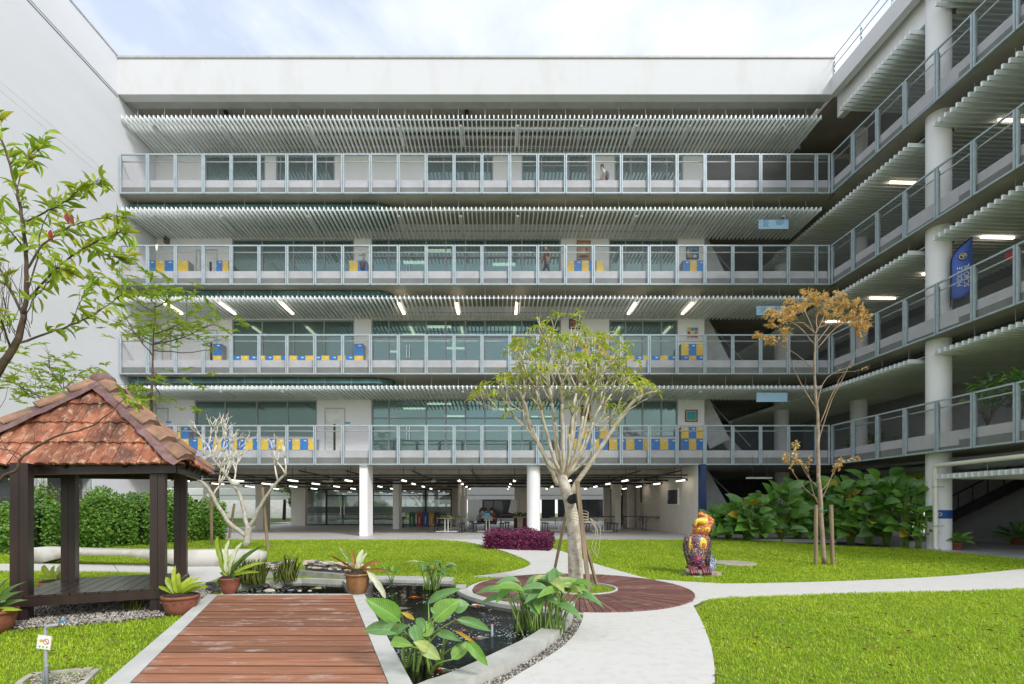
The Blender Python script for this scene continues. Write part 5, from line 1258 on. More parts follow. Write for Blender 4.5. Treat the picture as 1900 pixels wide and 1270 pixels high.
fr = [((x-423)/s_, random.uniform(-.15, .05), (1068-y)/s_, w_, m) for x, y, w_, m in [(394, 988, .085, 0), (421, 998, .075, 1), (440, 1002, .07, 1), (422, 1020, .10, 0), (470, 1003, .05, 3), (462, 1010, .055, 0), (480, 1035, .06, 0), (478, 1053, .05, 0), (407, 1030, .08, 0), (450, 1025, .07, 0)]]
fr += [(random.uniform(-.22, .2), random.uniform(-.2, .1), random.uniform(-.22, .10), .05, 3) for k in range(22)]
fern((q.x, q.y+.05, TZ+.27), fr, 'nest_fern', 'tall bird nest fern with yellow green fronds in the small reddish pot')
q = G(661, 1103, TZ)
pot([(.115, 0), (.13, .01), (.17, .12), (.185, .24), (.185, .29), (.21, .30), (.21, .325), (.18, .325)], GLAZE, (q.x, q.y+.08, TZ), 'flower_pot', 'larger round glazed brown pot on the far right corner of the boardwalk frame')
fr = [((x-661)/s_, random.uniform(-.15, .05), (1058-y)/s_, w_, m) for x, y, w_, m in [(612, 1018, .03, 2), (622, 1006, .03, 1), (648, 1013, .06, 2), (668, 1014, .09, 1), (612, 1036, .03, 2), (676, 1020, .05, 1), (702, 1030, .05, 2), (727, 1048, .05, 2), (690, 1030, .03, 2)]]
f = fern((q.x, q.y+.08, TZ+.34), fr, 'nest_fern', 'ragged fern with white and brown fronds in the glazed brown pot')
inst('frond', me_s[1], f, lmat(Vector((.16, -.05, .02)), Vector((.52, -.2, -.36)), .10, Vector((.5, -1, .5))))
p = MB(); p.ell((0, 0, 0), (.12, .12, .06), None, 10, 6); p.build('crown', SOIL, f)
q = G(335, 1141, 0)
pot([(.13, 0), (.15, .01), (.19, .09), (.215, .2), (.22, .235), (.235, .24), (.235, .275), (.21, .275)], TERRA, (q.x, q.y, 0), 'flower_pot', 'wide studded terracotta bowl at the corner post of the pavilion', True, .275)
s_ = F/q.y
fr = [((x-335)/s_, random.uniform(-.15, .1), (1104-y)/s_, w_, m) for x, y, w_, m in [(296, 1083, .05, 0), (312, 1068, .09, 0), (329, 1062, .10, 0), (329, 1050, .07, 0), (348, 1068, .09, 0), (362, 1068, .06, 0), (378, 1074, .06, 0), (384, 1082, .05, 0), (305, 1092, .05, 0), (368, 1084, .05, 0), (320, 1078, .08, 0), (340, 1075, .08, 0)]]
fern((q.x, q.y, .27), fr, 'nest_fern', 'compact light green fern in the wide terracotta bowl')
q = Vector((-6.0, 5.75, 0))
pot([(.13, 0), (.15, .01), (.19, .09), (.215, .2), (.22, .235), (.235, .24), (.235, .275), (.21, .275)], TERRA, q, 'flower_pot', 'ribbed terracotta bowl cut by the left edge of the photo')
fern((q.x, q.y, .27), [(.28, -.1, .26, .07, 3), (.22, 0, .36, .06, 3), (.36, -.1, .05, .05, 0), (.05, 0, .4, .07, 3), (-.2, 0, .3, .07, 3), (.30, 0, .16, .06, 3)], 'nest_fern', 'dull green fern at the left edge of the photo')
q = Vector((-7.3, 8.0, 0))
pot([(.13, 0), (.15, .01), (.19, .09), (.215, .2), (.235, .24), (.235, .275), (.21, .275)], TERRA, q, 'flower_pot', 'terracotta bowl behind the pavilion platform', False)
fern((q.x, q.y, .27), [(-.28, 0, .30, .09, 0), (.0, -.1, .26, .08, 0), (.25, 0, .32, .07, 0), (.35, 0, .12, .06, 0), (-.2, -.1, .12, .07, 0), (.12, 0, .38, .07, 1)], 'nest_fern', 'yellow green fern behind the pavilion platform')
def leafpot(px, py, r, h, label, lab2, mesh, n, ll, z=None, Y=None, mat=TERRA, sc=1):
    q = G(px, py, z if z is not None else 0) if Y is None else P(px, py, Y)
    pot([(r*.65, 0), (r*.7, .01), (r, h*.9), (r*1.08, h*.9), (r*1.08, h), (r*.9, h)], mat, q, 'flower_pot', label)
    t = thing('potted_plant', lab2, 'plant', (q.x, q.y, q.z+h)); st = MB()
    for k in range(n):
        d = rdir(.1, 1); st.tube([(0, 0, 0), d*ll*.8], .006, 4); inst('leaf', random.choice(mesh), t, lmat(d*ll*.8*random.uniform(.5, 1), d*ll*.8+(d+rdir()*.5)*ll*.7, ll*.38, Vector((0, -.5, 1))))
    st.build('stems', L_STEM, t)
leafpot(1775, 1021, .19, .26, 'square looking red brown pot on a saucer beside the round column', 'bright yellow green leafy plant beside the round column', [me_cl, me_a[0]], 22, .34)
leafpot(1886, 1012, .19, .24, 'terracotta pot in the shade of the wing at the right edge', 'dark leafy plant in the shade of the wing at the right edge', me_c, 26, .45)
# ================================================================== PAVILION
pv = thing('pavilion', 'small garden pavilion with weathered orange clay tile roof on four dark posts', 'pavilion')
P1, P2, P3 = Vector((-6.16, 6.27, 0)), Vector((-4.82, 6.88, 0)), Vector((-6.73, 7.62, 0)); P4 = P2+P3-P1
ex_ = (P2-P1).normalized(); ey_ = (P3-P1).normalized(); pa = math.atan2(ex_.y, ex_.x)
RZp = Matrix.Rotation(pa, 4, 'Z')
for q in (P1, P2, P3, P4):
    p = MB(); M = Matrix.Translation(q) @ RZp
    p.box(-.088, .0, -.088, .088, 0, 2.06, 0, M); p.box(.004, .088, -.088, .088, 0, 2.06, 0, M); p.build('post', WOODD, pv)
cN = (P1+P4)/2; M = Matrix.Translation(cN) @ RZp; Lh = (P2-P1).length/2
for k in range(11):       # platform boards, laid on the diagonal of the view
    a = -Lh-.12+(2*Lh+.24)*k/11; w_ = (2*Lh+.24)/11
    p = MB(); p.box(a+.005, a+w_-.005, -Lh-.13, Lh+.13, .335, .365, 0, M); p.build('board', pm('wet_dark_board', (.045, .030, .026), .22, col2=(.03, .02, .018), scale=5, obj=.2, spec=.6), pv)
p = MB()
for s_ in (-1, 1):
    p.box(-Lh-.13, Lh+.13, s_*(Lh+.10)-.025, s_*(Lh+.10)+.025, .22, .333, 0, M); p.box(s_*(Lh+.10)-.025, s_*(Lh+.10)+.025, -Lh-.07, Lh+.07, .22, .333, 0, M); p.box(s_*Lh*.4-.03, s_*Lh*.4+.03, -Lh-.07, Lh+.07, .2, .332, 0, M)
p.build('platform_beams', WOODD, pv)
FL, FR, BR_ = P(-135, 866, 6.2), P(345, 862, 6.75), P(388, 880, 8.8); BL_ = FL+BR_-FR; BL_.z = 2.1
AP = P(191, 711, 7.4)
p = MB()
for a, c in ((FL, FR), (FR, BR_), (BR_, BL_), (BL_, FL)):
    i_ = lambda v: v.lerp(Vector((AP.x, AP.y, v.z)), .10)+Vector((0, 0, -.05)); p.bar(i_(a), i_(c), .05, .13)
for c in (FL, FR, BR_, BL_): p.bar(c.lerp(AP, .03)+Vector((0, 0, -.07)), AP+Vector((0, 0, -.16)), .06, .10)
for a, c in ((FL, FR), (FR, BR_), (BL_, FL)):
    for t in (.25, .5, .75): q = a.lerp(c, t); p.bar(q.lerp(AP, .04)+Vector((0, 0, -.07)), q.lerp(AP, .9)+Vector((0, 0, -.10)), .04, .06)
p.build('roof_frame', WOODD, pv)
def tilemat():
    m = pm('clay_tile', (.50, .185, .09), .75, col2=(.30, .09, .05), scale=6, bump=.35, bscale=40, obj=.22, lo=.3, hi=.7)
    t = m.node_tree; b = t.nodes['Principled BSDF']; N = t.nodes.new; L = t.links.new; src = b.inputs['Base Color'].links[0].from_socket
    g = N('ShaderNodeNewGeometry')
    for sc_, lo, hi, col, st in ((3.2, .47, .62, (.075, .04, .032), (1, 1, .6)), (11, .52, .66, (.70, .47, .33), (1.6, 1, .5)), (22, .60, .72, (.05, .035, .03), (1, 1, 1))):
        mp = N('ShaderNodeMapping'); mp.inputs['Scale'].default_value = st; n = N('ShaderNodeTexNoise'); n.inputs['Scale'].default_value = sc_; n.inputs['Detail'].default_value = 7; n.inputs['Roughness'].default_value = .7
        L(g.outputs['Position'], mp.inputs[0]); L(mp.outputs[0], n.inputs['Vector']); r = N('ShaderNodeMapRange'); r.inputs[1].default_value = lo; r.inputs[2].default_value = hi; r.inputs[4].default_value = .8; L(n.outputs['Fac'], r.inputs[0])
        mx = N('ShaderNodeMix'); mx.data_type = 'RGBA'; mx.inputs[7].default_value = (*col, 1); L(r.outputs[0], mx.inputs[0]); L(src, mx.inputs[6]); src = mx.outputs[2]
    L(src, b.inputs['Base Color']); return m
TILE = tilemat()
ROWS = [0, .235, .47, .70, .93]
def roofface(A, B, nb, name='tile', t0=0.0, slope=True):
    e = (B-A); Lb = e.length; e.normalize(); base_pt = A+e*((AP-A).dot(e)); up = AP-base_pt; Ls = up.length; up.normalize(); nr = e.cross(up).normalized()
    if nr.z < 0: nr = -nr
    sa = (AP-A).dot(e)            # where the apex projects along the eave
    tw_ = Lb/nb
    for i in range(len(ROWS)-1):
        ta, tb_ = ROWS[i], min(.985, ROWS[i+1]+.04)
        for j in range(-1, nb+1):
            off = (i % 2)*.5; s0, s1 = (j+off)*tw_, (j+off+1)*tw_
            lo_a, hi_a = sa*ta, Lb-(Lb-sa)*ta; lo_b, hi_b = sa*tb_, Lb-(Lb-sa)*tb_
            if s1 <= lo_a+.02 or s0 >= hi_a-.02: continue
            m = 16; V = []; jt = random.uniform(-.008, .008); lift = random.uniform(-.006, .010)
            for row, (t, lo, hi, hz) in enumerate(((ta, lo_a, hi_a, .055), (ta, lo_a, hi_a, .030), (ta+(tb_-ta)*.5, (lo_a+lo_b)/2, (hi_a+hi_b)/2, .02), (tb_, lo_b, hi_b, .004))):
                for q in range(m+1):
                    s = min(max(s0+.007+(s1-s0-.014)*q/m, lo), hi); ph = q/m
                    wv = .030*abs(math.sin(ph*2*PI))**1.2+(.012 if q in (0, 1) else 0)
                    dep = t*Ls+(jt if row < 2 else 0)-(0 if row > 1 else .012)
                    h = (hz+.006+wv+lift) if row == 1 else ((hz-.052+wv*.9+lift) if row == 0 else hz+wv+lift*.5)
                    V.append(A+e*s+up*dep+nr*h)
            p = MB(); p.add(V, [(r*(m+1)+q, r*(m+1)+q+1, (r+1)*(m+1)+q+1, (r+1)*(m+1)+q) for r in range(3) for q in range(m)]); p.build(name, TILE, pv, False)
roofface(FL, FR, 10); roofface(FR, BR_, 7); roofface(BL_, FL, 7); roofface(BR_, BL_, 10)
MORT = pm('purple_mortar', (.16, .075, .075), .8, col2=(.24, .15, .14), scale=9, bump=.6, bscale=22)
HIPT = pm('hip_tile', (.36, .20, .12), .8, col2=(.20, .12, .08), scale=6, bump=.3, obj=.28)
for c in (FL, FR, BR_, BL_):
    d = AP-c; l = d.length; d.normalize(); side = d.cross(Vector((0, 0, 1))).normalized(); upn = side.cross(d).normalized()
    V = []; n = 16
    for k in range(n+1):     # rough bed of mortar under the hip tiles
        q = c.lerp(AP, k/n); wd = .19+random.uniform(-.03, .03); V += [q-side*wd+upn*(-.035+random.uniform(-.01, .01)), q-side*.10+upn*.055, q+upn*.10, q+side*.10+upn*.055, q+side*wd+upn*(-.035+random.uniform(-.01, .01))]
    p = MB(); p.add(V, [(k*5+j, k*5+j+1, k*5+j+6, k*5+j+5) for k in range(n) for j in range(4)]); p.build('mortar_bed', MORT, pv, True)
    for k in range(5):
        a_ = c+d*(l*(k/5+.012)); b_ = c+d*(l*((k+.86)/5)); w0 = .125; th = .0
        V = []
        for q, hh in ((a_, .155), (b_, .115)):
            V += [q-side*w0+upn*(hh-.075), q-side*w0*.45+upn*hh, q+side*w0*.45+upn*hh, q+side*w0+upn*(hh-.075), q-side*w0+upn*(hh-.10), q+side*w0+upn*(hh-.10)]
        p = MB(); p.add(V, [(0,1,7,6), (1,2,8,7), (2,3,9,8), (4,0,6,10), (3,5,11,9), (0,4,5,3,2,1), (6,7,8,9,11,10)]); p.build('hip_tile', HIPT, pv)
p = MB(); p.ell(AP+Vector((0, 0, .03)), (.17, .17, .12), None, 10, 6); p.build('ridge_cap', MORT, pv, True)

# ------------------------------------------------------------------ curved bench, manhole, tap
bt = []; e0, e1 = P(55, 1045, 13.0), P(487, 1050, 12.4)
p = MB(); n = 26; V = []
for k in range(n+1):
    t = k/n; q = Vector((e0.x+(e1.x-e0.x)*t, 13.1-.9*math.sin(PI*t)*.55-.7*t, 0)); zt_ = .44-.02*t-(.08*(1-min(1, t/.06))**2)-(.08*(1-min(1, (1-t)/.06))**2)
    ar = .30*max(0, math.sin(PI*min(1, max(0, (t-.10)/.62))))**.7; zb_ = .02+min(ar, .27)*(1 if t < .8 else 1); wd = .26
    V += [q+Vector((0, -wd, zb_)), q+Vector((0, -wd, zt_-.03)), q+Vector((0, -wd+.03, zt_)), q+Vector((0, wd-.03, zt_)), q+Vector((0, wd, zt_-.03)), q+Vector((0, wd, zb_))]
p.add(V, [(k*6+j, k*6+(j+1) % 6, (k+1)*6+(j+1) % 6, (k+1)*6+j) for k in range(n) for j in range(6)]+[(5,4,3,2,1,0), tuple(n*6+j for j in range(6))])
o = p.build('concrete_bench', pm('stained_white_concrete', (.60, .58, .53), .85, col2=(.36, .31, .24), scale=1.6, lo=.42, hi=.75, bump=.15), None, True); tag(o, 'long curved whitish concrete bench with an arched underside', 'bench')
q = G(1362, 1047); p = MB(); p.lathe([(0, .045), (.52, .045), (.55, .03), (.55, .0)], q, 28); o = p.build('manhole_cover', pm('manhole_concrete', (.36, .33, .27), .9, .2, 5)); tag(o, 'low round concrete cover in the grass just right of the statue', 'manhole cover')
tp0 = G(88, 1278); GREY = pm('grey_plastic_pipe', (.36, .37, .38), .45, .1)
t = thing('water_tap', 'grey plastic standpipe with a small warning sign and blue handled tap', 'tap', tp0)
p = MB(); p.tube([(0, 0, 0), (-.012, 0, .25), (-.018, 0, .485), (-.012, 0, .505), (.02, 0, .515), (.10, 0, .528)], .0125, 10); p.build('pipe', GREY, t, True)
p = MB(); p.tube([(-.028, 0, 0), (-.028, 0, .13), (-.02, 0, .155), (-.008, 0, .175), (-.005, 0, .20)], .014, 10); p.build('branch_pipe', pm('blue_grey_pipe', (.25, .29, .31), .45), t, True)
p = MB(); p.tube([(.095, 0, .53), (.125, 0, .53), (.13, 0, .505)], .013, 8); p.build('spout', pm('brass', (.45, .38, .25), .35, metal=.8), t, True)
p = MB(); p.box(.105, .16, -.006, .006, .555, .562); p.tube([(.12, 0, .53), (.12, 0, .556)], .005, 6); p.build('tap_handle', pm('blue_handle', (.02, .30, .62), .4), t)
M = Matrix.Translation((-.012, -.016, .385)) @ Matrix.Rotation(.13, 4, 'Y')
p = MB(); p.box(-.056, .056, -.003, .003, -.056, .056, 0, M); sg = p.build('sign_plate', pm('sign_white', (.78, .78, .75), .4), t)
p = MB()
for k in range(16):
    a, c = 2*PI*k/16, 2*PI*(k+1)/16; v = [M @ Vector((.020+r*math.cos(x), -.0045, .008+r*math.sin(x))) for x, r in ((a, .024), (c, .024), (c, .019), (a, .019))]; p.add(v, [(0, 1, 2, 3)])
p.box(-.003, .003, -.0045, -.0035, -.021, .021, 0, M @ Matrix.Translation((.020, 0, .008)) @ Matrix.Rotation(-.8, 4, 'Y')); p.build('prohibition_ring', REDP, sg)
p = MB(); p.ell(M @ Vector((-.02, -.004, .012)), (.018, .002, .012), None, 8, 6); p.build('hand_symbol', pm('sign_orange', (.7, .35, .05), .5), sg)
p = MB()
for dx in (-.03, 0, .03): p.ell(M @ Vector((dx, -.004, -.036)), (.009, .002, .009), None, 8, 6)
p.build('green_dots', pm('sign_green', (.30, .45, .08), .5), sg)
bx = [G(45, 1262), G(172, 1246), G(190, 1250), G(150, 1310), G(0, 1310)]
kb = thing('tap_surround', 'rough low concrete edging round the gravel at the foot of the tap', 'kerb')
for a, c in ((G(35, 1275), G(60, 1258)), (G(60, 1258), G(172, 1247)), (G(180, 1249), G(128, 1300))):
    p = MB(); p.bar(a+Vector((0, 0, .015)), c+Vector((0, 0, .015)), .05, .05); p.build('edging', pm('worn_concrete', (.42, .39, .33), .9, .2, 6), kb)
gravel('tap_gravel', 'small patch of gravel and dead leaves round the tap', [xy(G(40, 1300)), xy(G(62, 1261)), xy(G(168, 1251)), xy(G(126, 1305))], 800, .014, .01, .02)

# ------------------------------------------------------------------ painted statue
def mosaic(name, cols, scale=26, line=.10, dark=(.02, .015, .03)):
    m = bpy.data.materials.new(name); m.use_nodes = True; t = m.node_tree; b = t.nodes['Principled BSDF']; N = t.nodes.new; L = t.links.new
    g = N('ShaderNodeTexCoord'); v = N('ShaderNodeTexVoronoi'); v.inputs['Scale'].default_value = scale; v2 = N('ShaderNodeTexVoronoi'); v2.feature = 'DISTANCE_TO_EDGE'; v2.inputs['Scale'].default_value = scale
    L(g.outputs['Object'], v.inputs['Vector']); L(g.outputs['Object'], v2.inputs['Vector'])
    sp = N('ShaderNodeSeparateColor'); L(v.outputs['Color'], sp.inputs[0]); r = N('ShaderNodeValToRGB'); r.color_ramp.interpolation = 'CONSTANT'
    while len(r.color_ramp.elements) < len(cols): r.color_ramp.elements.new(.5)
    for i, c in enumerate(cols): r.color_ramp.elements[i].position = i/len(cols); r.color_ramp.elements[i].color = (*c, 1)
    L(sp.outputs[0], r.inputs[0]); lt = N('ShaderNodeMath'); lt.operation = 'LESS_THAN'; lt.inputs[1].default_value = line; L(v2.outputs['Distance'], lt.inputs[0])
    mx = N('ShaderNodeMix'); mx.data_type = 'RGBA'; mx.inputs[7].default_value = (*dark, 1); L(lt.outputs[0], mx.inputs[0]); L(r.outputs[0], mx.inputs[6]); L(mx.outputs[2], b.inputs['Base Color']); b.inputs['Roughness'].default_value = .35
    return m
MBODY = mosaic('mosaic_body', [(.42, .20, .16), (.18, .12, .26), (.60, .33, .14), (.48, .45, .52), (.28, .10, .08)]); MFUR = mosaic('mosaic_wing', [(.10, .06, .05), (.20, .11, .08), (.30, .24, .22), (.06, .05, .08)], 40)
MOR = mosaic('mosaic_orange', [(.75, .25, .03), (.60, .12, .04), (.80, .40, .05), (.45, .10, .06)], 24, .05, (.25, .06, .03)); MYE = mosaic('mosaic_yellow', [(.85, .60, .05), (.85, .45, .04), (.75, .65, .15)], 24, .04, (.5, .25, .03))
MBL = mosaic('mosaic_blue', [(.50, .52, .62), (.12, .16, .45), (.55, .58, .60), (.30, .36, .55)], 30); MPK = mosaic('mosaic_pink', [(.75, .18, .22), (.70, .30, .30), (.6, .10, .12)], 22, .03, (.4, .05, .08)); MRD = mosaic('mosaic_red', [(.42, .04, .05), (.12, .02, .04), (.35, .10, .10)], 30)
SP = G(1292, 1066); t = thing('bird_statue', 'colourful mosaic statue of a seated hornbill with yellow beak perched on a log', 'statue', SP)
ss = F/SP.y
def sp_(px, py, dy=0): return Vector(((px-1292)/ss, dy, (1066-py)/ss))
def blob(name, pts, m, n=14, flat=1.0, mi=None):
    """closed body swept through stations (px, py, half width px, depth factor)"""
    p = MB(); o = []
    k = len(pts)
    for i, (px, py, rw, dp, dy) in enumerate(pts):
        c = sp_(px, py, dy); rr_ = rw/ss
        for j in range(n): a = 2*PI*j/n; o.append(c+Vector((rr_*math.cos(a), rr_*dp*math.sin(a), 0)))
    p.v = [tuple(v) for v in o]; p.f = [[i*n+j, i*n+(j+1) % n, (i+1)*n+(j+1) % n, (i+1)*n+j] for i in range(k-1) for j in range(n)]+[list(range((k-1)*n, k*n)), list(reversed(range(n)))]; p.m = [0]*len(p.f)
    ob = p.build(name, m, t, True); return ob
blob('body', [(1291, 1058, 11, .8, 0), (1291, 1050, 15, .85, 0), (1290, 1035, 18, .85, 0), (1291, 1020, 21, .85, 0), (1292, 1006, 23.5, .8, 0), (1293, 998, 23, .8, 0), (1295, 993, 17, .8, 0), (1297, 990, 11, .8, 0)], MBODY)
for (x, y, rx, rz, dy) in ((1297, 1008, 7.5, 11, -.215), (1277, 1009, 4, 12, -.15)):        # yellow shoulder swirls
    p = MB(); p.ell(sp_(x, y, dy+.01), (rx/ss, .03, rz/ss), None, 16, 8); p.build('shoulder_swirl', MYE, t, True)
    p = MB(); p.ell(sp_(x+1, y+3, dy-.012), (rx*.5/ss, .02, rz*.5/ss), None, 12, 6); p.build('swirl_centre', MOR, t, True)
p = MB(); p.ell(sp_(1288, 1035, -.165), (11/ss, .035, 12/ss), None, 18, 8); p.build('rose_window', mosaic('mosaic_purple', [(.05, .02, .16), (.10, .04, .25), (.35, .12, .16)], 30), t, True)
p = MB()
for k in range(12): a = 2*PI*k/12; p.bar(sp_(1288, 1035, -.212), sp_(1288+9*math.cos(a), 1035+10*math.sin(a), -.197), .008, .006)
p.build('rose_spokes', MPK, t)
blob('wing', [(1314, 1052, 3, .8, .02), (1311, 1040, 7, 1, .0), (1310, 1020, 9, 1, 0), (1310, 1005, 10, 1, 0), (1308, 998, 7, 1, 0)], MFUR)
blob('wing', [(1277, 1048, 2, .8, -.02), (1274, 1030, 4, 1, .02), (1272, 1012, 5, 1, .02), (1275, 1002, 5, 1, .02)], MFUR)
blob('head', [(1300, 994, 12, .9, 0), (1301, 988, 15.5, .9, 0), (1303, 980, 17, .9, 0), (1304, 972, 16.5, .9, 0), (1306, 964, 13, .9, 0), (1308, 960, 7, .9, 0)], MOR)
for x, y, r_ in ((1306, 982, 5.5), (1292.5, 982, 3.8)):
    p = MB(); p.ell(sp_(x, y, -.175 if x > 1300 else -.13), (r_/ss, .03, r_*.9/ss), None, 14, 8); p.build('eye_disc', MYE, t, True)
    p = MB(); p.ell(sp_(x, y, -.205 if x > 1300 else -.16), (r_*.4/ss, .014, r_*.35/ss), None, 10, 6); p.build('pupil', MOR, t, True)
p = MB(); p.tube(smooth([sp_(1303, 968, -.1), sp_(1295, 967, -.14), sp_(1287, 968, -.16), sp_(1284, 976, -.17)], 4), [.115-.0085*i for i in range(13)], 12); p.build('beak', MYE, t, True)
p = MB(); p.tube(smooth([sp_(1316, 970, 0), sp_(1308, 963, -.05), sp_(1300, 957, -.08), sp_(1294, 951, -.08)], 4), [.12, .12, .115, .11, .10, .095, .09, .085, .075, .065, .06, .045, .02], 12); p.build('casque', MOR, t, True)
p = MB(); p.ell(sp_(1307, 970, -.12), (8/ss, .06, 5/ss), None, 12, 8); p.build('brow', MPK, t, True)
p = MB(); p.tube(smooth([sp_(1318, 968, -.02), sp_(1317, 985, -.06), sp_(1316, 996, -.02)], 4), [.05, .06, .055, .045, .04, .035, .03, .03, .02], 10); p.build('side_plume', MFUR, t, True)
V = [sp_(1308, 1056, .0), sp_(1318, 1060, -.04), sp_(1334, 1050, .12), sp_(1336, 1040, .2), sp_(1330, 1032, .25), sp_(1318, 1031, .2)]
p = MB(); p.add(V+[v+Vector((.01, .02, -.06)) for v in V], [(0,1,2,3,4,5), (11,10,9,8,7,6)]+[(i, i+6, (i+1) % 6+6, (i+1) % 6) for i in range(6)]); p.build('tail', MBL, t)
p = MB(); p.tube([sp_(1262, 1057, -.30), sp_(1290, 1060, -.32), sp_(1323, 1064, -.34)], [.06, .07, .078], 12); p.build('log', LOGM, t, True)
for x0 in (1270, 1292):
    for k in range(4): p = MB(); x = x0+k*3.8; p.tube(smooth([sp_(x, 1051, -.12), sp_(x, 1051, -.33), sp_(x+.5, 1062, -.41)], 3), .03, 8); p.build('claw', MRD, t, True)
p = MB(); a = sp_(1279, 1070, -.52); p.box(-.10, .10, -.0, .10, 0, .008, 0, Matrix.Translation(a+Vector((0, 0, .03))) @ Matrix.Rotation(.35, 4, 'X')); p.build('plaque', pm('plaque_blue_white', (.50, .60, .66), .3), t)
p = MB(); p.lathe([(0, .02), (.36, .02), (.38, .0)], (.02, .05, 0), 20); p.build('base_slab', pm('worn_concrete', (0,0,0)), t)

# ------------------------------------------------------------------ koi and turtles
def koi(px, py, L_, ang_, m, label, z=WZ-.006):
    q = G(px, py, WZ); t = thing('koi', label, 'fish', (q.x, q.y, z), ang_, 'koi in the pond'); p = MB(); n = 8; st = [(0, .004), (.08, .45), (.25, .85), (.42, 1), (.6, .8), (.8, .4), (.92, .22)]
    for i, (x, r) in enumerate(st):
        for j in range(n): a = 2*PI*j/n; p.v.append((L_*(x-.5), L_*.13*r*math.cos(a)+.02*L_*math.sin(x*5), L_*.10*r*math.sin(a)-.012))
    p.f = [[i*n+j, i*n+(j+1) % n, (i+1)*n+(j+1) % n, (i+1)*n+j] for i in range(6) for j in range(n)]; p.m = [0]*len(p.f); p.build('body', m, t, True)
    p = MB(); p.add([(L_*.40, 0, -.01), (L_*.62, .11*L_, -.01), (L_*.55, 0, -.005), (L_*.62, -.09*L_, -.01)], [(0, 1, 2), (0, 2, 3)]); p.build('tail_fin', m, t)
    for s_ in (-1, 1): p = MB(); p.add([(-L_*.2, s_*L_*.1, -.015), (-L_*.02, s_*L_*.24, -.02), (-L_*.05, s_*L_*.1, -.015)], [(0, 1, 2)]); p.build('pectoral_fin', m, t)
KO = pm('koi_orange', (.85, .20, .03), .3, col2=(.75, .12, .02), scale=20); KR = pm('koi_red_white', (.80, .09, .03), .3, col2=(.85, .8, .75), scale=9, lo=.48, hi=.53); KW = pm('koi_white_orange', (.85, .82, .78), .3, col2=(.85, .28, .04), scale=9, lo=.50, hi=.55)
for a in [(747, 1127, .20, .3, KW, 'white koi with orange patches near the boardwalk'), (771, 1107, .24, .15, KO, 'slim orange koi in the middle of the pale specks'), (817, 1096, .16, 1.3, KO, 'orange koi beside the small rear plant'), (807, 1131, .14, .6, KO, 'orange koi behind the tallest near leaf'),
          (860, 1168, .17, -.3, KO, 'small orange koi left of the red one'), (893, 1181, .21, .25, KR, 'red and white koi with a pale tail in open dark water'), (913, 1157, .18, .5, KO, 'orange koi beside the bushy plant'), (885, 1122, .26, .1, KW, 'pale koi along the inner curved wall'), (819, 1241, .26, .05, KR, 'red and white koi at the near corner of the pond'),
          (702, 1108, .13, .8, KO, 'dim orange koi by the far end of the boardwalk kerb'), (726, 1117, .14, 1.0, KW, 'small white koi near the far end of the boardwalk kerb'), (847, 1154, .16, 2.5, KO, 'orange koi crossing behind the near leaves')]: koi(*a)
for px, py, rz, lb in ((492, 1092, 2.2, 'dark turtle with its neck raised on the rock'), (514, 1094, .3, 'paler turtle beside the dark one')):
    q = G(px, py, WZ); t = thing('turtle', lb, 'turtle', (q.x, q.y, WZ+.02), rz, 'turtles on the pond rocks'); p = MB(); p.ell((0, 0, .02), (.10, .08, .05), None, 14, 8); p.build('shell', pm('turtle_shell_'+lb[:4], (.05, .05, .035) if 'dark' in lb[:4] else (.16, .16, .11), .4, .4, 18), t, True)
    p = MB(); p.tube(smooth([(.08, 0, .02), (.13, 0, .05), (.15, 0, .09)], 3), [.022, .02, .018, .018, .02, .02, .012], 8); p.build('head', DARKM, t, True)
    for sx in (-1, 1):
        for sy in (-1, 1): p = MB(); p.ell((sx*.07, sy*.075, 0), (.035, .02, .012), None, 8, 5); p.build('leg', DARKM, t, True)
for k, (px, py, r_) in enumerate([(500, 1097, .10), (540, 1096, .06), (556, 1097, .05), (590, 1092, .07), (480, 1098, .05), (575, 1097, .05)]):
    q = G(px, py, WZ); p = MB(); p.ell((0, 0, 0), (r_, r_*.7, r_*.4), Matrix.Rotation(k, 4, 'Z'), 9, 6); o = p.build('rock', SL[k % 3] if k != 3 else pm('mossy_rock', (.30, .30, .10), .8, .2), None, False); o.location = (q.x, q.y, WZ+.0); tag(o, ['flat rock under the two turtles', 'small grey rock right of the turtles', 'small buff rock second right of the turtles', 'yellowish mossy rock in the turtle pond', 'pebble left of the turtles', 'little rock beside the mossy one'][k], 'rock', 'rocks in the turtle pond')
q = G(1, 1); p = MB(); a = G(913, 1181, WZ); p.tube([a, a+Vector((0, 0, .13))], .013, 8); o = p.build('outlet_pipe', STEEL); tag(o, 'short grey upright outlet pipe in the koi pond', 'pipe')
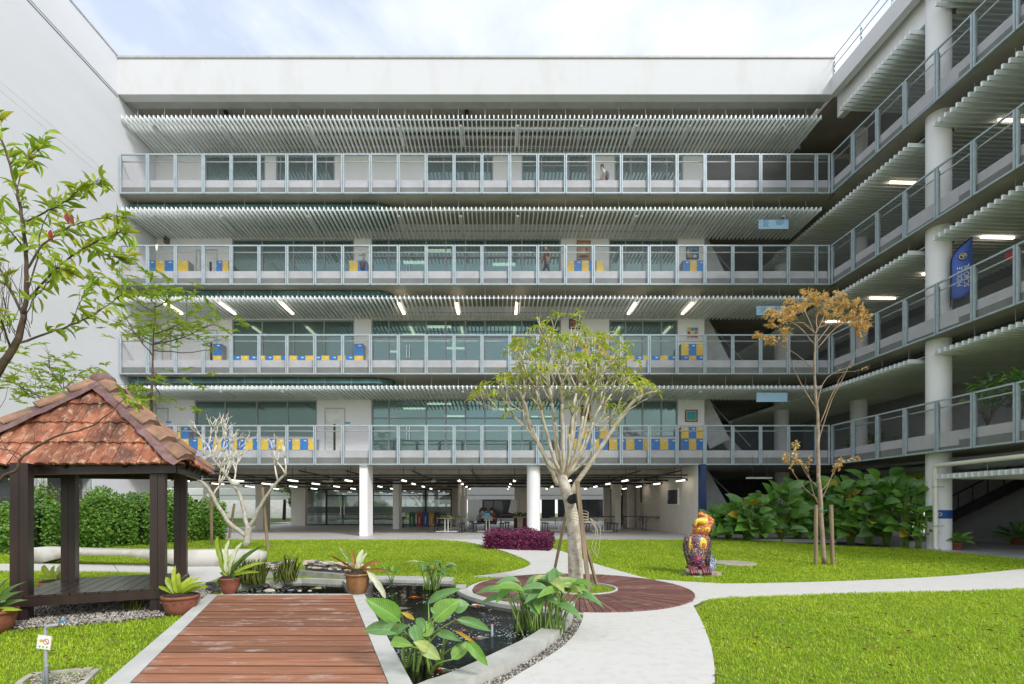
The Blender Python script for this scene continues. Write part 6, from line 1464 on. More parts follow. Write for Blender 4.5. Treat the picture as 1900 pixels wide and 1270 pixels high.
# ================================================================== LOCKERS
def bank(x0, x1, i, tiers, pat=0, Y=23.35, wcol=.385, th=None, label='', low=0):
    """bank of lockers against the corridor wall; pixel extent converted once to metres"""
    S = F/Y; X0, X1 = (x0-VX)/S, (x1-VX)/S; n = max(1, round((X1-X0)/wcol)); w_ = (X1-X0)/n; z0 = BOT[i]+.345; t = thing('locker_bank', label, 'lockers', (X0, Y, z0), group='blue and yellow lockers')
    H = tiers[-1]; p = MB(); p.box(0, X1-X0, .02, .42, .05, H); p.build('cabinet', pm('locker_side_grey', (.30, .32, .33), .5, .1), t)
    for c in range(n):
        for r in range(len(tiers)-1):
            m = (LOCKY, LOCKB)[(c+r+pat) % 2]; a, b_ = tiers[r]+.005, tiers[r+1]-.005
            p = MB(); p.box(c*w_+.006, (c+1)*w_-.006, 0, .018, a, b_); d = p.build('door', m, t)
            p = MB(); p.box(c*w_+w_*.48, c*w_+w_*.80, -.003, -.0005, b_-.12, b_-.06); p.build('number_card', WHITEP, d)
            p = MB(); p.box(c*w_+.03, c*w_+.06, -.02, -.0005, (a+b_)/2-.03, (a+b_)/2+.03); p.build('latch', STEEL, d)
T1 = [.06, .62, 1.18, 1.72]; T2 = [.06, .54, 1.09]; T2H = [.06, .54, 1.09, 1.66]
for a in [(226, 266, 2, T1, 1, 'locker bank at the far left end of the fourth storey corridor'), (272, 322, 2, T1, 1, 'four wide locker bank beside the left door of the fourth storey'), (329, 349, 2, T1, 0, 'single yellow topped locker column left of the fourth storey doors'), (401, 424, 2, T1, 1, 'blue topped locker just right of the fourth storey door'),
          (648, 680, 2, T1, 0, 'fourth storey locker pair holding a small potted plant before it'), (1052, 1120, 2, T1, 0, 'locker bank under the large brown painting'), (1267, 1306, 2, T1, 1, 'locker bank under the abstract painting on the fourth storey'),
          (228, 252, 1, T2H, 1, 'tall locker pair at the left end of the third storey'), (395, 411, 1, T2H, 1, 'blue locker just right of the third storey door'), (432, 656, 1, T2, 0, 'long low locker row under the left windows of the third storey'), (657, 674, 1, T2H, 1, 'tall blue topped locker at the right end of the third storey row'),
          (1062, 1126, 1, T2H, 1, 'tall locker bank behind the frangipani crown on the third storey'), (1130, 1256, 1, T2, 1, 'low locker row under the right windows of the third storey'), (1264, 1306, 1, T2H, 0, 'tall locker bank under the colour grid picture'),
          (305, 350, 0, T2H, 1, 'tall lockers behind the pavilion ridge on the second storey'), (352, 586, 0, T2, 0, 'long low locker row under the left windows of the second storey'), (1048, 1128, 0, T2H, 0, 'tall lockers behind the frangipani limbs on the second storey'), (1130, 1256, 0, T2, 1, 'low locker row under the right windows of the second storey'), (1264, 1306, 0, T2H, 0, 'tall lockers under the small teal picture')]:
    bank(a[0], a[1], a[2], a[3], a[4], label=a[5])
# ------------------------------------------------------------------ pictures
def picture(x0, x1, y0, y1, frame, ground, shapes, label):
    Y = YW-.012; p0, p1 = P(x0, y1, Y), P(x1, y0, Y); W_, H_ = p1.x-p0.x, p1.z-p0.z; t = thing('picture', label, 'picture', (p0.x, Y, p0.z)); e = .05
    p = MB(); p.box(0, W_, -.03, 0, 0, e); p.box(0, W_, -.03, 0, H_-e, H_); p.box(0, e, -.03, 0, e, H_-e); p.box(W_-e, W_, -.03, 0, e, H_-e); p.build('frame', frame, t)
    p = MB(); p.box(e, W_-e, -.012, 0, e, H_-e); cv = p.build('canvas', ground, t)
    for (u, v, ru, rv, m, k) in shapes:
        p = MB()
        if k == 'o': p.ell((u*W_, -.014, v*H_), (ru*W_, .004, rv*H_), None, 14, 6)
        else: p.box((u-ru)*W_, (u+ru)*W_, -.018, -.0125, (v-rv)*H_, (v+rv)*H_)
        p.build('painted_shape', m, cv)
cm = lambda n, c: pm('paint_'+n, c, .6, .1)
TAN, YL, RD_, BLU, TL, ORG, BRN, BK, CRM = cm('tan', (.45, .28, .16)), cm('yellow', (.75, .50, .08)), cm('red', (.55, .05, .04)), cm('blue', (.04, .25, .50)), cm('teal', (.05, .35, .38)), cm('orange', (.70, .25, .04)), cm('brown', (.16, .05, .03)), cm('black', (.02, .02, .02)), cm('cream', (.72, .66, .52))
WOODF = cm('woodframe', (.40, .16, .08)); WHF = cm('whiteframe', (.7, .7, .68))
picture(1070, 1096, 447, 483, WOODF, TAN, [(.5, .75, .25, .10, YL, 'o'), (.5, .45, .14, .16, YL, 'o'), (.42, .80, .06, .04, BRN, 'o'), (.62, .78, .05, .04, RD_, 'o'), (.5, .18, .36, .08, BRN, 'o'), (.3, .5, .05, .12, ORG, 'o'), (.7, .52, .05, .10, BRN, 'o')], 'large brown and yellow painting above the fourth storey lockers')
picture(1273, 1296, 457, 482, BK, BLU, [(.3, .3, .2, .15, ORG, 'o'), (.65, .6, .2, .12, BK, 'o'), (.35, .75, .15, .1, TL, 'o'), (.7, .25, .14, .1, CRM, 'o'), (.5, .93, .42, .04, RD_, 'b'), (.15, .55, .07, .2, CRM, 'o')], 'abstract blue orange and black picture on the fourth storey')
picture(1273, 1296, 607, 629, WHF, CRM, [(.2+.3*a, .2+.3*b_, .13, .12, [ORG, RD_, YL, BLU, CRM, TL, RD_, ORG, BLU][a*3+b_], 'b') for a in range(3) for b_ in range(3)]+[(.2+.3*a, .2+.3*b_, .06, .06, [BK, YL, BRN][(a+b_) % 3], 'o') for a in range(3) for b_ in range(3)], 'picture of nine bright coloured squares on the third storey')
picture(1271, 1294, 761, 783, BRN, CRM, [(.5, .5, .36, .36, TL, 'b'), (.5, .5, .24, .22, ORG, 'o'), (.45, .52, .1, .14, BRN, 'o'), (.6, .45, .05, .12, YL, 'o')], 'small teal picture with an orange disc on the second storey')
picture(1056, 1077, 593, 611, BK, cm('mauve', (.35, .22, .26)), [(.8, .5, .15, .35, TL, 'b'), (.3, .5, .15, .2, RD_, 'o')], 'small dark mauve picture seen through the frangipani crown')
picture(1077, 1096, 752, 783, WOODF, BRN, [(.5, .6, .2, .3, BK, 'o'), (.3, .3, .1, .2, ORG, 'o')], 'dark brown picture behind the frangipani limbs on the second storey')
for x, y, i_ in ((645, 785, 0), (313, 784, 0), (402, 632, 1)):
    p = MB(); q = P(x, y, YW-.01); p.box(-.13, .13, -.02, 0, -.04, .04); o = p.build('room_sign', pm('sign_blue', (.12, .35, .60), .5)); o.location = q; tag(o, {645: 'little blue room sign right of the second storey door', 313: 'little blue room sign above the pavilion ridge', 402: 'little blue room sign beside the third storey door'}[x], 'sign')
# alarm box, cloth, conduits
t = thing('alarm_box', 'small grey siren box on the wall of the fourth storey', 'alarm', P(311, 446, YW-.01)); p = MB(); p.box(-.10, .10, -.16, 0, -.20, .16); p.build('housing', pm('olive_grey', (.16, .16, .13), .6), t); p = MB(); p.ell((0, -.17, -.05), (.05, .03, .05), None, 10, 6); p.build('horn', BLACK, t)
p = MB(); q = P(291, 455, YR-.03); p.add([q+Vector((-.05, 0, .02)), q+Vector((.06, 0, .03)), q+Vector((.05, -.02, -.22)), q+Vector((-.02, -.01, -.28)), q+Vector((-.06, -.01, -.12))], [(0, 1, 2, 3, 4)]); o = p.build('cloth_rag', WHITEP); o.data.materials[0] = pm('rag_cloth', (.75, .73, .70), .9); tag(o, 'small white rag hung over the fourth storey railing', 'rag')
p = MB(); q = P(864, 192, YR+1.1); p.tube([q+Vector((0, 0, .35)), q+Vector((.02, 0, .0)), q+Vector((.05, 0, -.55))], .10, 10); p.build('drain_elbow', BLACK, main, True)
p = MB(); q = P(417, 200, YR+1.1); p.tube([q+Vector((-.08, 0, .2)), q, q+Vector((.05, 0, -.3))], .09, 10); p.build('drain_elbow', BLACK, main, True)
p = MB(); q = P(250, 300, YW-.1); p.tube(smooth([(q.x, q.y, q.z+.4), (q.x, q.y, q.z-.3), (q.x-.1, q.y, q.z-.7), (q.x-.5, q.y, q.z-.8)], 4), .06, 8); p.build('conduit', PLASTER, main, True)
# ------------------------------------------------------------------ hanging direction boards
SB_ = pm('board_pale_blue', (.38, .58, .74), .35, .03)
for (x0, x1, y0, y1, lb, txt) in ((1408, 1463, 408, 425, 'pale blue hanging direction board on the fourth storey', True), (1404, 1459, 568, 585, 'pale blue hanging direction board partly behind the golden tree', True), (1404, 1461, 729, 746, 'lowest pale blue hanging board, blank, on the second storey', False)):
    Y = 21.75; a, c = P(x0, y1, Y), P(x1, y0, Y); t = thing('direction_board', lb, 'sign', a); W_, H_ = c.x-a.x, c.z-a.z
    p = MB(); p.box(0, W_, 0, .05, 0, H_); p.build('board', SB_, t)
    for u in (.12, .9): p = MB(); p.tube([(W_*u, .02, H_), (W_*u, .02, H_+.35)], .01, 5); p.build('hanger', STEEL, t)
    if txt:
        p = MB(); r_ = random.Random(4)
        for col in (.14, .58):
            for row in range(6 if col < .5 else 4): l = r_.uniform(.16, .30); p.box(W_*col, W_*(col+l), -.003, -.0005, H_*(.86-.13*row), H_*(.86-.13*row)+.018)
        for u, v in ((.07, .72), (.07, .22), (.93, .78), (.93, .55), (.93, .30)): p.box(W_*u-.015, W_*u+.015, -.003, -.0005, H_*v-.015, H_*v+.015)
        p.build('lettering', pm('ink_blue', (.06, .12, .28), .5), t)
# ------------------------------------------------------------------ feather banners
def banner(label, base, H_, W_, yaw, texts, lean=0):
    t = thing('feather_banner', label, 'banner', base, yaw); n = 14; out = []
    for k in range(n+1):
        s = k/n; out.append((s, W_*(1-max(0, (s-.62)/.38)**2.2)))
    V = []
    for s, w_ in out: z = H_*s; xo = W_-w_; V += [(xo, .012*math.sin(s*9), z+(0 if s > .0 else 0)-.18*H_*0), ((xo+W_)/2+.0, .02*math.sin(s*9+1), z-.02), (W_, .012*math.sin(s*9+2), z+.10*H_*(1-s)*(1)*0.9-.02)]
    p = MB(); p.add(V, [(3*k+j, 3*k+j+1, 3*k+j+4, 3*k+j+3) for k in range(n) for j in range(2)]); 
    o = p.build('sail', pm('banner_blue', (.07, .14, .50), .6, .06), t, True); sd = o.modifiers.new('th', 'SOLIDIFY'); sd.thickness = .004
    p = MB(); p.tube([(v[0]-.012, v[1], v[2]) for v in V[0::3]]+[(W_, 0, H_+.01)], .018, 6); p.tube([(-.012, 0, -.25), (-.012, 0, 0)], .018, 6); p.build('pole', BLACK, t, True)
    if texts:
        for (tx, u, v, sz) in texts:
            me = text_mesh(tx, sz); me.transform(Matrix.Rotation(PI/2, 4, 'X')); me.transform(Matrix.Rotation(-PI/2, 4, 'Y')); me.transform(Matrix.Translation((W_*u, -.045, H_*v))); me.materials.clear(); me.materials.append(WHITEP); o = bpy.data.objects.new('lettering', me); COL.objects.link(o); o.parent = t
    for (u, v, r_) in ((.55, .70, W_*.24),):
        p = MB(); p.ell((W_*u, -.03, H_*v), (r_, .008, r_), None, 18, 6); e = p.build('emblem', BK, t, True); p = MB(); p.ell((W_*u, -.036, H_*v), (r_*.86, .008, r_*.86), None, 18, 6); p.build('emblem_ring', CRM, e, True)
        p = MB(); p.ell((W_*u, -.042, H_*v), (r_*.70, .008, r_*.70), None, 18, 6); p.build('emblem_disc', pm('emblem_navy', (.02, .03, .12), .5), e, True)
        p = MB(); p.box(W_*u-r_*.5, W_*u+r_*.1, -.056, -.051, H_*v+r_*.05, H_*v+r_*.35); p.box(W_*u-r_*.1, W_*u+r_*.2, -.056, -.051, H_*v-r_*.5, H_*v+r_*.04); p.box(W_*u+r_*.22, W_*u+r_*.5, -.056, -.051, H_*v-r_*.1, H_*v+r_*.5); p.build('emblem_bars', pm('emblem_gold', (.65, .50, .22), .5), e)
b0 = P(1765, 556, 16.6)
banner('tall blue feather banner with white lettering beside the round column on the third storey', b0, 1.98, .53, -.55, [('MIDDLE', .40, .36, .19), ('SCHOOL', .72, .36, .19)])
b0 = P(1700, 975, 24.0); banner('small dark blue feather banner beyond the plants by the wing', b0, 1.95, .36, 0, None)
# ------------------------------------------------------------------ people
def person(label, J, R, zones, hair, loc, rz=0, hairback=False):
    """one continuous skinned body from a joint graph; clothing by zone, hair as a part"""
    names_ = list(J); idx = {k: i for i, k in enumerate(names_)}
    E = [('pelvis', 'waist'), ('waist', 'chest'), ('chest', 'neck'), ('neck', 'headb'), ('headb', 'head'), ('chest', 'shl'), ('shl', 'ell'), ('ell', 'wrl'), ('wrl', 'hal'), ('chest', 'shr'), ('shr', 'elr'), ('elr', 'wrr'), ('wrr', 'har'), ('pelvis', 'hil'), ('hil', 'knl'), ('knl', 'anl'), ('anl', 'tol'), ('pelvis', 'hir'), ('hir', 'knr'), ('knr', 'anr'), ('anr', 'tor')]
    me = bpy.data.meshes.new('b'); me.from_pydata([J[k] for k in names_], [(idx[a], idx[c]) for a, c in E], []); o = bpy.data.objects.new('b', me); COL.objects.link(o)
    o.modifiers.new('s', 'SKIN'); sv = me.skin_vertices[0].data
    for k in names_: r = R.get(k.rstrip('lr') if k[:2] in ('sh', 'el', 'wr', 'ha', 'hi', 'kn', 'an', 'to') else k, .05); sv[idx[k]].radius = (r, r)
    sv[idx['pelvis']].use_root = True; sb = o.modifiers.new('u', 'SUBSURF'); sb.levels = 2
    dg = bpy.context.evaluated_depsgraph_get(); dg.update(); nm = bpy.data.meshes.new_from_object(o.evaluated_get(dg)); bpy.data.objects.remove(o)
    t = thing('person', label, 'person', loc, rz); nm.materials.clear()
    for m in (zones['skin'], zones['top'], zones['legs'], BLACK): nm.materials.append(m)
    jl = {k: Vector(v) for k, v in J.items()}; segs = [(a, c) for a, c in E]
    def zone(c):
        best = None; bd = 9
        for a, d in segs:
            A, B = jl[a], jl[d]; ab = B-A; tt = max(0, min(1, (c-A).dot(ab)/max(1e-9, ab.length_squared))); dd = (c-(A+ab*tt)).length-R.get('x', 0)
            if dd < bd: bd = dd; best = (a, d, tt)
        a, d, tt = best
        if d in ('waist', 'chest') or (a == 'chest' and d in ('shl', 'shr')): return 1
        if d in ('ell', 'elr'): return 1 if tt < zones.get('sleeve', .6) else 0
        if d in ('hil', 'hir', 'knl', 'knr'): return 2
        if d in ('anl', 'anr'): return 2 if tt < .93 else 3
        if d in ('tol', 'tor'): return 3
        return 0
    for p in nm.polygons: p.material_index = zone(p.center); p.use_smooth = True
    b = bpy.data.objects.new('body', nm); COL.objects.link(b); b.parent = t
    h = jl['head']; hb = jl['headb']; p = MB(); c = (h+hb)/2+Vector((0, 0, .035)); fwd = zones.get('fwd', Vector((0, -1, 0)))
    p.ell(c-fwd*.022+Vector((0, 0, .02)), (.088, .088, .105), None, 14, 10); p.build('hair', hair, t, True)
    if hairback: p = MB(); p.tube(smooth([c-fwd*.06, c-fwd*.10+Vector((0, 0, -.1)), c-fwd*.10+Vector((0, 0, -.28))], 3), [.07, .075, .07, .065, .055, .045, .02], 8); p.build('hair_length', hair, t, True)
    return t
R0 = {'pelvis': .115, 'waist': .11, 'chest': .125, 'neck': .045, 'headb': .07, 'head': .075, 'sh': .055, 'el': .040, 'wr': .026, 'ha': .026, 'hi': .085, 'kn': .058, 'an': .036, 'to': .030}
SK = pm('skin', (.36, .19, .12), .5, .05); SK2 = pm('skin_light', (.50, .30, .20), .5, .05); HR = pm('hair_black', (.012, .010, .010), .45)
def stand(st=.16, f=1, arm=.12, bend=False):
    """walking towards -x: f steps"""
    J = {'pelvis': (0, 0, .93), 'waist': (0, 0, 1.10), 'chest': (-.01, 0, 1.33), 'neck': (-.02, 0, 1.47), 'headb': (-.035, 0, 1.56), 'head': (-.04, 0, 1.66),
         'shl': (0, -.17, 1.40), 'ell': (arm, -.20, 1.13), 'wrl': (arm*.6-.06, -.20, .90), 'hal': (arm*.4-.09, -.20, .82), 'shr': (0, .17, 1.40), 'elr': (-arm, .20, 1.14), 'wrr': (-arm*1.6-.08, .18, .96), 'har': (-arm*1.8-.12, .17, .89),
         'hil': (0, -.09, .88), 'knl': (st*.55-.02, -.09, .49), 'anl': (st*1.5, -.09, .10), 'tol': (st*1.5-.13, -.09, .04), 'hir': (0, .09, .88), 'knr': (-st*.75, .09, .49), 'anr': (-st*1.35, .09, .09), 'tor': (-st*1.35-.15, .09, .04)}
    if bend: J['elr'] = (-.05, .21, 1.13); J['wrr'] = (-.27, .16, 1.10); J['har'] = (-.35, .14, 1.12)
    return J
striped = pm('striped_shirt', (.22, .45, .50), .8, col2=(.75, .75, .72), scale=3, lo=.49, hi=.51, stretch=(.2, .2, 9))
person('man in a blue striped shirt looking at his hands on the fifth storey', stand(.10, 1, .06, True), R0, {'skin': SK, 'top': striped, 'legs': DARKM, 'fwd': Vector((-1, 0, 0)), 'sleeve': .7}, HR, (P(1118, 300, 22.55).x, 22.55, BOT[3]+.345))
pk = MB(); pk.ell((P(1125, 300, 22.55).x+.03, 22.55, BOT[3]+.345+1.22), (.10, .14, .22), None, 12, 8); o = pk.build('backpack', pm('pack_grey', (.10, .10, .11), .8), None, True); tag(o, 'dark backpack on the man of the fifth storey', 'backpack')
person('man in a brown red shirt and dark trousers striding along the fourth storey', stand(.22, 1, .16), dict(R0, waist=.14, chest=.14, pelvis=.13), {'skin': SK, 'top': pm('maroon_shirt', (.16, .05, .04), .8, .3, 20), 'legs': pm('trousers_dark', (.03, .032, .04), .8), 'fwd': Vector((-1, 0, 0)), 'sleeve': .8}, HR, (P(1014, 480, 21.95).x, 21.95, BOT[2]+.345))
def sit(d):
    return {'pelvis': (0, 0, .50), 'waist': (d*.03, 0, .66), 'chest': (d*.12, 0, .88), 'neck': (d*.18, 0, .99), 'headb': (d*.22, 0, 1.06), 'head': (d*.25, 0, 1.15), 'shl': (d*.13, -.16, .93), 'ell': (d*.30, -.20, .76), 'wrl': (d*.48, -.12, .80), 'hal': (d*.55, -.09, .81), 'shr': (d*.13, .16, .93), 'elr': (d*.30, .20, .76), 'wrr': (d*.48, .12, .80), 'har': (d*.55, .09, .81),
            'hil': (d*.03, -.10, .48), 'knl': (d*.42, -.11, .49), 'anl': (d*.38, -.11, .09), 'tol': (d*.50, -.11, .05), 'hir': (d*.03, .10, .48), 'knr': (d*.42, .11, .49), 'anr': (d*.38, .11, .09), 'tor': (d*.50, .11, .05)}
YT2 = 25.0
for (px, Y, d, lb, tc_) in ((886, 24.7, 1, 'long haired woman in grey leaning on the left side of the table', pm('top_grey', (.13, .12, .12), .8)), (893, 25.6, 1, 'second woman on the left side of the table, behind the first', pm('top_dark', (.06, .05, .06), .8)), (921, 24.7, -1, 'woman in a dark red patterned top on the right side of the table', pm('top_red', (.22, .04, .035), .8, col2=(.05, .02, .02), scale=14, lo=.45, hi=.55)), (919, 25.7, -1, 'woman with black hair behind the one in red', pm('top_navy', (.05, .05, .09), .8))):
    person(lb, sit(d), R0, {'skin': SK2, 'top': tc_, 'legs': pm('trousers_dark', (0,0,0)), 'fwd': Vector((d, 0, 0)), 'sleeve': .6}, HR, (P(px, 940, Y).x, Y, .22), 0, True)
# ------------------------------------------------------------------ furniture of the open ground floor
def tbl(X, Y, label, L_=1.8, W_=.75, top=None):
    t = thing('canteen_table', label, 'table', (X, Y, .22), 0, 'folding canteen tables'); p = MB(); p.box(-W_/2, W_/2, 0, L_, .72, .75); p.build('table_top', top or pm('wood_top', (.36, .27, .18), .5, .2, 6), t)
    for y in (.15, L_-.15):
        p = MB(); p.box(-.10, -.055, y-.02, y+.02, .08, .72); p.box(.055, .10, y-.02, y+.02, .08, .72); p.box(-W_*.72, W_*.72, y-.03, y+.03, .05, .09); p.build('leg_frame', pm('frame_white', (.66, .66, .62), .4), t)
        for s_ in (-1, 1): p = MB(); p.tube([(s_*W_*.70, y-.02, .035), (s_*W_*.70, y+.02, .035)], .035, 10); p.build('castor', BLACK, t)
    for s_ in (-1, 1):
        x = s_*W_*.95; p = MB(); p.box(x-.14, x+.14, .05, L_-.05, .42, .46)
        for y in (.2, L_-.2): p.box(x-.09, x-.05, y-.02, y+.02, 0, .42); p.box(x+.05, x+.09, y-.02, y+.02, 0, .42)
        p.build('bench_seat', pm('seat_charcoal', (.05, .055, .06), .5), t)
    return t
def gx(px, Y): return (px-VX)*Y/F
tbl(gx(828, 24.0), 24.0, 'empty wooden topped canteen table with a yellow cup, left of the group'); tbl(gx(905, 24.4), 24.4, 'canteen table with the seated group around it', 1.9)
tbl(gx(966, 26.0), 26.0, 'canteen table half hidden behind the round column'); tbl(gx(1040, 25.0), 25.0, 'dark canteen table behind the frangipani trunk'); tbl(gx(1118, 24.6), 24.6, 'canteen table with white frame right of the frangipani trunk', 1.9)
tbl(gx(850, 27.5), 27.5, 'canteen table farther back behind the empty one')
p = MB(); q = Vector((gx(836, 24.5), 24.5, .97)); p.lathe([(.03, 0), (.05, .02), (.06, .09)], q, 12); o = p.build('cup', YL, None, True); tag(o, 'yellow cup on the empty canteen table', 'cup')
t = thing('lunch_bag', 'bright blue lunch bag with a bottle on the group table', 'bag', (gx(904, 24.6), 24.6, .97)); p = MB(); p.box(-.14, .14, -.07, .07, 0, .24); p.build('bag', pm('bag_cyan', (.02, .38, .62), .5), t); p = MB(); p.tube([(-.19, 0, 0), (-.19, 0, .22), (-.19, 0, .30)], [.04, .04, .02], 8); p.build('bottle', pm('bag_cyan', (0,0,0)), t)
for px, lb in ((1217, 'folding trestle table nearest the white side wall'), (1170, 'folding trestle table left of the one by the wall'), (1140, 'long folding table behind the canteen table on the right')):
    Y = 27.0 if px == 1217 else 29.0; t = thing('folding_table', lb, 'table', (gx(px, Y), Y, .22), 0, 'folding trestle tables'); p = MB(); p.box(-.85, .85, -.35, .35, .72, .76); p.build('table_top', pm('table_brown', (.13, .08, .06), .5), t)
    for s_ in (-1, 1):
        p = MB(); 
        for y in (-.28, .28): p.tube([(s_*.6, y, .72), (s_*.66, y, 0)], .016, 6)
        p.tube([(s_*.66, -.3, .02), (s_*.66, .3, .02)], .016, 6); p.bar((s_*.62, 0, .45), (s_*.3, 0, .71), .015, .015); p.build('leg', DARKM, t)
for px, c, lb in ((765, (.01, .16, .07), 'dark green recycling bin at the left of the row'), (779, (.45, .03, .03), 'red recycling bin against the glass wall'), (790, (.02, .10, .40), 'blue recycling bin against the glass wall'), (801, (.60, .33, .03), 'yellow recycling bin against the glass wall'), (812, (.03, .03, .035), 'black bin at the right end of the recycling row')):
    Y = 32.5; t = thing('recycling_bin', lb, 'bin', (gx(px, Y), Y, .22), 0, 'recycling bins against the glass wall'); m = pm('bin_'+lb[:6], c, .4, .05); p = MB(); p.box(-.17, .17, -.2, .2, 0, .80); p.build('body', m, t); p = MB(); p.box(-.18, .18, -.21, .21, .80, .86); p.add([(-.18, -.21, .862), (.18, -.21, .862), (.18, .21, .95), (-.18, .21, .95), (-.18, .21, .862), (.18, .21, .862)], [(0, 1, 2, 3), (3, 2, 5, 4), (0, 3, 4), (1, 5, 2)]); p.build('lid', m, t)
    p = MB(); p.box(-.03, .03, -.204, -.2, .2, .65); p.build('label_strip', CRM, t)
t = thing('water_dispenser', 'small white and black water dispenser on a stand by the column', 'dispenser', (gx(748, 31.5), 31.5, .22)); p = MB(); p.box(-.2, .2, -.18, .18, .6, .66); p.box(-.03, .03, -.03, .03, .05, .6); p.box(-.17, .17, -.15, .15, 0, .05); p.build('stand', DARKM, t); p = MB(); p.box(-.15, .15, -.12, .12, .66, .96); p.build('tank', WHITEP, t)
t = thing('easel_board', 'white noticeboard leaning on an easel left of the round column', 'noticeboard', (gx(953, 31.0), 31.0, .22)); p = MB(); p.bar((-.1, 0, .9), (.1, 0, 1.75), .5, .03, up=(0, 1, 0)); p.build('board', WHITEP, t); p = MB(); p.tube([(.25, 0, 0), (.25, 0, 1.8)], .025, 6); p.tube([(.4, 0, 0), (.4, 0, 1.8)], .025, 6)
for k in range(5): p.tube([(.25, 0, .9+k*.2), (.4, 0, .9+k*.2)], .02, 5)
p.build('stand', STEEL, t)
p = MB(); q = Vector((gx(942, 30), 30, .22)); p.box(-.5, .5, -.25, .25, .78, .84); p.box(-.45, -.38, -.2, .2, 0, .78); p.box(.38, .45, -.2, .2, 0, .78); o = p.build('side_table', pm('table_brown', (0,0,0))); o.location = q; tag(o, 'brown side table below the easel noticeboard', 'table')
t = thing('potted_plant', 'low leafy plant in a trough beside the round column of the open floor', 'plant', (gx(966, 28.5), 28.5, 1.0)); p = MB(); p.box(-.4, .4, -.15, .15, -.78, 0); p.build('trough', BRN, t)
for k in range(26): b_ = Vector((random.uniform(-.35, .35), random.uniform(-.1, .1), 0)); d = rdir(.2, 1); inst('leaf', me_c[0], t, lmat(b_, b_+d*.3, .1))
# television and meter box on the white side wall
t = thing('wall_screen', 'dark framed screen mounted on the white wall of the open ground floor', 'screen', (8.86, 24.55, 2.02)); p = MB(); p.box(-.06, -.0, -.75, .75, -.42, .42); p.build('frame', WHITEP, t)
p = MB(); p.box(-.066, -.061, -.68, .68, -.36, .36); p.build('screen', pm('screen_glass', (.02, .025, .04), .06), t)
t = thing('meter_cabinet', 'grey electrical cabinet with conduits on the white side wall', 'cabinet', (8.86, 30.0, 1.4)); p = MB(); p.box(-.2, 0, -.3, .3, -.7, .4); p.build('cabinet', pm('cabinet_grey', (.42, .41, .38), .5, .15, 8), t)
p = MB()
for y in (-.15, .1): p.tube([(-.06, y, .4), (-.06, y, 2.0)], .03, 6)
p.build('conduit', DARKM, t)
# wash light on the side wall comes from the pendant tubes themselves
lm_ = MB(); lm_.box(-.05, .05, 0, 1.15, 0, .05); pend_l = lm_.mesh('tube', TUBE)
hd = MB(); hd.box(-.07, .07, -.06, 1.21, .05, .09); hd.box(-.05, .05, 1.15, 1.25, -.01, .05); hd.box(-.05, .05, -.06, -.005, -.01, .05); pend_h = hd.mesh('housing', DARKM)
cb = MB(); cb.tube([(0, .6, .09), (0, .6, .62)], .015, 5); pend_c = cb.mesh('stem', DARKM)
ORD = ['first', 'second', 'third', 'fourth', 'fifth', 'sixth', 'seventh', 'eighth', 'ninth', 'tenth']
ROWL = ['front', 'second', 'third', 'rear']; place_ = ['far left', 'left', 'left of the square column', 'centre left', 'centre', 'centre right', 'right']
k_ = 0
for r_, Y in enumerate((22.7, 25.8, 29.1, 32.4)):
    for c in range(10):
        X = -14.85+2.6*c+(-.1 if r_ else 0)
        t = thing('pendant_lamp', f'lit tube lamp, {ORD[c]} from the left, {ROWL[r_]} row under the ground floor ceiling', 'lamp', (X, Y-.6, 2.72), 0, 'pendant tube lamps of the open ground floor'); inst('tube', pend_l, t); inst('housing', pend_h, t); inst('stem', pend_c, t)
# ceiling fans
def fan(X, Y, z, lb, rz):
    t = thing('ceiling_fan', lb, 'fan', (X, Y, z), rz, 'ceiling fans'); FNM = pm('fan_cream', (.50, .50, .40), .5); p = MB(); p.tube([(0, 0, .1), (0, 0, .62)], .022, 8); p.build('rod', FNM, t); p = MB(); p.lathe([(0, -.02), (.11, -.01), (.13, .03), (.06, .12), (.03, .14)], n=16); p.build('motor', FNM, t, True)
    for k in range(3): p = MB(); M = Matrix.Rotation(2*PI*k/3, 4, 'Z') @ Matrix.Rotation(.15, 4, 'X'); p.box(.12, .72, -.06, .06, .02, .028, 0, M); p.build('blade', FNM, t)
fan(gx(614, 24), 24, 2.75, 'ceiling fan left of the white square column', .3); fan(gx(805, 24), 24, 2.75, 'ceiling fan between the square and the round column', .5); fan(gx(1192, 24.5), 24.5, 2.75, 'ceiling fan near the white side wall', .1); fan(gx(608, 29), 29, 2.75, 'small farther ceiling fan before the glass doors', 1.1); fan(gx(826, 29), 29, 2.75, 'farther ceiling fan behind the middle one', .9)
# hanging lamp in the stair void
t = thing('pendant_lamp', 'long unlit pendant lamp hanging in the dark stair void', 'lamp', P(1385, 889, 20.2)); p = MB(); p.box(-.0, 1.05, -.06, .06, 0, .07); p.build('housing', pm('lamp_grey', (.42, .42, .38), .4), t)
for x in (.25, .85): p = MB(); p.tube([(x, 0, .07), (x, 0, 1.0)], .006, 4); p.build('stem', DARKM, t)
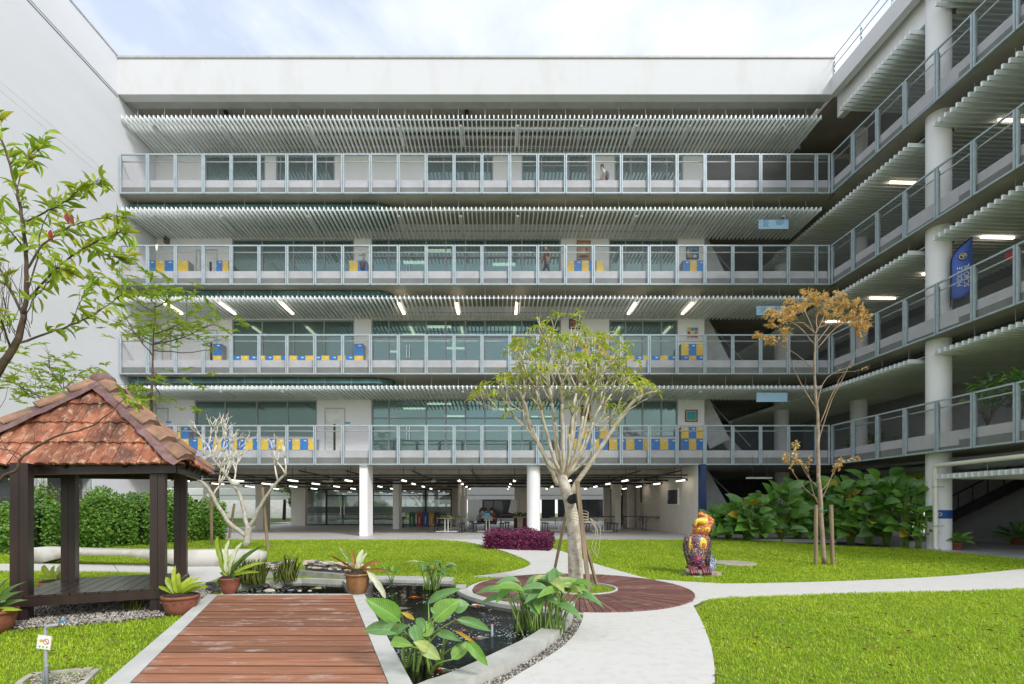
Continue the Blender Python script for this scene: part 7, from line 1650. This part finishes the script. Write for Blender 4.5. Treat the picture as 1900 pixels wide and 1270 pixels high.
# plants and pots behind the second storey rail of the wing
for i, (px, py) in enumerate(((1832, 782), (1893, 778))):
    Y = 15.6 if i == 0 else 14.6; q = P(px, py, Y); q.z = BOT[0]+.345
    pot([(.16, 0), (.2, .02), (.26, .3), (.27, .32), (.27, .36), (.24, .36)], pm('ochre_pot', (.45, .25, .10), .5), q, 'flower_pot', ['ochre pot behind the second storey railing of the wing', 'ochre pot at the right edge behind the wing railing'][i])
    t = thing('potted_plant', ['bushy leafy plant behind the second storey wing railing', 'leafy plant at the right edge behind the wing railing'][i], 'plant', (q.x, q.y, q.z+.36)); st = MB(); lvv = []
    for k in range(26): d = rdir(.2, 1); l = random.uniform(.5, 1.25); tp_ = d*l*.45+Vector((0, 0, l*.65)); st.tube(smooth([(0, 0, 0), tp_*.5+Vector((0, 0, .1)), tp_], 2), .009, 4); 
    for k in range(80): d = rdir(.0, 1); tp_ = d*.5*random.random()+Vector((0, 0, random.uniform(.5, 1.35))); inst('leaf', random.choice(me_c+[me_cl]), t, lmat(tp_, tp_+(d+rdir()*.6).normalized()*.28, .11, Vector((0, -.5, 1))))
    st.build('stems', BARK_D, t)
pot([(.07, 0), (.09, .01), (.13, .2), (.14, .24), (.12, .24)], pm('pot_maroon', (.14, .05, .04), .5), (P(673, 495, 21.9).x, 21.9, BOT[2]+.62+.35), 'flower_pot', 'small maroon pot on a stand behind the fourth storey railing')
q = P(673, 495, 21.9); t = thing('pot_stand', 'thin stand under the maroon pot of the fourth storey', 'stand', (q.x, 21.9, BOT[2]+.345)); p = MB(); p.box(-.1, .1, -.1, .1, .58, .62); p.tube([(0, 0, 0), (0, 0, .58)], .02, 6); p.build('stand', DARKM, t)
t = thing('potted_plant', 'spindly twig plant in the maroon pot of the fourth storey', 'plant', (q.x, 21.9, BOT[2]+1.2)); p = MB()
for k in range(5): p.tube([(0, 0, 0), (random.uniform(-.15, .15), 0, .3), (random.uniform(-.25, .2), 0, .5)], .008, 4)
p.build('stems', BARK_D, t)
for k in range(4): inst('leaf', me_cl, t, lmat((random.uniform(-.15, .15), 0, .3), (random.uniform(-.25, .25), 0, .42), .05))
# round red sign on wing partition, hydrant discs
q = P(1874, 476, 15.2); p = MB(); p.lathe([(0, 0), (.16, 0), (.16, .02)], n=20); o = p.build('red_disc', REDP); o.location = q; o.rotation_euler = (PI/2, 0, 0); tag(o, 'round dark red disc on the wall behind the third storey wing railing', 'sign')
# ------------------------------------------------------------------ trees beyond the buildings
def bgtree(label, x, y, h, r_, seed, m):
    random.seed(seed); t = thing('background_tree', label, 'tree', (x, y, 0), group='trees beyond the school block'); p = MB(); p.tube([(0, 0, 0), (.1, 0, h*.4), (0, .1, h*.7)], [.2, .15, .08], 8)
    for k in range(5): a = k*1.3; p.tube([(0, 0, h*.4), (math.cos(a)*r_*.5, math.sin(a)*r_*.5, h*.7)], [.1, .04], 5)
    p.build('trunk', BARK_D, t); Ms = []
    cl = [rdir(-.3, 1)*r_*random.uniform(.3, .75)+Vector((0, 0, h*.68)) for k in range(16)]
    for k in range(2600): c = random.choice(cl)+rdir()*r_*.42*random.random()**.5; d = rdir(); Ms.append(lmat(c, c+d*.3, .16, rdir()))
    leafcloud('crown', t, Ms, m, 'oval', 2)
G2 = leafm('far_leaf', (.06, .14, .02), (.26, .34, .05), .3, .5, tone=True)
for a in [('rounded green tree seen through the left bays of the open floor', -19, 45, 6, 3, 1, G2), ('bushy tree seen through the open floor beyond the bare frangipani', -23, 52, 7, 3.5, 2, G2), ('sunlit yellow green tree seen past the banner by the wing', 21.5, 26.5, 5, 2.6, 3, leafm('far_leaf_yellow', (.22, .30, .02), (.45, .48, .05), .3, .5, tone=True)), ('green tree beyond the left end of the ground floor', -30, 48, 8, 4, 4, G2), ('small pale tree on the lawn beyond the open floor', -16.5, 40.8, 3.2, 1.2, 5, G2), ('dark tree behind the wing', 27, 40, 9, 4, 6, G2)]: bgtree(*a)
p = MB(); p.box(-60, -14, 60, 60.5, 0, 5); o = p.build('distant_wall', pm('distant_pale', (.6, .6, .6), .8)); tag(o, 'pale distant wall closing the view beyond the open ground floor', 'wall')
p = MB(); p.add([(-40, 40.3, .01), (-14.3, 40.3, .01), (-14.3, 60, .01), (-40, 60, .01)], [(0, 1, 2, 3)]); o = p.build('far_lawn', pm('far_grass', (.22, .34, .03), .9, .2, 3)); o['kind'] = 'structure'
# seat rocks: lamp post of the wing roof etc. end
for o in list(bpy.data.objects):
    if o.type == 'MESH' and o.parent and o.name.split('.')[0] in ('branches', 'ceiling_pipes', 'hangers', 'stems', 'foliage', 'flowers', 'crown'): o['kind'] = 'stuff'
